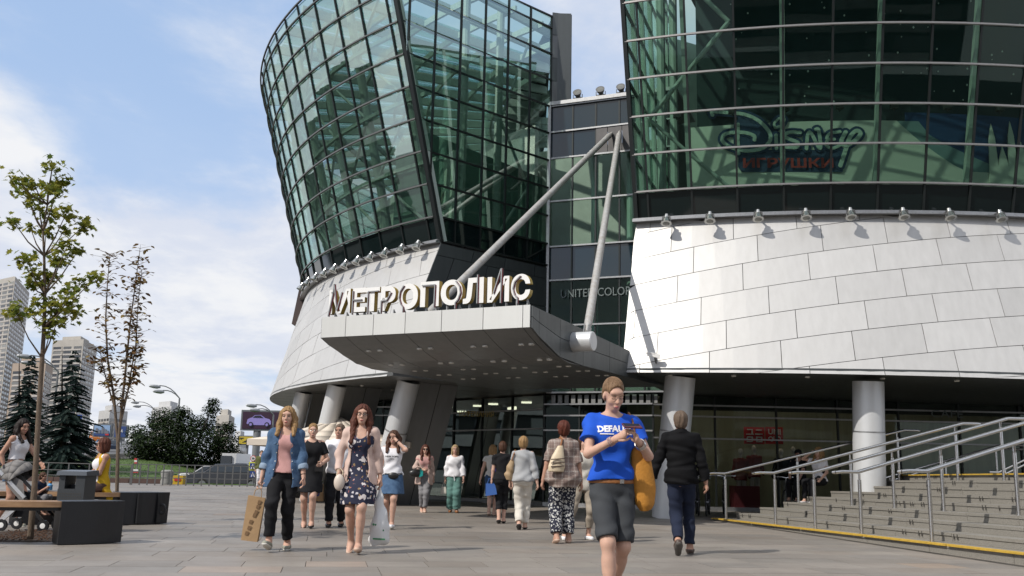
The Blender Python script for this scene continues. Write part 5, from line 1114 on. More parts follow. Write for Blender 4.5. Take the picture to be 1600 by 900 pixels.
def spotmat(name, base, spots, scale, size, rough=.85):
    """Printed fabric: irregular blots of several colours on a plain ground."""
    def fn(N, L, b):
        tc = N.new('ShaderNodeTexCoord'); nz = N.new('ShaderNodeTexNoise'); nz.inputs['Scale'].default_value = scale*2.2; L.new(tc.outputs['Object'], nz.inputs[0])
        ma = N.new('ShaderNodeMixRGB'); ma.blend_type = 'ADD'; ma.inputs[0].default_value = .055*10/scale; L.new(tc.outputs['Object'], ma.inputs[1]); L.new(nz.outputs['Color'], ma.inputs[2]); prev = None
        for i, (c, sz) in enumerate(spots):
            mp = N.new('ShaderNodeMapping'); mp.inputs[1].default_value = (.37*i, .21*i, .11*i); L.new(ma.outputs[0], mp.inputs[0])
            v = N.new('ShaderNodeTexVoronoi'); v.inputs['Scale'].default_value = scale*(1+.23*i); L.new(mp.outputs[0], v.inputs['Vector']); lt = N.new('ShaderNodeMath'); lt.operation = 'LESS_THAN'; lt.inputs[1].default_value = sz; L.new(v.outputs['Distance'], lt.inputs[0])
            mx = N.new('ShaderNodeMix'); mx.data_type = 'RGBA'; L.new(lt.outputs[0], mx.inputs[0]); mx.inputs[7].default_value = (*c, 1)
            if prev is None: mx.inputs[6].default_value = (*base, 1)
            else: L.new(prev, mx.inputs[6])
            prev = mx.outputs[2]
        L.new(prev, b.inputs['Base Color']); b.inputs['Roughness'].default_value = rough
    return mat_nodes(name, fn)
def plaidmat(name):
    def fn(N, L, b):
        tc = N.new('ShaderNodeTexCoord'); prev = None
        for d, sc, th, c in (('X', 3.4, .965, (.45, .40, .36)), ('Z', 3.0, .965, (.45, .40, .36)), ('X', 10.2, .97, (.12, .085, .07)), ('Z', 9., .97, (.12, .085, .07))):
            w = N.new('ShaderNodeTexWave'); w.bands_direction = d; w.inputs['Scale'].default_value = sc; w.inputs['Distortion'].default_value = .6; L.new(tc.outputs['Object'], w.inputs[0]); g = N.new('ShaderNodeMath'); g.operation = 'GREATER_THAN'; g.inputs[1].default_value = th; L.new(w.outputs['Fac'], g.inputs[0])
            mx = N.new('ShaderNodeMix'); mx.data_type = 'RGBA'; L.new(g.outputs[0], mx.inputs[0]); mx.inputs[7].default_value = (*c, 1)
            if prev is None: mx.inputs[6].default_value = (.225, .165, .145, 1)
            else: L.new(prev, mx.inputs[6])
            prev = mx.outputs[2]
        L.new(prev, b.inputs['Base Color']); b.inputs['Roughness'].default_value = .9
    return mat_nodes(name, fn)
DENIM = mat('blue denim', (.030, .070, .145), .85, 0, .45, 14, bump=.2, bscale=300, col2=(.065, .125, .22)); DENIMD = fabric('dark denim', (.045, .085, .165), .9, .35, 12); CHAR = fabric('charcoal cotton', (.050, .054, .060), .85, .15); BLACKC = fabric('black cloth', (.012, .012, .014)); WHITEC = fabric('white cotton', (.74, .73, .76), .85, .05); BLUEC = fabric('bright blue cotton', (.012, .085, .52), .8, .12); PINKC = fabric('dusty pink cotton', (.60, .33, .31)); NUDE = fabric('pale pink blazer cloth', (.62, .46, .40)); NAVYJ = fabric('navy jeans', (.016, .022, .045)); TEAL = fabric('dusty teal cloth', (.12, .24, .215)); GREYC = fabric('grey trousers cloth', (.23, .225, .235)); CREAM = fabric('off-white cloth', (.66, .62, .55)); YELC = fabric('mustard yellow knit', (.55, .34, .02))
LEATH = mat('tan leather', (.27, .105, .03), .5, 0, .2, 20); MUST = mat('mustard suede', (.50, .215, .025), .75, 0, .35, 9, bump=.2, bscale=60); KRAFT = mat('brown kraft paper', (.42, .27, .14), .7, 0, .15, 5, bump=.1, bscale=30); PLAST = mat('white plastic bag', (.66, .66, .66), .35, 0, .1, 6, bump=.25, bscale=22); SOLE = mat('white rubber sole', (.62, .60, .55), .6); SHOEG = fabric('grey green canvas', (.30, .30, .25)); SHOEB = mat('black leather', (.014, .013, .013), .35); NUDESH = mat('nude leather', (.60, .42, .32), .4); METALW = mat('watch metal', (.6, .58, .55), .25, .9); BEIGEB = mat('beige leather', (.60, .49, .34), .5, 0, .1, 10)
def bracelet(p, k, m, r=.034, n=3, back=.03):
    mb = MB(); d = p.wri[k]-p.elb[k]; d /= np.linalg.norm(d); q = Vector(d).to_track_quat('Z', 'Y')
    for i in range(n): c = Vector(p.wri[k]-d*(back+.012*i)); mb.tube([c+q @ Vector((r*math.cos(t), r*math.sin(t), 0)) for t in np.linspace(0, 2*math.pi, 15)], .004, 5)
    p.addmb('bracelet', mb, m)

# 1 --------- woman in the blue shirt, nearest
p = Person(.81, 7.62, 1.775, .12, 'woman in bright blue print shirt and charcoal shorts looking down at her phone', vox=.0075, lf=(.055, .20, .15, 0, .55), rf=(-.06, -.22, .085, 0, 0), lh=(.140, -.255, 1.225), rh=(-.035, -.27, 1.245), le=(.55, .05, -1), re=(-.60, .0, -1), head=(.16, .40, -.04), fat=.90)
p.hand = {-1: ((.60, -.45, .62), (.55, .35, -.2), .55), 1: ((-.35, -.45, .78), (-.75, .3, -.1), .55)}
p.make_body(); p.face(shut=True, brow=(.14, .085, .05)); p.hair(HLB, 'bun', seed=1.)
t_ = tee(p, BLUEC, .955, .60, .021, (0, -.03, 1.475, .098), .018, fold=.006, slinfl=.030)
proj_text(p, 'DEFAULT', WHITEC, t_, .0, 1.325, .27, .050, .05, arc=-.02); [proj_patch(p, t_, WHITEC, [(x, 1.281), (x+.026, 1.281), (x+.026, 1.289), (x, 1.289)], 'shirt_print', .006) for x in (-.12, -.094, -.068, -.042, .07, .096)]
sh_ = p.add('shorts', [loft(p.T, .03, .017, (.795, .952)), ell((0, .0, .80), (.06, .075, .06), .03)]+sum([p.leg(k, .013, .92, True, .012, .012) for k in (1, -1)], []), CHAR, None, folds(.0035, 20, 14, 1.))
p.add('belt', [loft(p.T, .01, .024, (.925, .958))], LEATH); mb = MB(); mb.box((.025, -.155, .928), (.055, -.138, .958)); p.addmb('buckle', mb, METALW)
shoes(p, mat('white sneaker', (.6, .6, .58), .6), .5, SOLE); bracelet(p, -1, mat('bead string', (.25, .04, .05), .5, 0, .8, 120, col2=(.6, .55, .5)), .032, 3); bracelet(p, 1, METALW, .036, 4, .02)
ph = prop(p, (.07, -.34, 1.30), 'phone', 'dark red phone held in both hands by woman in blue shirt', 'phone'); mb = MB(); mb.bar((.0, -.352, 1.338), (.135, -.335, 1.336), .072, .009, up=(0, -.45, 1)); pmb(ph, 'case', mb, mat('maroon phone case', (.10, .02, .03), .4)); mb = MB(); mb.bar((.007, -.350, 1.3435), (.128, -.333, 1.3415), .064, .002, up=(0, -.5, 1)); pmb(ph, 'screen', mb, mat('phone screen', (.02, .02, .03), .1))
bg = prop(p, (.24, .02, .72), 'shoulder_bag', 'soft mustard suede bag hanging from shoulder of woman in blue shirt', 'bag')
psdf(bg, 'pouch', [loft([(.735, .252, -.02, .04, .03), (.77, .252, -.02, .070, .05), (.90, .240, -.02, .078, .055), (1.05, .218, -.02, .072, .05), (1.15, .205, -.015, .066, .036), (1.22, .175, .0, .03, .02)], .02, 0, (.735, 1.21))], MUST, .008, folds(.0045, 34, 3, 4.))
mb = MB(); mb.tube([(.15, -.02, 1.19), (.155, -.075, 1.30), (.142, -.055, 1.40), (.128, .0, 1.452), (.132, .05, 1.40), (.16, .08, 1.25), (.17, .05, 1.19)], .0085, 6); pmb(bg, 'strap', mb, LEATH)

# 2 --------- denim jacket
p = Person(-2.86, 12.5, 1.79, .10, 'blonde woman in denim jacket, pink top and black trousers carrying a paper bag', vox=.009, lf=(.075, .10, .085, .1, 0), rf=(-.10, -.22, .12, -.15, -.35), rh=(-.27, -.02, .80), lh=(.245, -.10, .86), re=(-.5, .6, -.2), le=(.5, .7, -.3), head=(-.05, .05, 0))
p.hand = {-1: ((0, -.1, -1), (0, -1, 0), 1.2)}
p.make_body(); p.face(brow=(.13, .08, .05)); p.hair(HB, 'long', .13, 1.15, 2.)
tee(p, PINKC, .915, 0, .008, (0, -.075, 1.44, .10), .022, 'top', .004, 2.)
trousers(p, BLACKC, .96, 1.86, .012, .012); j = jacket(p, DENIM, .745, 1.62, .036, .045, .12, seed=1., fold=.004)
for s in (1, -1):
    for zz in (1.25, 1.15, 1.05, .95, .85): x = s*(.066+.062*(1.42-zz)/.675*1.05); proj_patch(p, j, METALW, [(x+.007*math.cos(a), zz+.007*math.sin(a)) for a in np.linspace(0, 6.28, 9)[:-1]], 'button', .006)
    proj_patch(p, j, DENIM, [(s*.095, 1.29), (s*.150, 1.285), (s*.150, 1.262), (s*.122, 1.246), (s*.095, 1.264)], 'pocket_flap', .007); proj_patch(p, j, DENIMD, [(s*.128, 1.03), (s*.140, 1.03), (s*.165, .90), (s*.153, .90)], 'pocket_seam', .003)
    e, w = p.elb[s], p.wri[s]; a = e+(w-e)*.50; b = e+(w-e)*.64; p.add('cuff', [rcone(a, b, .064, .062, .01, True)], mat('pale denim cuff', (.22, .29, .38), .9), None)
shoes(p, SHOEG, .55, SOLE); bracelet(p, 1, BLACKPL, .030, 1)
bg = prop(p, (-.34, .0, .13), 'paper_bag', 'tall brown paper carrier bag held by woman in denim jacket', 'bag')
mb = MB(); mb.hexa([(-.445, -.08, .12), (-.255, -.075, .10), (-.255, .06, .10), (-.445, .06, .12), (-.40, -.045, .64), (-.20, -.04, .61), (-.20, .02, .61), (-.40, .02, .64)]); bo = pmb(bg, 'bag_body', mb, KRAFT, None)
mb = MB(); mb.tube([(-.34, -.03, .62), (-.325, -.03, .70), (-.27, -.03, .73), (-.245, -.03, .68), (-.25, -.03, .61)], .006, 6); pmb(bg, 'handle', mb, KRAFT)
mb = MB(); r_ = random.Random(4)
for i in range(7): x, z = -.40+.02*i+r_.uniform(-.01, .01), .20+.06*i+r_.uniform(-.02, .02); mb.prism([(x, -.085+.055*(z-.1)*1.35, z), (x+.035, -.084+.055*(z-.1)*1.35, z-.01), (x+.05, -.084+.055*(z-.1)*1.35, z+.035), (x+.01, -.085+.055*(z-.1)*1.35, z+.04)], (0, -.003, 0))
pmb(bg, 'print', mb, mat('dark bag print', (.20, .12, .06), .8), None)

# 3 --------- floral dress
FLOR = spotmat('navy floral dress print', (.012, .015, .04), [((.58, .53, .52), .30), ((.24, .15, .07), .20), ((.55, .52, .55), .24), ((.42, .12, .10), .12)], 11., .3)
p = Person(-1.88, 12.37, 1.83, .05, 'woman with glasses in navy floral dress and pale pink blazer', vox=.009, lf=(.045, -.16, .10, 0, -.2), rf=(-.065, .08, .13, -.1, .5), lh=(.25, .0, .84), rh=(-.225, -.12, .90), le=(.5, .7, -.2), re=(-.6, .6, -.2), head=(.05, .02, .05), fat=.95)
p.make_body(); p.face(brow=(.06, .03, .02)); p.glasses(BLACKPL); p.hair(HRD, 'long', .24, 1.2, 3., part=1)
dr = p.add('dress', [loft([(.555, 0, -.035, .19, .215), (.70, 0, -.03, .198, .20), (.86, 0, .008, .182, .128)]+[t for t in p.T if t[0] > .9], .02, .012, (.555, 1.40)), *[ell((x, -.066, 1.258), (.066, .06, .066), .07) for x in (.066, -.066)], ell((0, -.10, 1.43), (.085, .13, .135), .01, None, -1), *[ell((x, 0, 1.42), (.06, .2, .1), .01, None, -1) for x in (.165, -.165)]], FLOR, None, folds(.0045, 30, 4, 2.))
jacket(p, NUDE, .78, 1.82, .026, .06, .135, 'blazer', .004, 5., True, .03); shoes(p, NUDESH, .25)
bg = prop(p, (-.215, -.22, .73), 'handbag', 'small round beige handbag carried by woman in floral dress', 'bag'); psdf(bg, 'pouch', [ell((-.205, -.2, .80), (.062, .045, .095), .02)], mat('pale beige leather', (.58, .50, .43), .45), .009); mb = MB(); mb.tube([(-.24, -.19, .88), (-.235, -.17, .94), (-.20, -.16, .955), (-.17, -.18, .92), (-.17, -.19, .88)], .006, 6); pmb(bg, 'handle', mb, BEIGEB)
bg = prop(p, (.27, -.03, .09), 'plastic_bag', 'translucent white plastic carrier bag held by woman in floral dress', 'bag')
psdf(bg, 'bag_body', [loft([(.09, .265, -.02, .06, .03), (.14, .265, -.02, .115, .065), (.30, .265, -.02, .12, .075), (.46, .26, -.02, .085, .06), (.60, .255, -.015, .04, .03), (.70, .25, -.01, .012, .012), (.76, .25, 0, .02, .014)], .01, 0, (.09, .76))], PLAST, .009, folds(.008, 26, 6, 6.))
mb = MB()
for i in range(5): mb.lathe([(0, 0), (.013, 0), (.010, .003), (0, .003)], 8, (.20+.028*i, -.098, .33-.004*i*i), 0, (0, -1, 0))
mb.bar((.20, -.094, .17), (.34, -.094, .165), .004, .016, up=(0, 0, 1)); pmb(bg, 'print', mb, mat('green bag print', (.02, .16, .06), .6), None)

# 4 --------- woman in black behind, 5 man in white tee
p = Person(-3.45, 17.1, 1.78, .1, 'woman in black dress and platform sandals walking behind the denim jacket', vox=.012, lf=(.07, -.10, .10, 0, 0), rf=(-.07, .10, .10, 0, .3), lh=(.20, -.22, 1.05), rh=(-.23, 0, .82), head=(.1, .05, 0))
p.make_body(); p.face(brow=(.1, .06, .04)); p.hair(HB, 'bun', seed=4.); p.add('dress', [loft([(.58, 0, -.02, .20, .22), (.86, 0, .008, .18, .128)]+[t for t in p.T if t[0] > .9], .02, .016, (.58, 1.44)), *[ell((x, p.T[6][2]-.060, 1.258), (.074, .069, .074), .08) for x in (.066, -.066)], *sum([p.arm(k, .02, 0, .7) for k in (1, -1)], []), ell((0, -.06, 1.46), (.08, .09, .07), .01, None, -1)], BLACKC, None, folds(.004)); shoes(p, SHOEB, .2, BLACKPL)
bg = prop(p, (.15, -.16, .93), 'crossbody_bag', 'small black bag on strap worn by woman in black dress', 'bag'); mb = MB(); mb.box((.08, -.20, .92), (.22, -.14, 1.03)); pmb(bg, 'pouch', mb, SHOEB, None)
p = Person(-3.05, 17.5, 1.80, .05, 'man in white shirt and dark trousers carrying a printed paper bag', 'm', vox=.012, lf=(.09, .1, .085, 0, 0), rf=(-.09, -.1, .085, 0, 0), rh=(-.31, -.02, .83), lh=(.27, 0, .82), re=(-.6, .6, 0), head=(-.2, .0, 0), skin=SKINT)
p.make_body(); p.face(brow=(.08, .05, .03)); p.hair(HGR, 'short', seed=5.); tee(p, WHITEC, .88, .62, .022, (0, -.03, 1.48, .075), .015, seed=4., slinfl=.03); trousers(p, BLACKC, .98, 1.94, .014, .015); shoes(p, SHOEB, .6)
bg = prop(p, (-.33, -.05, .42), 'paper_bag', 'small brown paper bag with number print and greens in the top', 'bag'); mb = MB(); mb.hexa([(-.43, -.12, .42), (-.20, -.12, .42), (-.20, .02, .42), (-.43, .02, .42), (-.42, -.10, .72), (-.22, -.10, .70), (-.22, .0, .70), (-.42, .0, .72)]); pmb(bg, 'bag_body', mb, KRAFT, None); mb = MB(); mb.tube([(-.40, -.05, .71), (-.36, -.04, .79), (-.30, -.04, .79), (-.25, -.05, .71)], .006, 6); pmb(bg, 'handle', mb, KRAFT)
b = t_b[bg.name]; place_text('20', 'print', mat('blue bag print', (.02, .04, .22), .7), bg, (-.385-b.x, -.118-b.y, .50-b.z), (1, 0, 0), (0, .07, 1), .12, .10, .03, .002, True)
mb = MB(); r_ = random.Random(9)
for i in range(24): x = -.41+.16*r_.random(); z = .74+.10*r_.random(); mb.prism([(x, -.05, .68), (x+.03, -.06, z), (x+.045, -.03, z+.01)], (0, .003, 0))
pmb(bg, 'greens', mb, mat('leaf greens', (.06, .13, .03), .7), None)

# 6 --------- white print shirt and denim skirt, hand over the eyes
p = Person(-2.06, 17.4, 1.70, .0, 'woman in white print shirt and denim skirt shading her eyes', vox=.0105, lf=(.05, -.18, .10, 0, -.1), rf=(-.08, .16, .12, 0, .4), lh=(.07, -.20, 1.53), rh=(-.24, .02, .82), le=(.7, -.3, -.6), head=(-.1, .10, 0))
p.hand = {1: ((-.5, -.3, .8), (-.3, 1, 0), .25)}
p.make_body(); p.face(); p.glasses(BLACKPL, 1); p.hair(HBR, 'long', .17, 1.35, 6.); t_ = tee(p, WHITEC, .93, .42, .018, (0, -.06, 1.455, .098), .012, seed=6.); proj_text(p, 'NEW YORK', BLACKPL, t_, 0, 1.25, .24, .03, .02); proj_text(p, 'CITY', BLACKPL, t_, 0, 1.205, .07, .018, .02)
skirt(p, DENIM, .99, .60, (.215, .235), cy=-.03); shoes(p, WHITEC, .6, SOLE); bracelet(p, 1, BLACKPL, .03, 2)
bg = prop(p, (.04, -.15, .86), 'belt_bag', 'black belt bag worn over denim skirt', 'bag'); psdf(bg, 'pouch', [ell((.04, -.155, .915), (.095, .035, .06), .02)], SHOEB, .01); mb = MB(); mb.tube([(.18*math.sin(t), .01-.135*math.cos(t), .95) for t in np.linspace(0, 2*math.pi, 20)], .011, 6); pmb(bg, 'strap', mb, SHOEB)

# 7 --------- pink cardigan with black and turquoise bag
p = Person(-2.05, 24., 1.62, .15, 'woman in pale cardigan and grey trousers with a sports bag on her arm', vox=.013, lf=(.03, -.12, .085, 0, 0), rf=(-.03, .1, .1, 0, .3), rh=(-.06, -.20, 1.08), lh=(.24, 0, .80), re=(-.8, .2, -.6))
p.make_body(); p.face(); p.glasses(BLACKPL, 1); p.hair(HRD, 'long', .17, 1.2, 7.); tee(p, PINKC, .95, .3, .012, (0, -.06, 1.45, .09), .012, 'top'); trousers(p, GREYC, 1.0, 1.88, .014, .012); jacket(p, NUDE, .70, 1.7, .03, .05, .10, 'cardigan', .004, 7., False); shoes(p, NUDESH, .3)
bg = prop(p, (-.20, -.16, .86), 'sports_bag', 'black and turquoise bag carried on the arm of woman in cardigan', 'bag'); psdf(bg, 'pouch', [ell((-.24, -.17, .98), (.17, .075, .10), .02)], SHOEB, .014); mb = MB(); mb.slab([(-.15, -.24, .88), (-.06, -.22, .92), (-.05, -.2, 1.12), (-.12, -.23, 1.08)], (.02, .12, 0)); pmb(bg, 'side_panel', mb, mat('turquoise cloth', (.02, .42, .40), .6), None); mb = MB(); mb.tube([(-.30, -.17, 1.05), (-.2, -.2, 1.14), (-.1, -.2, 1.1)], .012, 6); pmb(bg, 'handle', mb, SHOEB)
# 8 --------- white blouse, teal trousers
p = Person(-1.33, 24.25, 1.64, .05, 'woman with short blonde hair in white blouse and teal trousers', vox=.013, lf=(.08, -.05, .085, .1, 0), rf=(-.08, .08, .085, -.1, 0), lh=(.24, -.12, .86), rh=(-.24, -.02, .80), fat=1.05)
p.make_body(); p.face(); p.hair(HPB, 'bob', seed=8.); tee(p, WHITEC, .90, 1.8, .024, (0, -.05, 1.46, .09), .02, 'blouse', .006, 8., .028); trousers(p, TEAL, .98, 1.93, .02, .045); shoes(p, LEATH, .5); mb = MB(); mb.tube([(-.02, -.15, .95), (.0, -.17, .88), (.01, -.165, .80)], .012, 6); p.addmb('tie', mb, WHITEC)
bg = prop(p, (-.26, -.03, .46), 'handbag', 'cream handbag held low by woman in white blouse', 'bag'); mb = MB(); mb.hexa([(-.34, -.08, .46), (-.19, -.08, .46), (-.19, .02, .46), (-.34, .02, .46), (-.32, -.06, .64), (-.21, -.06, .64), (-.21, .0, .64), (-.32, .0, .64)]); pmb(bg, 'bag_body', mb, CREAM, None); mb = MB(); mb.tube([(-.30, -.03, .63), (-.28, -.03, .74), (-.25, -.03, .74), (-.23, -.03, .63)], .006, 6); pmb(bg, 'handle', mb, CREAM)
# 9 --------- backpack woman seen from behind
p = Person(-.37, 23., 1.63, math.pi-.1, 'woman in white top and denim skirt wearing a small blue backpack', vox=.013, lf=(.05, .1, .1, 0, .3), rf=(-.05, -.1, .085, 0, 0), lh=(.30, .03, .82), rh=(-.24, -.02, .82), le=(.6, .6, 0))
p.make_body(); p.hair(HB, 'bob', seed=9.); tee(p, fabric('cream top cloth', (.60, .585, .55)), .94, .35, .016, (0, -.03, 1.47, .085), .01, 'top'); skirt(p, DENIMD, 1.0, .52, (.155, .13)); shoes(p, NUDESH, .25)
bg = prop(p, (-.07, .16, .92), 'backpack', 'small violet blue backpack hanging from one shoulder of woman in denim skirt', 'bag'); psdf(bg, 'pouch', [loft([(.92, -.09, .155, .09, .05), (1.02, -.09, .16, .11, .06), (1.14, -.09, .155, .09, .05), (1.20, -.09, .15, .05, .03)], .02, 0, (.92, 1.20))], mat('violet blue nylon', (.035, .025, .33), .5), .014, folds(.005)); psdf(bg, 'pocket', [ell((-.09, .215, 1.0), (.07, .03, .055), .01)], mat('violet blue nylon', (.035, .025, .33), .5), .014); mb = MB(); mb.tube([(-.1, .12, 1.18), (-.12, .08, 1.36), (-.11, .0, 1.45), (-.13, -.09, 1.35)], .012, 6); pmb(bg, 'strap', mb, mat('violet blue nylon', (.035, .025, .33), .5))
# 10 -------- striped top and white trousers
STRIPE = wavemat('thin grey stripes', ((.035, .045, .06), (.62, .62, .62)), 21., 'Z')
p = Person(.27, 17.9, 1.66, math.pi-.05, 'woman with short blonde hair in striped top and white trousers', vox=.011, lf=(.05, .12, .12, 0, .5), rf=(-.05, -.12, .085, 0, 0), lh=(.24, -.05, .84), rh=(-.28, .05, .83), fat=1.1)
p.make_body(); p.hair(HB, 'short', vol=1.3, seed=10.); tee(p, STRIPE, .88, 1.75, .022, (0, -.03, 1.49, .08), .015, 'top', .005, 10., .022); trousers(p, CREAM, .98, 1.93, .016, .02); shoes(p, SHOEB, .3)
bg = prop(p, (.24, .06, .92), 'shoulder_bag', 'tan slouchy bag on shoulder of woman in striped top', 'bag'); psdf(bg, 'pouch', [loft([(.90, .25, .05, .06, .05), (1.0, .25, .05, .085, .07), (1.15, .23, .05, .07, .06), (1.28, .20, .05, .03, .025)], .02, 0, (.90, 1.27))], mat('tan suede', (.36, .25, .14), .7, 0, .2, 12), .012, folds(.008)); mb = MB(); mb.tube([(.21, .08, 1.26), (.17, .1, 1.38), (.15, .02, 1.455), (.17, -.06, 1.36)], .012, 6); pmb(bg, 'strap', mb, LEATH)
# person mostly hidden beside her: blue bag
p = Person(-.12, 19.8, 1.62, math.pi, 'person in dark clothes half hidden by woman in striped top', vox=.014, lf=(.05, .08, .1, 0, .3), rf=(-.05, -.08, .085, 0, 0), lh=(.22, 0, .82)); p.make_body(); p.hair(HBR, 'short', seed=3.); tee(p, BLACKC, .9, .6, .018); trousers(p, BLACKC, .98, 1.5, .014); shoes(p, SHOEB, .4)
bg = prop(p, (.22, .0, .58), 'tote_bag', 'bright blue tote bag beside woman in striped top', 'bag'); mb = MB(); mb.hexa([(.10, -.06, .60), (.34, -.06, .56), (.34, .05, .56), (.10, .05, .60), (.14, -.04, .82), (.34, -.04, .82), (.34, .03, .82), (.14, .03, .82)]); pmb(bg, 'bag_body', mb, mat('blue tote cloth', (.03, .10, .33), .7), None); mb = MB(); mb.tube([(.17, 0, .81), (.22, 0, .92), (.28, 0, .92), (.31, 0, .81)], .008, 6); pmb(bg, 'handle', mb, mat('blue tote cloth', (.03, .10, .33), .7))
# 11 -------- plaid shirt and floral trousers
PLAID = plaidmat('brown plaid shirt'); FTR = spotmat('black and white leaf print', (.010, .012, .028), [((.52, .52, .50), .36), ((.50, .50, .48), .28)], 24., .3)
p = Person(.83, 14.75, 1.80, math.pi+.12, 'woman with short red hair in brown plaid shirt and leaf print trousers', vox=.010, lf=(.10, .10, .10, .1, .25), rf=(-.10, -.08, .085, -.1, 0), lh=(.29, -.03, .83), rh=(-.26, .03, .82), fat=1.22, skin=SKINT)
p.make_body(); p.hair(hairmat('red brown hair', (.12, .03, .015), (.06, .015, .01)), 'short', vol=1.25, seed=11.); tee(p, PLAID, .78, .95, .028, (0, -.03, 1.49, .085), .03, 'shirt', .006, 11., .032); trousers(p, FTR, .96, 1.9, .02, .025); shoes(p, NUDESH, .25)
bg = prop(p, (.10, .20, .98), 'shoulder_bag', 'cream backpack-like bag with dark stripes on the back of woman in plaid', 'bag'); psdf(bg, 'pouch', [loft([(.985, .14, .20, .11, .06), (1.06, .13, .20, .12, .065), (1.20, .11, .19, .09, .05), (1.36, .07, .17, .035, .03)], .02, 0, (.985, 1.35))], BEIGEB, .010); mb = MB()
for z in (1.07, 1.12, 1.17): mb.bar((.03, .268-.04*(z-1.07), z), (.22, .262-.04*(z-1.07), z-.015), .012, .014)
pmb(bg, 'stripe', mb, mat('dark bag stripe', (.06, .035, .025), .6), None); mb = MB(); mb.tube([(.07, .16, 1.33), (.04, .12, 1.44), (.05, .02, 1.47), (.07, -.06, 1.42)], .014, 6); pmb(bg, 'strap', mb, LEATH)
# white shoe and cloth glimpsed behind the woman in blue
p = Person(1.20, 15.6, 1.62, .3, 'person mostly hidden behind woman in blue shirt, pale shoe showing', vox=.014, lf=(.10, .02, .085, .1, 0), rf=(-.33, -.02, .085, -.4, 0), lh=(.22, 0, .82)); p.make_body(); p.hair(HBR, 'bob', seed=4.); tee(p, CREAM, .80, .5, .02); trousers(p, fabric('beige trousers', (.36, .31, .25)), .98, 1.7, .016); shoes(p, WHITEC, .6, SOLE)
# 12 -------- man in black jacket
p = Person(2.33, 13.15, 1.88, math.pi-.12, 'grey-haired man in black jacket and navy jeans walking away', 'm', vox=.009, lf=(.06, .26, .17, .0, .75), rf=(-.10, -.12, .085, -.1, 0), lh=(.36, .02, .86), rh=(-.30, .0, .82), le=(.7, .6, -.1), re=(-.6, .6, 0), fat=1.0, skin=SKINT)
p.make_body(); p.hair(HGR, 'short', vol=1.05, seed=12.); p.face(); o = p.add('jacket', [loft([(z, cx, cy, rx+.012*(z < 1.0), ry+.012) for z, cx, cy, rx, ry in p.T if z > .86], .03, .020, (.865, 1.455)), loft([(.80, 0, 0, .185, .14), (.95, 0, .0, .190, .145), (1.0, 0, 0, .18, .14)], .03, .012, (.83, 1.0)), *[rcone(p.sh[k]+np.array([0, 0, -.01]), p.nb, .066, .068, .04) for k in (1, -1)], *p.arm(1, .024, 0, 1.93, True), *p.arm(-1, .024, 0, 1.93, True), rcone(p.nb+np.array([0, .0, .0]), p.nb+np.array([0, -.005, .075]), .075, .072, .02, True)], mat('black quilted nylon', (.0065, .0065, .0075), .8, 0, .2, 8, bump=.12, bscale=16, stretch=(1, 1, 3.5), spec=.12), None, folds(.005, 16, 16, 2.))
trousers(p, NAVYJ, .96, 1.92, .014, .008, 'jeans'); shoes(p, mat('brown shoe', (.06, .035, .025), .5), .6, mat('dark shoe sole', (.10, .09, .08), .8))
# 13 -------- two people at the foot of the stairs by the shopfront
p = Person(*aZ(1248, 762, .62).xy, 1.70, -.6, 'man in black cap sitting beside the bicycles near the shopfront', 'm', vox=.015, z0=.30, lf=(.1, -.42, .1, 0, 0), rf=(-.1, -.42, .1, 0, 0), lh=(.16, -.3, .82), rh=(-.16, -.3, .82), head=(-.5, .1, 0)) if False else None
for (px_, yb, Yd, lab, kw) in ((1249, 757, 25.2, 'man in black cap sitting beside bicycles near the red signs', dict(sex='m', hair=HDK)), (1281, 757, 23.6, 'blonde woman in white shirt and black dungarees sitting on the stairs', dict(sex='f', hair=HB))):
    q = aY(px_, yb, Yd); p = Person(q.x, q.y, 1.70, -.7 if kw['sex'] == 'm' else -1.0, lab, kw['sex'], vox=.014, z0=q.z-.82*1.0, lf=(.12, -.46, .45, 0, 0), rf=(-.10, -.44, .45, 0, 0), lh=(.14, -.32, .95) if kw['sex'] == 'm' else (.2, -.2, .95), rh=(-.12, -.3, .96) if kw['sex'] == 'm' else (-.08, -.2, 1.56), re=(-.8, -.2, -.5), head=(0, .1, 0))
    p.make_body(); p.face(); p.hair(kw['hair'], 'short' if kw['sex'] == 'm' else 'long', .14, 1.1, 2.)
    if kw['sex'] == 'm': tee(p, BLACKC, .86, .7, .02); trousers(p, BLACKC, .98, 1.9, .016); shoes(p, SHOEB, .5); p.add('cap', [ell(p.H((0, .02, .16)), (.088, .10, .06), .02), rcone(p.H((0, -.06, .15)), p.H((0, -.15, .14)), .05, .04, .02, flat=((0, 0, 1), 4.))], BLACKC)
    else: tee(p, WHITEC, .9, .55, .02); trousers(p, BLACKC, 1.2, 1.9, .022); shoes(p, WHITEC, .5)
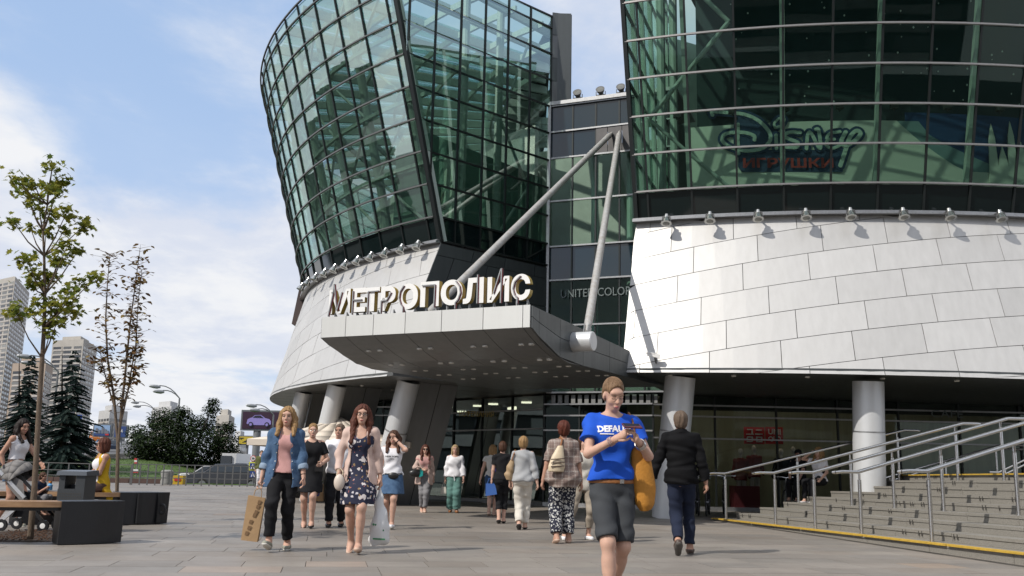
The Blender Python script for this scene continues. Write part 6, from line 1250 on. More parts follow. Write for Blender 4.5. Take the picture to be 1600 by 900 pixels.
# ------------------------------------------------------------------ left side of the plaza: benches, bin, pushchair
BENCHM = mat('black steel bench', (.020, .021, .024), .42, .2, .15, 5); WOOD = mat('warm bench wood', (.36, .22, .12), .5, 0, .35, 4, stretch=(1, 1, 9), col2=(.25, .14, .07)); SOIL = mat('bark soil', (.045, .028, .018), .95, 0, .4, 20, bump=.6, bscale=60)
def bench(c, R0, R1, blocks, seat, zt, lab, hook=None):
    """Part of a ring bench: steel end blocks and curved timber slats; angles in degrees, -90 = towards the camera."""
    t = thing('ring_bench', (c[0], c[1], 0), lab, 'bench', 'ring benches around the trees')
    def P(a, r, z): return Vector((c[0]+r*math.cos(D2(a)), c[1]+r*math.sin(D2(a)), z))
    for a0, a1 in blocks:
        mb = MB(); A = np.linspace(a0, a1, 10)
        for p, q in zip(A, A[1:]): mb.hexa([P(p, R1, .01), P(q, R1, .01), P(q, R0, .01), P(p, R0, .01), P(p, R1+.02, zt), P(q, R1+.02, zt), P(q, R0, zt), P(p, R0, zt)])
        o = mb.build('end_block', BENCHM, t, smooth=.5)
        if hook:
            for f in (.35, .75): mb = MB(); h = P(a0+(a1-a0)*f, R1+.03, 0); mb.bar((h.x, h.y, .03), (h.x, h.y, zt-.02), .09, .03, up=(math.cos(D2(a1)), math.sin(D2(a1)), 0)); mb.build('strap', BENCHM, o)
    if hook: h = P(hook, R1+.06, zt*.48); mb = MB(); mb.tube([h+Vector((.055*math.cos(t_), 0, .075*math.sin(t_))) for t_ in np.linspace(0, 2*math.pi, 17)], .022, 8); mb.build('lock_ring', BENCHM, t, smooth=.7)
    a0, a1 = seat; n = 4; w = (R1-R0)/n
    for i in range(n):
        mb = MB(); A = np.linspace(a0, a1, 26); r0, r1 = R0+i*w+.006, R0+(i+1)*w-.006
        for p, q in zip(A, A[1:]): mb.hexa([P(p, r1, zt-.075), P(q, r1, zt-.075), P(q, r0, zt-.075), P(p, r0, zt-.075), P(p, r1, zt-.004), P(q, r1, zt-.004), P(q, r0, zt-.004), P(p, r0, zt-.004)])
        mb.build('slat', WOOD, t)
    mb = MB(); A = np.linspace(a0, a1, 26)
    for r in (R0+.08, R1-.08):
        for p, q in zip(A, A[1:]): mb.hexa([P(p, r+.02, zt-.12), P(q, r+.02, zt-.12), P(q, r-.02, zt-.12), P(p, r-.02, zt-.12), P(p, r+.02, zt-.076), P(q, r+.02, zt-.076), P(q, r-.02, zt-.076), P(p, r-.02, zt-.076)])
    mb.build('under_frame', BENCHM, t); return t
b1c = (-6.60, 13.97); bench(b1c, 1.22, 1.70, [(-57, -29), (-112, -101)], (-160, -56), .545, 'curved timber bench with black end block in front of the maple trunk')
b2c = (-7.58, 18.15); bench(b2c, 1.20, 1.72, [(-55, -24), (-112, -96)], (-97, -54), .545, 'curved timber bench with lock ring where the woman in yellow sits', hook=-30); bench((-8.9, 17.2), .9, 1.35, [(-50, -15)], (-100, -50), .545, 'dark bench end seen behind the pushchair')
mb = MB(); mb.lathe([(0, .004), (1.05, .012), (1.12, .0)], 30, (b1c[0], b1c[1], 0)); tag(mb.build('bark_bed', SOIL), kind='structure')
r_ = random.Random(8); mb = MB()
for _ in range(500):
    a, rr = r_.uniform(0, 6.28), 1.05*math.sqrt(r_.random()); x, y = b1c[0]+rr*math.cos(a), b1c[1]+rr*math.sin(a); s = r_.uniform(.02, .05); b_ = r_.uniform(0, 3)
    mb.prism([(x, y, .01), (x+s*math.cos(b_), y+s*math.sin(b_), .02), (x+s*math.cos(b_)-s*.4*math.sin(b_), y+s*math.sin(b_)+s*.4*math.cos(b_), .03)], (0, 0, .01))
tag(mb.build('bark_chips', mat('bark chips', (.10, .05, .028), .9, 0, .5, 30)), kind='stuff')
# litter bin
BINM = mat('grey metal bin', (.055, .06, .065), .45, .3, .15, 6); t = thing('litter_bin', (-6.75, 15.0, 0), 'dark grey covered litter bin with perforated front beside the seated woman', 'litter bin')
mb = MB(); x0, y0, w, d = -6.78, 14.8, .40, .40; mb.box((x0, y0, .02), (x0+w, y0+d, .64)); bo = mb.build('bin_body', BINM, t)
mb = MB(); mb.box((x0, y0+.02, .64), (x0+.09, y0+d-.02, .84)); mb.box((x0+w-.14, y0, .64), (x0+w, y0+d, .84)); mb.box((x0+.09, y0+.2, .64), (x0+w-.14, y0+d, .70)); mb.build('lid_support', BINM, t)
mb = MB(); mb.hexa([(x0-.03, y0-.03, .84), (x0+w+.03, y0-.03, .84), (x0+w+.03, y0+d+.03, .84), (x0-.03, y0+d+.03, .84), (x0-.02, y0-.02, .90), (x0+w+.02, y0-.02, .90), (x0+w+.02, y0+d+.02, .92), (x0-.02, y0+d+.02, .92)]); mb.build('lid', mat('bin lid metal', (.10, .11, .125), .35, .4), t)
mb = MB()
for i in range(10):
    for j in range(6): mb.box((x0+.035+i*.034, y0-.003, .36+j*.04), (x0+.053+i*.034, y0+.002, .376+j*.04))
mb.build('perforation', SLOT, bo, kind='stuff')
# pushchair
Yp = 15.1
def pp_(x, y, dy=0.): v = aY(x, y, Yp+dy); return v
t = thing('pushchair', (pp_(40, 820).x, Yp, 0), 'grey hooded pushchair with silver frame pushed by woman in white top', 'pushchair'); ALF = mat('silver tube', (.65, .65, .66), .3, .8)
GRYC = fabric('grey hood cloth', (.20, .19, .185)); rt = [pp_(2, 728), pp_(22, 748), pp_(48, 776), pp_(62, 795)]
for k, dy in enumerate((-.22, .24)):
    mb = MB(); o = Vector((0, dy, 0)); mb.bar(pp_(3, 727)+o, pp_(50, 777)+o, .035, .05); mb.build('push_frame', ALF, t); mb = MB(); mb.bar(pp_(40, 790)+o, pp_(17, 810)+o, .035, .045); mb.build('leg_tube', ALF, t); mb = MB(); mb.bar(pp_(50, 777)+o, pp_(76, 812)+o, .035, .045); mb.build('leg_tube', BLACKPL, t)
    for x in (14, 78):
        c = pp_(x, 820)+o; c.z = .085; mb = MB(); mb.lathe([(.05, -.02), (.085, -.02), (.09, 0), (.085, .02), (.05, .02)], 20, c, 0, (0, 1, 0)); wv = mb.build('wheel', BLACKPL, t, smooth=.6); mb = MB(); mb.lathe([(.018, -.023), (.04, -.021), (.04, .021), (.018, .023)], 16, c, 0, (0, 1, 0)); mb.build('rim', LW, wv, smooth=.6)
hd = MB(); c0 = pp_(26, 752); N_ = 5; rad = .34                             # hood: ribbed quarter dome
dirs = [D2(a) for a in (160, 128, 96, 64, 36)]
for i, (a, b_) in enumerate(zip(dirs, dirs[1:])):
    hd = MB(); ring = lambda a, v: c0+Vector((math.cos(a)*rad*.95*math.sin(v), -math.cos(v)*.27, math.sin(a)*rad*.98*math.sin(v)))
    for v0, v1 in zip(np.linspace(.02, 3.12, 9), np.linspace(.02, 3.12, 9)[1:]): hd.add([ring(a, v0), ring(b_, v0), ring(b_, v1), ring(a, v1)], [(0, 1, 2, 3)])
    o = hd.build('hood_panel', GRYC, t, smooth=True, fixn=False); md = o.modifiers.new('thick', 'SOLIDIFY'); md.thickness = .012
mb = MB(); mb.hexa([pp_(12, 760, -.2), pp_(40, 792, -.2), pp_(40, 792, .2), pp_(12, 760, .2), pp_(5, 735, -.22), pp_(36, 752, -.22), pp_(36, 752, .22), pp_(5, 735, .22)]); mb.build('seat_shell', fabric('grey seat cloth', (.22, .21, .205)), t)
mb = MB(); mb.hexa([pp_(18, 808, -.18), pp_(64, 808, -.18), pp_(64, 808, .18), pp_(18, 808, .18), pp_(26, 794, -.2), pp_(58, 794, -.2), pp_(58, 794, .2), pp_(26, 794, .2)]); mb.build('basket', BLACKC, t); mb = MB(); mb.hexa([pp_(36, 778, -.16), pp_(62, 786, -.16), pp_(62, 786, .16), pp_(36, 778, .16), pp_(36, 766, -.16), pp_(62, 776, -.16), pp_(62, 776, .16), pp_(36, 766, .16)]); mb.build('seat', BLACKC, t)
mb = MB(); mb.tube([pp_(2, 727, -.22), pp_(-6, 716, -.2), pp_(-6, 716, .2), pp_(2, 727, .24)], .018, 8); mb.build('handle', BLACKPL, t)
# woman pushing, toddler, bottle
p = Person(-7.95, 15.75, 1.70, math.pi/2-.2, 'woman in white strap top and denim shorts beside a grey pushchair', vox=.011, lf=(.08, -.1, .085, 0, 0), rf=(-.08, .16, .11, 0, .4), lh=(.10, -.42, .98), rh=(-.20, .02, .90), re=(-.3, 1, -.1), le=(.4, .3, -1), head=(-.35, .22, 0), lean=.10, skin=SKINT)
p.make_body(); p.face(brow=(.03, .02, .015)); p.hair(HDK, 'long', .16, 1.1, 20.); tee(p, WHITEC, 1.06, 0, .012, (0, -.06, 1.44, .10), .01, 'top', .004, 20.); trousers(p, DENIM, .98, .42, .014, .03, 'shorts'); shoes(p, SHOEG, .5, SOLE); bracelet(p, 1, BLACKPL, .03, 3)
q = aY(57, 786, 15.1); p = Person(q.x-.05, 15.1, .92, math.pi/2-.15, 'toddler in navy shirt leaning forward in the pushchair with a blue bottle', vox=.014, z0=q.z-.46, lf=(.08, -.35, .60, 0, 0), rf=(-.08, -.35, .60, 0, 0), lh=(.12, -.36, 1.28), rh=(-.12, -.40, 1.26), re=(-.3, .2, -1), le=(.3, .2, -1), lean=.35, head=(0, .1, 0), fat=1.25, skin=SKINT)
p.make_body(); p.face(); p.hair(HBR, 'short', seed=21.); tee(p, fabric('navy cotton', (.012, .018, .04)), .92, .6, .025); trousers(p, GREYC, 1.0, 1.7, .02)
bt = prop(p, (0, -.46, 1.24), 'bottle', 'small light blue bottle in the hands of the toddler', 'bottle'); mb = MB(); mb.lathe([(0, 0), (.07, 0), (.07, .14), (.04, .17), (.04, .20), (0, .20)], 14, (0, -.46, 1.22)); pmb(bt, 'bottle_body', mb, mat('blue plastic bottle', (.12, .35, .62), .3)); mb = MB(); mb.lathe([(0, .2), (.045, .2), (.045, .25), (0, .25)], 12, (0, -.46, 1.22)); pmb(bt, 'cap', mb, mat('orange cap', (.6, .2, .03), .4))
# seated woman in yellow
p = Person(-6.98, 16.78, 1.72, -.85, 'woman in long yellow vest and sunglasses sitting on the bench with folded arms', vox=.0105, z0=-.27, lf=(.09, -.40, .36, 0, 0), rf=(-.07, -.44, .36, 0, 0), lh=(-.08, -.19, 1.10), rh=(.09, -.17, 1.13), le=(.7, .1, -1), re=(-.7, .1, -1), head=(-.55, .0, 0), skin=SKINT)
p.make_body(); p.face(); p.glasses(BLACKPL, 1); p.hair(HRD, 'bob', seed=22., vol=1.2); p.add('ponytail', [rcone(p.H((-.06, .02, -.02)), p.H((-.10, -.05, -.13)), .05, .06, .03), rcone(p.H((-.10, -.05, -.13)), p.H((-.09, -.07, -.22)), .06, .03, .03)], HRD, None, folds(.006, 60, 30, 2.))
tee(p, WHITEC, .86, 0, .010, (0, -.06, 1.42, .11), .0, 'top'); p.add('vest', [loft([(.62, 0, .12, .19, .06), (.80, 0, .10, .20, .10)]+[(z, cx, cy+.01, rx+.02, ry+.012) for z, cx, cy, rx, ry in p.T if .85 < z], .03, .012, (.40, 1.45)), loft([(.40, 0, .15, .20, .03), (.70, 0, .13, .20, .06)], .03, .0, (.40, .72)), (lambda Q: np.maximum(np.abs(Q[..., 0])-(.04+.06*np.clip((1.45-Q[..., 2])/.5, 0, 1)), Q[..., 1]-.03), np.array([-.3, -.4, .3]), np.array([.3, .1, 1.6]), .01, -1), *[ell((x, .012, 1.40), (.06, .2, .085), .01, None, -1) for x in (.20, -.20)]], YELC, None, folds(.006, 28, 4, 5.))
trousers(p, fabric('dusty brown shorts', (.10, .06, .05)), .96, .5, .012, .01, 'shorts'); shoes(p, LEATH, .25); bracelet(p, -1, BLACKPL, .03, 2)
bg = prop(p, (-.02, -.28, .98), 'small_backpack', 'grey mini backpack held in the lap of woman in yellow', 'bag'); psdf(bg, 'pouch', [ell((-.03, -.28, .99), (.14, .08, .085), .02)], fabric('grey nylon', (.16, .165, .18)), .012, folds(.006)); mb = MB(); mb.tube([(.09, -.30, 1.0), (.16, -.32, .93), (.13, -.33, .86), (.05, -.33, .9)], .01, 6); pmb(bg, 'strap', mb, CREAM); mb = MB(); mb.lathe([(0, 0), (.03, 0), (.03, .01), (0, .01)], 10, (-.03, -.36, 1.02), 0, (0, -1, .3)); pmb(bg, 'buckle', mb, LEATH)

# ------------------------------------------------------------------ trees
BARK = mat('grey brown bark', (.17, .125, .09), .9, 0, .4, 14, bump=.5, bscale=50, stretch=(3, 3, .6)); BARKD = mat('dark bark', (.05, .04, .032), .95, 0, .3, 8)
def leafmat(name, c, c2, tr=.25):
    def fn(N, L, b):
        ge = N.new('ShaderNodeNewGeometry'); mx = N.new('ShaderNodeMix'); mx.data_type = 'RGBA'; L.new(ge.outputs['Random Per Island'], mx.inputs[0]); mx.inputs[6].default_value = (*c, 1); mx.inputs[7].default_value = (*c2, 1); L.new(mx.outputs[2], b.inputs['Base Color']); b.inputs['Roughness'].default_value = .75; b.inputs['Specular IOR Level'].default_value = .2
        t = N.new('ShaderNodeBsdfTranslucent'); L.new(mx.outputs[2], t.inputs[0]); m = N.new('ShaderNodeMixShader'); m.inputs[0].default_value = tr; L.new(b.outputs[0], m.inputs[1]); L.new(t.outputs[0], m.inputs[2]); L.new(m.outputs[0], N['Material Output'].inputs[0])
    return mat_nodes(name, fn)
MAPLE = leafmat('maple leaf green', (.10, .15, .028), (.30, .28, .045), .45); OLIVE = leafmat('olive brown leaf', (.13, .06, .025), (.20, .15, .05)); NEED = leafmat('spruce needles', (.010, .022, .018), (.028, .048, .042), .1); DKLEAF = leafmat('dark tree leaf', (.008, .018, .007), (.03, .05, .014), .12)
LOBE = [(0, 0), (.32, -.08), (.22, .16), (.5, .30), (.26, .42), (.30, .66), (.10, .60), (0, 1.0), (-.10, .60), (-.30, .66), (-.26, .42), (-.5, .30), (-.22, .16), (-.32, -.08)]; OVAL = [(0, 0), (.25, .3), (.22, .65), (0, 1), (-.22, .65), (-.25, .3)]
def leaf(mb, p, s, rr, shape, droop=.6, nx=None):
    a = rr.uniform(0, 6.28); d = Vector((math.cos(a), math.sin(a), -droop+rr.uniform(-.5, .5))).normalized(); e = d.cross(Vector((rr.uniform(-.4, .4), rr.uniform(-.4, .4), 1))).normalized(); n = e.cross(d)*.12
    mb.add([Vector(p)+d*(y*s)+e*(x*s)+n*(abs(x)*s*2) for x, y in shape], [tuple(range(len(shape)))])
rr = random.Random(21)
def wood(paths, name, m, parent):
    mb = MB()
    for pts, rad in paths: mb.tube(pts, rad, 8)
    return mb.build(name, m, parent, smooth=.9)
# young maple in front
def mt(x, y, dy=0.): return aY(x, y, 13.08+dy)
t = thing('maple_tree', tuple(aZ(47, 842, 0)), 'young maple tree with sparse yellow-green leaves rising from the front bench', 'tree')
trunk = [mt(47, 843), mt(54, 760), mt(58, 690), mt(62, 620), mt(66, 560), mt(69, 510), mt(70, 460), mt(69, 400), mt(67, 360), mt(74, 320), mt(78, 285), mt(82, 262)]
wood([(trunk, [.044, .039, .036, .034, .031, .027, .023, .018, .014, .011, .008, .006])], 'trunk', BARK, t)
clusters = [(82, 258, 12, 16), (98, 285, 12, 20), (75, 290, 9, 10), (52, 285, 10, 12), (26, 280, 14, 18), (40, 300, 13, 18), (60, 308, 12, 16), (88, 300, 12, 16), (78, 335, 16, 24), (105, 330, 12, 18), (50, 322, 10, 12), (20, 345, 10, 16), (46, 352, 8, 8), (72, 362, 14, 18), (132, 352, 13, 22), (102, 358, 8, 10), (105, 385, 14, 26), (92, 405, 14, 22), (122, 392, 8, 12), (42, 405, 13, 22), (60, 425, 11, 12), (48, 440, 12, 14), (78, 432, 11, 18), (92, 410, 10, 12), (148, 433, 10, 16), (128, 440, 10, 14), (112, 452, 11, 16), (25, 487, 14, 22), (48, 485, 11, 14), (68, 470, 15, 26), (85, 480, 12, 18), (105, 472, 14, 24), (118, 485, 13, 20), (90, 500, 11, 14), (72, 505, 12, 18), (66, 440, 10, 14), (78, 520, 8, 8)]
br, lf_ = [], MB()
for i, (x, y, r, n) in enumerate(clusters):
    dy = rr.uniform(-.45, .45); c = mt(x, y, dy); k = min(range(len(trunk)), key=lambda k: abs(trunk[k].z-(c.z-.30-.35*abs(c.x-trunk[6].x)))); a = trunk[max(4, k)]; br.append(([a, a.lerp(c, .5)+Vector((0, 0, -.05)), c], [.013, .009, .004]))
    for _ in range(int(n*2.7)):
        q = c+Vector((rr.gauss(0, .62), rr.gauss(0, .8), rr.gauss(0, .55)))*(r/1500*12.75); leaf(lf_, q, rr.uniform(.065, .115), rr, LOBE, .7)
wood(br, 'limbs', BARK, t); lf_.build('crown', MAPLE, t, fixn=False)
# thin bare sapling
Ys = 17.7; ms = lambda x, y, dy=0.: aY(x, y, Ys+dy)
t = thing('sapling', tuple(aZ(186, 795, 0)), 'thin many-stemmed sapling with few brown leaves behind the seated woman', 'tree'); base = ms(184, 790); base.z = 0
stems = [[base, ms(184, 690), ms(178, 620), ms(168, 560), ms(165, 500), ms(168, 440), ms(172, 396)], [base, ms(185, 690), ms(192, 620), ms(198, 560), ms(204, 500), ms(212, 440), ms(219, 388)], [ms(187, 670), ms(198, 620), ms(212, 540), ms(216, 470), ms(222, 420)], [ms(180, 640), ms(168, 600), ms(160, 570), ms(156, 545)], [ms(190, 640), ms(207, 590), ms(212, 560), ms(214, 520)]]
wood([(s, list(np.linspace(.034 if i < 2 else .018, .005, len(s)))) for i, s in enumerate(stems)], 'trunk', BARK, t); lf_, tw = MB(), []
for s in stems:
    for a, b_ in zip(s[1:], s[2:]):
        for _ in range(30):
            q = a.lerp(b_, rr.random()); e = q+Vector((rr.gauss(0, .11), rr.gauss(0, .12), rr.uniform(.0, .10)))
            if q.z < 1.9: continue
            tw.append(([q, e], [.004, .002]))
            for _k in range(rr.choice((1, 2, 3))): leaf(lf_, e+Vector((rr.gauss(0, .03), rr.gauss(0, .03), 0)), rr.uniform(.085, .14), rr, OVAL, .35)
wood(tw, 'twigs', BARK, t)['kind'] = 'stuff'; lf_.build('crown', OLIVE, t, fixn=False)
def spruce(x, ytop, ybase, hw, Y, lab):
    b_, tp = aY(x, ybase, Y), aY(x, ytop, Y); H_ = tp.z-b_.z; R_ = hw/1500*Y; t = thing('spruce_tree', tuple(b_), lab, 'tree', 'spruces on the lawn'); wood([([b_, b_.lerp(tp, .5), tp], [.14, .08, .01])], 'trunk', BARKD, t); mb, limbs = MB(), []
    n = 36
    for i in range(n):
        f = (i+.5)/n; z = b_.z+H_*(.02+.95*f); rad = R_*(1-f)**.85*rr.uniform(.75, 1.15)+.06
        for j in range(max(5, int(13*(1-f))+3)):
            a = rr.uniform(0, 6.28); L_ = rad*rr.uniform(.7, 1.12); o = Vector((b_.x, b_.y, z+rr.uniform(-.1, .1))); d = Vector((math.cos(a), math.sin(a), 0)); tip = o+d*L_+Vector((0, 0, -.28*L_+.12*L_*rr.random())); limbs.append(([o, o+d*L_*.5+Vector((0, 0, -.06*L_)), tip], [.018, .010, .003])); m_ = int(8+L_*26)
            for k in range(m_):
                u = .15+.85*k/m_; p_ = o.lerp(tip, u)+Vector((0, 0, .07*L_*math.sin(u*3.1))); 
                for s in (-1, 1):
                    w = .15+.20*(1-u)*min(1, L_); e = (Vector((-d.y, d.x, 0))*s*.8+d*.6+Vector((0, 0, -.35+rr.uniform(-.25, .15)))).normalized()*w*rr.uniform(.6, 1.3); up_ = Vector((rr.uniform(-.3, .3), rr.uniform(-.3, .3), 1))*.036
                    mb.add([p_, p_+e*.6+up_, p_+e, p_+e*.6-up_], [(0, 1, 2, 3)])
    wood(limbs[::2], 'limbs', BARKD, t)['kind'] = 'stuff'; mb.build('crown', NEED, t, fixn=False)
spruce(30, 548, 738, 52, 62, 'dark spruce at the left picture edge behind the pushchair'); spruce(97, 541, 742, 66, 58, 'tall blue-green spruce between the maple trunk and the road')
def bushy(name, cx, ytop, ybase, Y, blobs, lab, nl, ls, m, trunkr=.12):
    b_ = aY(cx, ybase, Y); t = thing(name, tuple(b_), lab, 'tree'); lf_, limbs = MB(), []
    for (x, y, r, dy) in blobs:
        c = aY(x, y, Y+dy); R_ = r*1.12/1500*Y; limbs.append(([b_+Vector((rr.uniform(-.3, .3), 0, 0)), b_.lerp(c, .5)+Vector((rr.uniform(-.3, .3), 0, -.2)), c], [trunkr, trunkr*.5, .015]))
        for _ in range(int(nl*R_*R_)):
            u = Vector((rr.gauss(0, 1), rr.gauss(0, 1), rr.gauss(0, 1))).normalized()*R_*(rr.random()**.5); u.z *= .8
            q = c+u
            if q.z < .05: continue
            leaf(lf_, q, ls*rr.uniform(.6, 1.4), rr, OVAL, .4)
    wood(limbs, 'trunk', BARKD, t); lf_.build('crown', m, t, fixn=False)
bushy('bushy_tree', 285, 622, 752, 68, [(225, 700, 26, 0), (215, 678, 18, 1), (250, 690, 34, -1), (255, 655, 22, 1), (285, 668, 30, 0), (300, 700, 38, -1), (320, 665, 22, 1), (331, 640, 13, 0), (334, 628, 9, 0), (345, 690, 28, 0), (352, 715, 26, 1), (235, 725, 28, 0), (275, 728, 30, -1), (320, 732, 30, 0), (362, 735, 16, 1), (285, 645, 14, 0), (240, 662, 10, 0), (356, 668, 12, 0)], 'wide dark green bushy tree behind the plaza railing', 1050, .19, DKLEAF)
bushy('street_tree', 150, 660, 712, 260, [(137, 676, 9, 0), (128, 682, 10, 0), (143, 683, 8, 0)], 'small round tree far along the road', 40, .6, DKLEAF)
# ------------------------------------------------------------------ lawn, road, kerb, railing
LAWN = mat('mown grass', (.045, .085, .018), .9, 0, .4, 3, col2=(.075, .12, .025), bump=.5, bscale=30)
def sheet(name, pts, m, kind='structure'): mb = MB(); mb.add(pts, [tuple(range(len(pts)))]); return tag(mb.build(name, m, fixn=False), kind=kind)
mb = MB(); gx = np.linspace(-52, -14, 20); gy = np.linspace(53, 96, 18)
def gz(x, y): e = max(0, min(1, (y-53)/14))*max(0, min(1, (-17-x)/7)); return -.03+1.25*e*e*(3-2*e)+.05*math.sin(x*.9)*e
V = [(x, y, gz(x, y)) for y in gy for x in gx]; mb.add(V, [(j*20+i, j*20+i+1, (j+1)*20+i+1, (j+1)*20+i) for j in range(17) for i in range(19)]); tag(mb.build('lawn', LAWN, smooth=True), kind='structure')
gr = MB()
for _ in range(26000):
    x, y = rr.uniform(-46, -18), 53.3+30*rr.random()**1.6
    if abs(x) > .56*y+2: continue
    z = gz(x, y); h = rr.uniform(.03, .07); a = rr.uniform(0, 3.14); w = .012+.0002*y; gr.add([(x-w*math.cos(a), y-w*math.sin(a), z), (x+w*math.cos(a), y+w*math.sin(a), z), (x+rr.uniform(-.03, .03), y, z+h)], [(0, 1, 2)])
tag(gr.build('grass', leafmat('grass blades', (.05, .10, .02), (.10, .15, .035)), fixn=False), kind='stuff')
mb = MB(); a = aZ(66, 748, .0); kr = mat('reddish planter kerb', (.10, .06, .05), .8, 0, .2, 4)
for i in range(10): x0 = -38+2.0*i; mb = MB(); mb.box((x0, 51.8, -.02), (x0+1.97, 52.2, .22)); tag(mb.build('kerb', kr), kind='structure')
rdm = mat('grey road asphalt', (.11, .11, .115), .85, 0, .15, 1)
def rz_(y): return 1.5+(y-105)*.0285
sheet('road', [(-70, 105, rz_(105)), (-42, 105, rz_(105)), (-116, 340, rz_(340)), (-150, 340, rz_(340))], rdm)
mb = MB(); mb.add([(-70, 104.9, -1), (-40, 104.9, -1), (-40, 104.9, rz_(105)-.05), (-70, 104.9, rz_(105)-.05)], [(0, 1, 2, 3)]); mb.add([(-40, 104.9, -1), (-112, 340, -1), (-112, 340, rz_(340)-.05), (-40, 104.9, rz_(105)-.05)], [(0, 1, 2, 3)]); tag(mb.build('embankment', mat('embankment verge', (.06, .065, .04), .9, 0, .3, .5)), kind='structure')
for u in (.3, .55, .8):
    for k in range(9):
        y0, y1 = 115+k*22, 123+k*22; f = lambda y: Vector((-70+28*u-(y-105)*(.34-.02*u), y, rz_(y)+.02)); a, b_ = f(y0), f(y1); mb = MB(); mb.add([a, a+Vector((.18, 0, 0)), b_+Vector((.18, 0, 0)), b_], [(0, 1, 2, 3)]); tag(mb.build('lane_marking', mat('white road paint', (.55, .55, .55), .7), fixn=False), kind='structure')
RAILG = mat('galvanised rail', (.13, .13, .13), .5, .5)
def railing(p, q, n, h, lab, rails=(.35, .62, .98), name='railing', m=RAILG, th=.05):
    p, q = Vector(p), Vector(q); t = thing(name, tuple(p), lab, 'railing')
    for z in rails: mb = MB(); mb.bar(p+Vector((0, 0, h*z)), q+Vector((0, 0, h*z)), th*.8, th*.8); mb.build('rail', m, t)
    mb = MB(); mb.box((-th/2, -th/2, 0), (th/2, th/2, h)); me = None
    for i in range(n+1):
        o = link('post', me, t) if me else mb.build('post', m, t, True); me = o.data; o.location = (p.lerp(q, i/n)-p)
railing(aZ(205, 757.5, 0), aZ(398, 761, 0), 16, 1.0, 'low grey metal railing along the far edge of the plaza'); railing((-37, 53, .1), aZ(203, 757, 0), 16, .95, 'grey metal railing in front of the lawn by the kerb')
lt = thing('lattice_fence', (-60, 100, 1.2), 'dark lattice fence with white top edge along the raised road', 'fence')
p, q = aY(122, 716, 98), aY(222, 712, 96); mb = MB(); mb.bar(p+Vector((0, 0, .25)), q+Vector((0, 0, .25)), .1, .1); mb.bar(p+Vector((0, 0, -.5)), q+Vector((0, 0, -.5)), .1, .1); mb.build('rail', RAILG, lt); mb = MB()
for i in range(44): a = p.lerp(q, i/44); b_ = p.lerp(q, (i+1)/44); mb.bar(a+Vector((0, 0, -.5)), b_+Vector((0, 0, .25)), .06, .06); mb.bar(a+Vector((0, 0, .25)), b_+Vector((0, 0, -.5)), .06, .06)
mb.build('lattice', mat('dark lattice metal', (.05, .05, .05), .6), lt, kind='stuff')
# ------------------------------------------------------------------ far buildings
CONC = mat('pale concrete panels', (.40, .375, .34), .9, 0, .12, .25); CONCT = mat('tan concrete panels', (.36, .29, .235), .9, 0, .14, .25); CONCW = mat('white concrete panels', (.50, .50, .50), .9, 0, .12, .3)
def wind_(N, L, b):
    oi = N.new('ShaderNodeObjectInfo'); r = N.new('ShaderNodeValToRGB'); r.color_ramp.elements[0].color = (.035, .04, .05, 1); r.color_ramp.elements[1].position = .92; r.color_ramp.elements[1].color = (.22, .22, .21, 1); e = r.color_ramp.elements.new(.6); e.color = (.07, .075, .085, 1); L.new(oi.outputs['Random'], r.inputs[0]); L.new(r.outputs[0], b.inputs['Base Color']); b.inputs['Roughness'].default_value = .18
WIND = mat_nodes('apartment window', wind_); BALC = mat('pale balcony front', (.46, .43, .40), .9, 0, .25, .6)
def block(name, label, C, dirs, H, fh, m, bays, z0=0., roof=True, skip=0, cat='building', group=None, crown=0.):
    """C near corner; dirs: two horizontal vectors (the visible faces). Window bands per floor and face, balconies between."""
    C = Vector((C[0], C[1], 0)); a, b_ = Vector(dirs[0]), Vector(dirs[1]); t = thing(name, (C.x, C.y, z0), label, cat, group); mb = MB(); q = [C, C+a, C+a+b_, C+b_]; mb.hexa([v+Vector((0, 0, z0)) for v in q]+[v+Vector((0, 0, H)) for v in q]); mb.build('wall', m, t)
    mid = C+a*.5+b_*.5; nf = int((H-z0-2.5)/fh)
    for d, o in ((a, b_), (b_, a)):
        n = -o.normalized(); L_ = d.length; e = d.normalized(); nb = max(1, round(L_/bays)); meW = meB = None
        for f in range(skip, nf):
            z = z0+1.2+f*fh
            for k in range(nb):
                u0 = L_*(k+.12)/nb; u1 = L_*(k+.88)/nb
                p0 = C+e*u0+n*.12; 
                if meW is None or k == 0 and False: mb = MB(); mb.slab([Vector((0, 0, 0)), e*(u1-u0), e*(u1-u0)+Vector((0, 0, fh*.5)), Vector((0, 0, fh*.5))], n*-.3); w = mb.build('window', WIND, t, True); meW = w.data
                else: w = link('window', meW, t)
                w.location = Vector((p0.x-C.x, p0.y-C.y, z-z0))
            if meB is None: mb = MB(); mb.slab([e*L_*.06, e*L_*.94, e*L_*.94+Vector((0, 0, fh*.34)), e*L_*.06+Vector((0, 0, fh*.34))], n*.35); w = mb.build('balcony_front', BALC, t, True); meB = w.data
            else: w = link('balcony_front', meB, t)
            w.location = Vector((0, 0, z-z0-fh*.40))
    if roof:
        mb = MB(); q = [mid+(v-mid)*.6 for v in q]; mb.hexa([v+Vector((0, 0, H)) for v in q]+[v+Vector((0, 0, H+fh*1.1+crown)) for v in q]); rf_ = mb.build('roof_house', m, t)
    return t
def far(xl, xc, xr, ytop, Y, fh, m, bays, name, lab, dl=20, dr=30, **k):
    c = aY(xc, ytop, Y); l = aY(xl, ytop, Y+dl); r = aY(xr, ytop, Y+dr); return block(name, lab, (c.x, c.y), ((l.x-c.x, l.y-c.y, 0), (r.x-c.x, r.y-c.y, 0)), c.z, fh, m, bays, **k)
far(-12, 24, 49, 432, 600, 2.9, CONC, 9, 'apartment_tower', 'tallest pale apartment tower cut by the left picture edge', 20, 60)
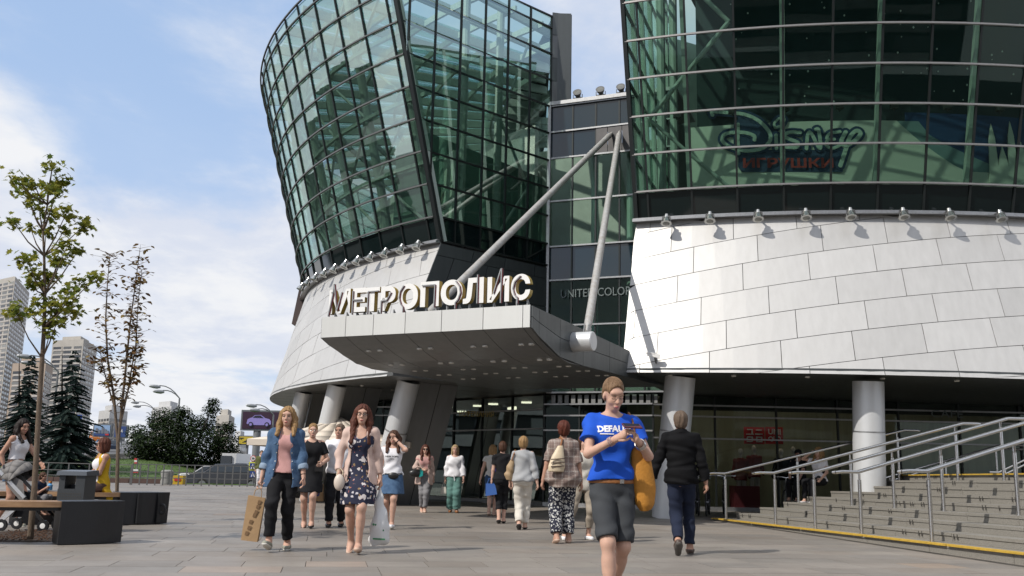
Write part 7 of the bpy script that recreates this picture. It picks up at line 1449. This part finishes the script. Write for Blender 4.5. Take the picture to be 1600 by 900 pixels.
far(83, 131, 153, 530, 600, 2.9, CONC, 8, 'apartment_tower', 'pale apartment tower with rooftop machinery behind the second spruce', 10, 40)
far(20, 72, 84, 566, 520, 2.9, CONCT, 8, 'apartment_tower', 'lower tan apartment building between the two pale towers', 10, 30)
far(155, 172, 200, 640, 560, 2.9, CONCW, 6, 'apartment_building', 'white balconied block rising behind the bare sapling', 20, 20)
far(238, 268, 287, 634, 520, 2.9, CONCW, 5, 'apartment_building', 'white balconied block behind the double street lamp', 20, 30)
far(338, 358, 367, 648, 480, 2.9, CONC, 5, 'apartment_building', 'narrow grey block right of the bushy tree top', 10, 30)
far(362, 376, 386, 684, 420, 2.9, CONCW, 5, 'apartment_building', 'low white building under the yellow billboard', 10, 20)
far(190, 205, 238, 690, 400, 3.2, CONCW, 6, 'low_building', 'low pale building between the bare sapling and the bushy tree', 10, 20)
# across the street: seen only as reflections in the drum glass
GLB = mat('dark facade', (.035, .036, .034), .9, 0, .2, .3)  # wall colour set dark to deepen its reflection in the drum glass
block('office_block', 'dark long office block across the street, mirrored in the left drum', (-62, 30), ((4, 46, 0), (-20, 2, 0)), 19, 3.2, GLB, 6); block('office_block', 'dark office block behind the camera, mirrored in the right drum', (-14, -64), ((66, -4, 0), (3, -20, 0)), 36, 3.2, GLB, 6); block('office_block', 'dark corner block across the street, mirrored low in the left drum', (-58, 4), ((3, 20, 0), (-20, 2, 0)), 14, 3.2, GLB, 6)
# ------------------------------------------------------------------ billboards, lamps, road signs
POLE = mat('grey pole paint', (.20, .205, .21), .5, .3); BLUEP = mat('blue poster', (.02, .05, .17), .5); SKYP = mat('pale poster sky', (.22, .33, .50), .5); DKP = mat('plum poster', (.035, .012, .03), .4); PURP = mat('lilac print', (.26, .22, .52), .4); WHP = mat('white print', (.65, .65, .66), .5); YLP = mat('yellow poster', (.48, .36, .03), .5); REDP = mat('red print', (.45, .03, .03), .5)
def billboard(x0, y0, x1, y1, Y, lab, m, poles, frame=.25):
    tl, br_ = aY(x0, y0, Y), aY(x1, y1, Y); tl.x, br_.x = min(tl.x, br_.x), max(tl.x, br_.x); t = thing('billboard', ((tl.x+br_.x)/2, Y, 0), lab, 'billboard'); mb = MB(); mb.box((tl.x-frame, Y+.02, br_.z-frame), (br_.x+frame, Y+.6, tl.z+frame)); mb.build('frame', mat('billboard frame', (.14, .15, .16), .5, .3), t); mb = MB(); mb.box((tl.x, Y-.05, br_.z), (br_.x, Y+.05, tl.z)); po = mb.build('poster', m, t)
    for u in poles: mb = MB(); x = tl.x+(br_.x-tl.x)*u[0]; mb.tube([(x, Y+.5, -.5), (x, Y+.5, br_.z)], u[1], 12); mb.build('pole', POLE, t, smooth=.7)
    def shape(pts, m_, lift=.06, nm='print'): w, h = br_.x-tl.x, tl.z-br_.z; mb = MB(); mb.prism([(tl.x+w*u, Y-lift, br_.z+h*v) for u, v in pts], (0, -.03, 0)); return mb.build(nm, m_, po)
    return t, shape, po, tl, br_
t, sh, po, tl, br_ = billboard(380, 643, 446, 671, 110, 'large car billboard on a thick pole beside the denim jacket woman', DKP, [(.33, .42)], .2)
car_p = [(.10, .30), (.12, .55), (.17, .62), (.22, .66), (.28, .80), (.42, .82), (.52, .64), (.62, .58), (.66, .45), (.66, .28), (.60, .22), (.18, .22)]
sh(car_p, PURP); sh([(.24, .66), (.29, .77), (.41, .79), (.48, .65)], mat('dark car print', (.02, .02, .03), .4), .10)
for u in (.20, .57): sh([(u+.055*math.cos(a), .25+.15*math.sin(a)) for a in np.linspace(0, 6.28, 15)[:-1]], mat('dark car print', (.02, .02, .03), .4), .12); sh([(u+.03*math.cos(a), .25+.08*math.sin(a)) for a in np.linspace(0, 6.28, 13)[:-1]], PURP, .15)
t, sh, po, tl, br_ = billboard(148, 664, 171, 681, 150, 'blue billboard showing grey apartment blocks under a pale sky', SKYP, [(.6, .2)], .2)
sh([(0, 0), (1, 0), (1, .25), (0, .25)], BLUEP)
for u, v in ((.18, .70), (.35, .55), (.55, .80), (.72, .62), (.86, .5)): sh([(u-.07, .2), (u+.07, .2), (u+.07, v), (u-.07, v)], mat('grey block print', (.13, .14, .17), .5), .10)
sh([(.74, .04), (.97, .04), (.97, .18), (.74, .18)], REDP, .12)
t, sh, po, tl, br_ = billboard(180, 666, 196, 683, 150, 'plain dark blue billboard with pale lettering right of the sapling stem', BLUEP, [(.5, .2)], .2); place_text('LEVA', 'lettering', WHP, po, (tl.x+.3, 149.9, br_.z+.7), (1, 0, 0), (0, 0, 1), 1.0, .5, .02, .02)
t, sh, po, tl, br_ = billboard(374, 682, 397, 694, 140, 'yellow billboard with dark print below the car billboard', YLP, [(.5, .2)], .15); sh([(.2, .2), (.5, .55), (.9, .7), (.8, .35)], mat('dark car print', (.02, .02, .03), .4)); sh([(.08, .7), (.3, .75), (.3, .85), (.08, .85)], mat('dark car print', (.02, .02, .03), .4))
def street_lamp(xp, ybase, ytop, Y, heads, lab):
    b_ = aY(xp, ybase, Y); b_.z = min(b_.z, 0); tp = aY(xp, ytop, Y); t = thing('street_lamp', tuple(b_), lab, 'street lamp', 'street lamps along the road'); mb = MB(); mb.tube([b_, Vector((b_.x, b_.y, tp.z))], [.11, .07], 10); mb.build('pole', POLE, t, smooth=.7)
    for x, y in heads:
        h = aY(x, y, Y-1); k = Vector((b_.x, b_.y, tp.z)); m_ = k.lerp(h, .5); m_.z = max(h.z, k.z)+.45; mb = MB(); pts = [k.lerp(m_, 0)]+[(k*(1-u)**2+m_*2*u*(1-u)+h*u*u) for u in (.2, .4, .6, .8, 1)]; mb.tube(pts, .045, 6); mb.build('arm', POLE, t, smooth=.7)
        mb = MB(); mb.lathe([(0, -.5), (.10, -.42), (.16, -.1), (.17, .2), (.08, .45), (0, .48)], 10, h, 0, (k-h).normalized()*Vector((1, 1, .15))); mb.build('lamp_head', mat('lamp head grey', (.30, .31, .32), .4, .3), t, smooth=.7)
street_lamp(271, 735, 622, 82, [(242, 604), (248, 612)], 'double-arm street lamp standing above the bushy tree'); street_lamp(234, 730, 640, 118, [(211, 629), (214, 635)], 'smaller double-arm street lamp left of the bushy tree'); street_lamp(421, 745, 648, 84, [(393, 634), (398, 641)], 'double-arm street lamp in front of the car billboard'); street_lamp(74, 735, 580, 66, [(38, 557), (45, 567)], 'double-arm street lamp behind the maple trunk')
def road_sign(x, Y, ytop, ybase, lab): b_ = aY(x, ybase, Y); b_.z = 0; t = thing('road_sign', tuple(b_), lab, 'road sign'); z = aY(x, ytop, Y).z; mb = MB(); mb.tube([b_, Vector((b_.x, b_.y, z))], .035, 8); mb.build('pole', POLE, t, smooth=.7); return t, b_
t, b_ = road_sign(395.5, 53, 711, 752, 'yellow-framed pedestrian crossing sign under a round white speed sign'); BLS = mat('blue sign face', (.012, .045, .22), .4); YLS = mat('fluorescent yellow sign', (.62, .62, .04), .5)
def plate(x0, y0, x1, y1, Y, m, nm, lift, par): p, q = aY(x0, y0, Y), aY(x1, y1, Y); mb = MB(); mb.box((min(p.x, q.x), Y-lift-.012, q.z), (max(p.x, q.x), Y-lift, p.z)); return mb.build(nm, m, par)
def tri(cx, y0, y1, hw, Y, m, lift, par, nm='print'): a, b2, c = aY(cx, y0, Y), aY(cx-hw, y1, Y), aY(cx+hw, y1, Y); mb = MB(); mb.prism([(a.x, Y-lift, a.z), (b2.x, Y-lift, b2.z), (c.x, Y-lift, c.z)], (0, -.01, 0)); return mb.build(nm, m, par)
plate(389.5, 722, 401.5, 735, 53, YLS, 'sign_plate', .04, t); s2 = plate(391, 723.6, 400, 733.4, 53, BLS, 'sign_face', .055, t); tri(395.5, 724.5, 732.6, 3.6, 53, WHP, .07, s2); mb = MB(); c = aY(395.5, 729.8, 53)
for a, b2 in (((0, .10), (0, -.02)), ((0, -.02), (.05, -.12)), ((0, -.02), (-.05, -.12)), ((0, .06), (.06, .0)), ((0, .06), (-.06, .0))): mb.bar((c.x+a[0], 52.91, c.z+a[1]), (c.x+b2[0], 52.91, c.z+b2[1]), .02, .02)
mb.build('figure', BLACKPL, s2); s3 = plate(391.2, 736.5, 399.6, 746, 53, BLS, 'sign_face', .04, t); tri(395.4, 737.5, 745, 3.4, 53, WHP, .055, s3); tri(395.4, 740.5, 745, 1.3, 53, BLS, .07, s3)
c = aY(396, 716.3, 53); mb = MB(); mb.lathe([(0, 0), (.16, 0), (.16, .012), (0, .012)], 20, (c.x, 52.95, c.z), 0, (0, -1, 0)); s4 = mb.build('sign_plate', REDP, t); mb = MB(); mb.lathe([(0, 0), (.125, 0), (.125, .01), (0, .01)], 20, (c.x, 52.935, c.z), 0, (0, -1, 0)); mb.build('sign_face', WHP, s4); place_text('20', 'print', BLACKPL, s4, (c.x-.075, 52.92, c.z-.055), (1, 0, 0), (0, 0, 1), .15, .11, .03, .004)
t, b_ = road_sign(405, 54, 727, 752, 'round blue and red no-parking sign on a thin pole'); c = aY(405, 730, 54); mb = MB(); mb.lathe([(0, 0), (.16, 0), (.16, .012), (0, .012)], 20, (c.x, 53.95, c.z), 0, (0, -1, 0)); s4 = mb.build('sign_plate', REDP, t); mb = MB(); mb.lathe([(0, 0), (.12, 0), (.12, .01), (0, .01)], 20, (c.x, 53.935, c.z), 0, (0, -1, 0)); mb.build('sign_face', BLS, s4)
t, b_ = road_sign(212.5, 56, 716, 748, 'red and white striped marker post in front of the bushy tree')
for i, y in enumerate((716, 719, 722, 733, 736)): plate(210.5 if i < 3 else 207.5, y, 214.5 if i < 3 else 216.5, y+3, 56, REDP if i % 2 == 0 else WHP, 'marker_band', .05, t)
t, b_ = road_sign(124, 190, 648, 715, 'small blue square road sign far along the road'); s5 = plate(120, 648, 128, 656, 190, BLS, 'sign_plate', .08, t); tri(124, 650, 655, 2, 190, WHP, .1, s5)
# ------------------------------------------------------------------ parasol tent
t = thing('parasol_tent', (-5.6, 27.6, 0), 'wide cream canopy of an open tent behind the shopping women', 'tent'); TENT = mat('cream tent cloth', (.66, .58, .49), .8, 0, .08, 2); Yt = 27.6; xl, xr = aY(385, 690, Yt).x, aY(640, 690, Yt).x; ze, za = aY(500, 688, Yt).z, aY(500, 676, Yt).z
q = [(xl, Yt-.0), (xr, Yt-.0), (xr, Yt+3.2), (xl, Yt+3.2)]; ap = Vector(((xl+xr)/2, Yt+1.6, za+.55))
for i in range(4):
    a, b2 = Vector((*q[i], ze)), Vector((*q[(i+1) % 4], ze)); n = 6; mb = MB()
    for k in range(n):
        for l in range(4):
            def g(u, v): e = a.lerp(b2, u); p = e.lerp(ap, v); p.z -= .16*math.sin(math.pi*v)*(1-.3*math.sin(math.pi*u))*.7; return p
            mb.add([g(k/n, l/4), g((k+1)/n, l/4), g((k+1)/n, (l+1)/4), g(k/n, (l+1)/4)], [(0, 1, 2, 3)])
    o = mb.build('roof_cloth', TENT, t, smooth=True, fixn=False); md = o.modifiers.new('thick', 'SOLIDIFY'); md.thickness = .015
    mb = MB(); mb.slab([a, b2, b2-Vector((0, 0, .17)), a-Vector((0, 0, .17))], (.0, .012, 0) if i in (0, 2) else (.012, 0, 0)); mb.build('valance', TENT, t)
mb = MB(); mb.tube([(ap.x, ap.y, 0), tuple(ap-Vector((0, 0, .03)))], .035, 10); mb.build('mast', POLE, t, smooth=.7)
# ------------------------------------------------------------------ vehicles
TYRE = mat('tyre rubber', (.015, .015, .015), .8); RIM = mat('wheel rim', (.30, .30, .31), .35, .8); CGL = mat('car window glass', (.015, .02, .025), .06, 0, spec=.8); LRED = mat('tail lamp red', (.35, .01, .01), .3); LWH = mat('head lamp', (.7, .7, .68), .2)
def paint(name, c): return mat(name, c, .3, .1, .05, 3, coat=.6)
def car(x, y, Y, rz, col, label, kind='car', L_=4.3, w=1.75, h=1.45, cat='car', grp='cars on the road'):
    b_ = aY(x, y, Y); t = thing('parked_car' if kind == 'parked' else ('van' if kind == 'van' else 'car'), tuple(b_), label, cat, grp, rz); van = kind == 'van'
    prof = [(-.5, .22), (-.5, .55), (-.47, .62), (-.30, .66), (-.16, .97), (.22, 1.0), (.40, .68), (.49, .62), (.5, .45), (.5, .22)] if not van else [(-.5, .2), (-.5, .5), (-.44, .62), (-.34, .95), (-.30, .99), (.49, 1.0), (.5, .95), (.5, .2)]
    mb = MB(); k = len(prof)
    for s, wi in ((-1, .5), (1, .5)): pass
    def P(u, v, s): tp = max(0, (v-.62)/.38); return (u*L_, s*(w/2)*(1-.20*tp if not van else 1-.06*tp), v*h)
    vs = [P(u, v, -1) for u, v in prof]+[P(u, v, 1) for u, v in prof]; mb.add(vs, [tuple(range(k-1, -1, -1)), tuple(range(k, 2*k))]+[(i, (i+1) % k, (i+1) % k+k, i+k) for i in range(k)]); o = mb.build('body', col, t, True, .5); md = o.modifiers.new('round', 'BEVEL'); md.width = .06; md.segments = 2; md.limit_method = 'ANGLE'
    for s in (-1, 1):
        mb = MB(); wp = [(-.27, .68), (-.155, .93), (.205, .955), (.34, .69)] if not van else [(-.38, .66), (-.31, .90), (-.12, .92), (-.12, .64)]
        n = Vector((0, s*.012, 0)); mb.prism([Vector(P(u, v, s))+n for u, v in wp], n); mb.build('side_window', CGL, t, True)
        for u in (-.30, .30): mb = MB(); mb.lathe([(.2, -.1), (.31, -.1), (.33, 0), (.31, .1), (.2, .1)], 18, (u*L_, s*(w/2-.10), .33), 0, (0, 1, 0)); wo = mb.build('wheel', TYRE, t, True, .6); mb = MB(); mb.lathe([(0, -.11), (.2, -.105), (.2, .105), (0, .11)], 14, (u*L_, s*(w/2-.10), .33), 0, (0, 1, 0)); mb.build('rim', RIM, wo, True, .6); wo.children[0].location = (0, 0, 0)
        mb = MB(); mb.box((-.5*L_-.02, s*w*.38-.12, .5*h), (-.5*L_+.03, s*w*.38+.12, .5*h+.13)); mb.build('headlight', LWH, t, True); mb = MB(); mb.box((.5*L_-.03, s*w*.40-.1, .50*h), (.5*L_+.02, s*w*.40+.1, .50*h+.18)); mb.build('tail_light', LRED, t, True)
    for wp in (((-.295, .675), (-.168, .95)), ((.385, .70), (.235, .975))) if not van else (((-.435, .635), (-.345, .93)), ((.502, .6), (.50, .92))):
        (u0, v0), (u1, v1) = wp; e = .012 if u0 > 0 else -.012; mb = MB(); ps = [Vector(P(u0, v0, -.86)), Vector(P(u0, v0, .86)), Vector(P(u1, v1, .86)), Vector(P(u1, v1, -.86))]; mb.slab([p+Vector((e*2, 0, .012)) for p in ps], (e, 0, .01)); mb.build('windscreen' if u0 < 0 else 'rear_window', CGL, t, True)
    return t
f = lambda Yd: None
def road_y(x, Yd): return 450
def roadpt(px_x, Y):                                                  # pixel height of the road surface at distance Y
    d = ray(px_x, 700); lo, hi = 640., 740.
    for _ in range(40):
        m_ = (lo+hi)/2
        if aY(px_x, m_, Y).z > rz_(Y): lo = m_
        else: hi = m_
    return lo
RD = math.radians(108)
car(108, roadpt(108, 170), 170, RD, paint('white van paint', (.6, .6, .6)), 'white van driving away behind the dark car', 'van', 5.2, 2.0, 2.3, 'van'); car(122, roadpt(122, 140), 140, RD+math.pi, paint('black car paint', (.015, .015, .018)), 'dark car driving in front of the white van', 'car', 4.6, 1.85, 1.7); car(158, roadpt(158, 190), 190, RD, paint('blue car paint', (.03, .13, .26)), 'blue saloon car beside the orange bus', 'car', 4.4, 1.8, 1.45); car(176, roadpt(176, 140), 140, RD, paint('navy car paint', (.015, .025, .05)), 'navy car on the road behind the seated woman', 'car', 4.5, 1.8, 1.6)
car(100, roadpt(100, 128)+4, 122, RD-.9, paint('white car paint', (.6, .6, .6)), 'white car glimpsed through the spruce branches', 'car'); car(138, roadpt(138, 230), 230, RD, paint('silver car paint', (.4, .4, .41)), 'silver car in front of the orange bus', 'car', 4.4, 1.8, 1.5)
t = car(150, roadpt(150, 245), 245, RD, paint('orange bus paint', (.5, .15, .02)), 'orange bus far up the road', 'van', 9., 2.5, 3.0, 'bus')
car(358, 766, 56, .1, paint('black car paint', (.015, .015, .018)), 'black car parked behind the plaza railing near the blue truck', 'parked', 4.5, 1.8, 1.5, 'car', 'cars parked beyond the plaza'); car(338, 763, 60, .1, paint('silver car paint', (.4, .4, .41)), 'silver car parked behind the plaza railing under the bushy tree', 'parked', 4.3, 1.75, 1.4, 'car', 'cars parked beyond the plaza')
b_ = aY(392, 760, 58); b_.z = 0; t = thing('box_truck', tuple(b_), 'dark blue box truck parked behind the crossing signs', 'truck'); p, q = aY(375, 724, 58), aY(399, 756, 58); mb = MB(); mb.box((p.x, 57, .55), (q.x, 61, p.z)); bx = mb.build('cargo_box', mat('dark blue truck box', (.018, .028, .055), .6), t); mb = MB(); mb.box((p.x-.9, 57.3, .4), (p.x-.05, 60.5, 1.7)); mb.build('cab', paint('white car paint', (.6, .6, .6)), t); mb = MB(); mb.box((p.x-.93, 57.2, 1.0), (p.x-.3, 57.28, 1.55)); mb.build('window', CGL, t)
for x in (p.x+.15, q.x-.3): mb = MB(); mb.lathe([(0, -.12), (.36, -.12), (.36, .12), (0, .12)], 16, (x, 57.1, .36), 0, (0, 1, 0)); mb.build('wheel', TYRE, t, smooth=.6)
for x in (p.x+.02, q.x-.28): mb = MB(); mb.box((x, 56.97, .62), (x+.25, 57.0, .74)); mb.build('tail_light', mat('orange lamp', (.5, .13, .03), .4), t)
tk = aY(282, 742, 58); t = thing('waste_bin', (tk.x, 50, 0), 'yellow barrier box standing behind the plaza railing', 'barrier'); p, q = aY(270, 743, 50), aY(285, 757, 50); mb = MB(); mb.box((p.x, 50, 0), (q.x, 50.5, p.z)); mb.build('barrier_body', mat('yellow plastic', (.5, .33, .02), .5), t); mb = MB(); mb.box((p.x+.1, 49.97, p.z*.4), (q.x-.1, 49.99, p.z*.65)); mb.build('stripe', REDP, t)
t = thing('urn', (aY(260, 745, 49).x, 49, 0), 'round grey concrete urn beside the yellow barrier box', 'urn'); c = aY(260, 756, 49); mb = MB(); mb.lathe([(0, 0), (.28, 0), (.30, .15), (.26, .30), (.31, .50), (.30, .66), (.2, .72), (0, .72)], 16, (c.x, 49, 0)); mb.build('urn_body', mat('concrete', (.25, .25, .24), .9), t, smooth=.6)
c = aZ(405, 764, 0); p = Person(c.x, c.y, 1.70, .4, 'distant person in green jacket and white trousers near the crossing sign', 'm', vox=.026, lf=(.07, -.1, .085, 0, 0), rf=(-.07, .1, .085, 0, 0)); p.make_body(); p.hair(HGR, 'short'); tee(p, fabric('olive jacket', (.12, .13, .05)), .85, 1.8, .03); trousers(p, WHITEC, .98, 1.9, .02)
# ------------------------------------------------------------------ bicycles and shop dummies under the right drum
BK = mat('black bicycle frame', (.02, .02, .022), .35, .3)
def bicycle(x, y, rz, label):
    t = thing('bicycle', (x, y, .03), label, 'bicycle', 'bicycles parked by the shopfront', rz)
    for u in (-.52, .52):
        mb = MB(); mb.tube([(u+.33*math.cos(a), 0, .34+.33*math.sin(a)) for a in np.linspace(0, 2*math.pi, 25)], .018, 6); wl = mb.build('wheel', TYRE, t, True, .8); mb = MB()
        for a in np.linspace(0, math.pi, 9)[:-1]: mb.bar((u+.32*math.cos(a), 0, .34+.32*math.sin(a)), (u-.32*math.cos(a), 0, .34-.32*math.sin(a)), .004, .004)
        mb.lathe([(0, -.04), (.025, -.04), (.025, .04), (0, .04)], 8, (u, 0, .34), 0, (0, 1, 0)); mb.build('spokes', RIM, wl, True)
    mb = MB()
    for a, b2 in (((-.52, .34), (-.40, .86)), ((-.41, .80), (.12, .78)), ((-.42, .74), (.0, .32)), ((0, .32), (.18, .88)), ((0, .32), (.52, .34)), ((.12, .74), (.52, .34))): mb.tube([(a[0], 0, a[1]), (b2[0], 0, b2[1])], .017, 7)
    mb.build('frame', BK, t, True, .8); mb = MB(); mb.tube([(-.40, 0, .85), (-.38, 0, .98)], .014, 7); mb.tube([(-.34, -.28, 1.0), (-.40, -.12, 1.0), (-.38, 0, .98), (-.40, .12, 1.0), (-.34, .28, 1.0)], .013, 7); mb.build('handlebar', INOX, t, True, .8); mb = MB(); mb.hexa([(.06, -.03, .90), (.32, -.08, .90), (.32, .08, .90), (.06, .03, .90), (.06, -.02, .94), (.32, -.07, .96), (.32, .07, .96), (.06, .02, .94)]); mb.build('saddle', BLACKPL, t, True)
    mb = MB(); mb.lathe([(0, -.01), (.09, -.01), (.09, .01), (0, .01)], 12, (0, -.03, .32), 0, (0, 1, 0)); mb.bar((-.12, -.06, .22), (.12, -.06, .42), .02, .015); mb.build('crank', RIM, t, True)
for i, (x, Yd) in enumerate(((1062, 25.0), (1090, 25.2), (1106, 25.0), (1132, 25.4), (1236, 25.6))): q = aY(x, 806, Yd); bicycle(q.x, Yd, math.radians((78, 82, 75, 80, 60)[i]), ['black bicycle half hidden by man in black jacket', 'black bicycle just right of the man in black', 'black bicycle, middle one of the parked row', 'bicycle nearest the first stair post', 'bicycle beside the seated man in black cap'][i])
DUM = mat('pale dummy', (.45, .42, .38), .5)
for i, (x, y, m_, lab) in enumerate(((1157, 702, mat('red shop coat', (.16, .02, .02), .8), 'shop dummy in red coat left of the shop signs'), (1178, 697, mat('red shop coat', (.16, .02, .02), .8), 'shop dummy in red hooded coat under the Japanese sign'), (1220, 702, BLACKC, 'shop dummy in black coat under the Latin sign'), (1239, 699, BLACKC, 'shop dummy in black coat right of the Latin sign'))):
    q = aY(x, y, 30.4); t = thing('mannequin', (q.x, 30.4, .55), lab, 'mannequin', 'dummies in the shop window'); V, Q = sdf_mesh([ell((0, 0, 1.62), (.075, .09, .11)), rcone((0, 0, 1.38), (0, 0, 1.55), .05, .045)]+[rcone((k*.08, 0, .9), (k*.09, 0, .05), .08, .045) for k in (1, -1)], .02); o = link('dummy_body', np_mesh('dummy_body', V, Q, DUM), t); V, Q = sdf_mesh([loft([(.75, 0, 0, .20, .15), (1.1, 0, 0, .16, .12), (1.35, 0, 0, .19, .11), (1.44, 0, 0, .07, .07)], .03)]+[rcone((k*.18, 0, 1.36), (k*.27, 0, .85), .06, .05, .03) for k in (1, -1)], .02, folds(.006)); o2 = link('coat', np_mesh('coat', V, Q, m_), t); z = q.z-1.70; t.location.z = z
mb = MB(); q0, q1 = aY(1148, 790, 30.2), aY(1187, 760, 30.2); mb.box((q0.x, 30.2, .05), (q1.x, 30.9, q1.z)); tag(mb.build('display_plinth', mat('dark red plinth', (.14, .02, .03), .6)), 'dark red display plinth under the shop dummies', 'plinth')
place_text('CAFE', 'glass_lettering', mat('faint window lettering', (.14, .17, .17), .6), B, aY(1455, 652, 28.85), (1, 0, 0), (0, 0, 1), .95, .22, .0)
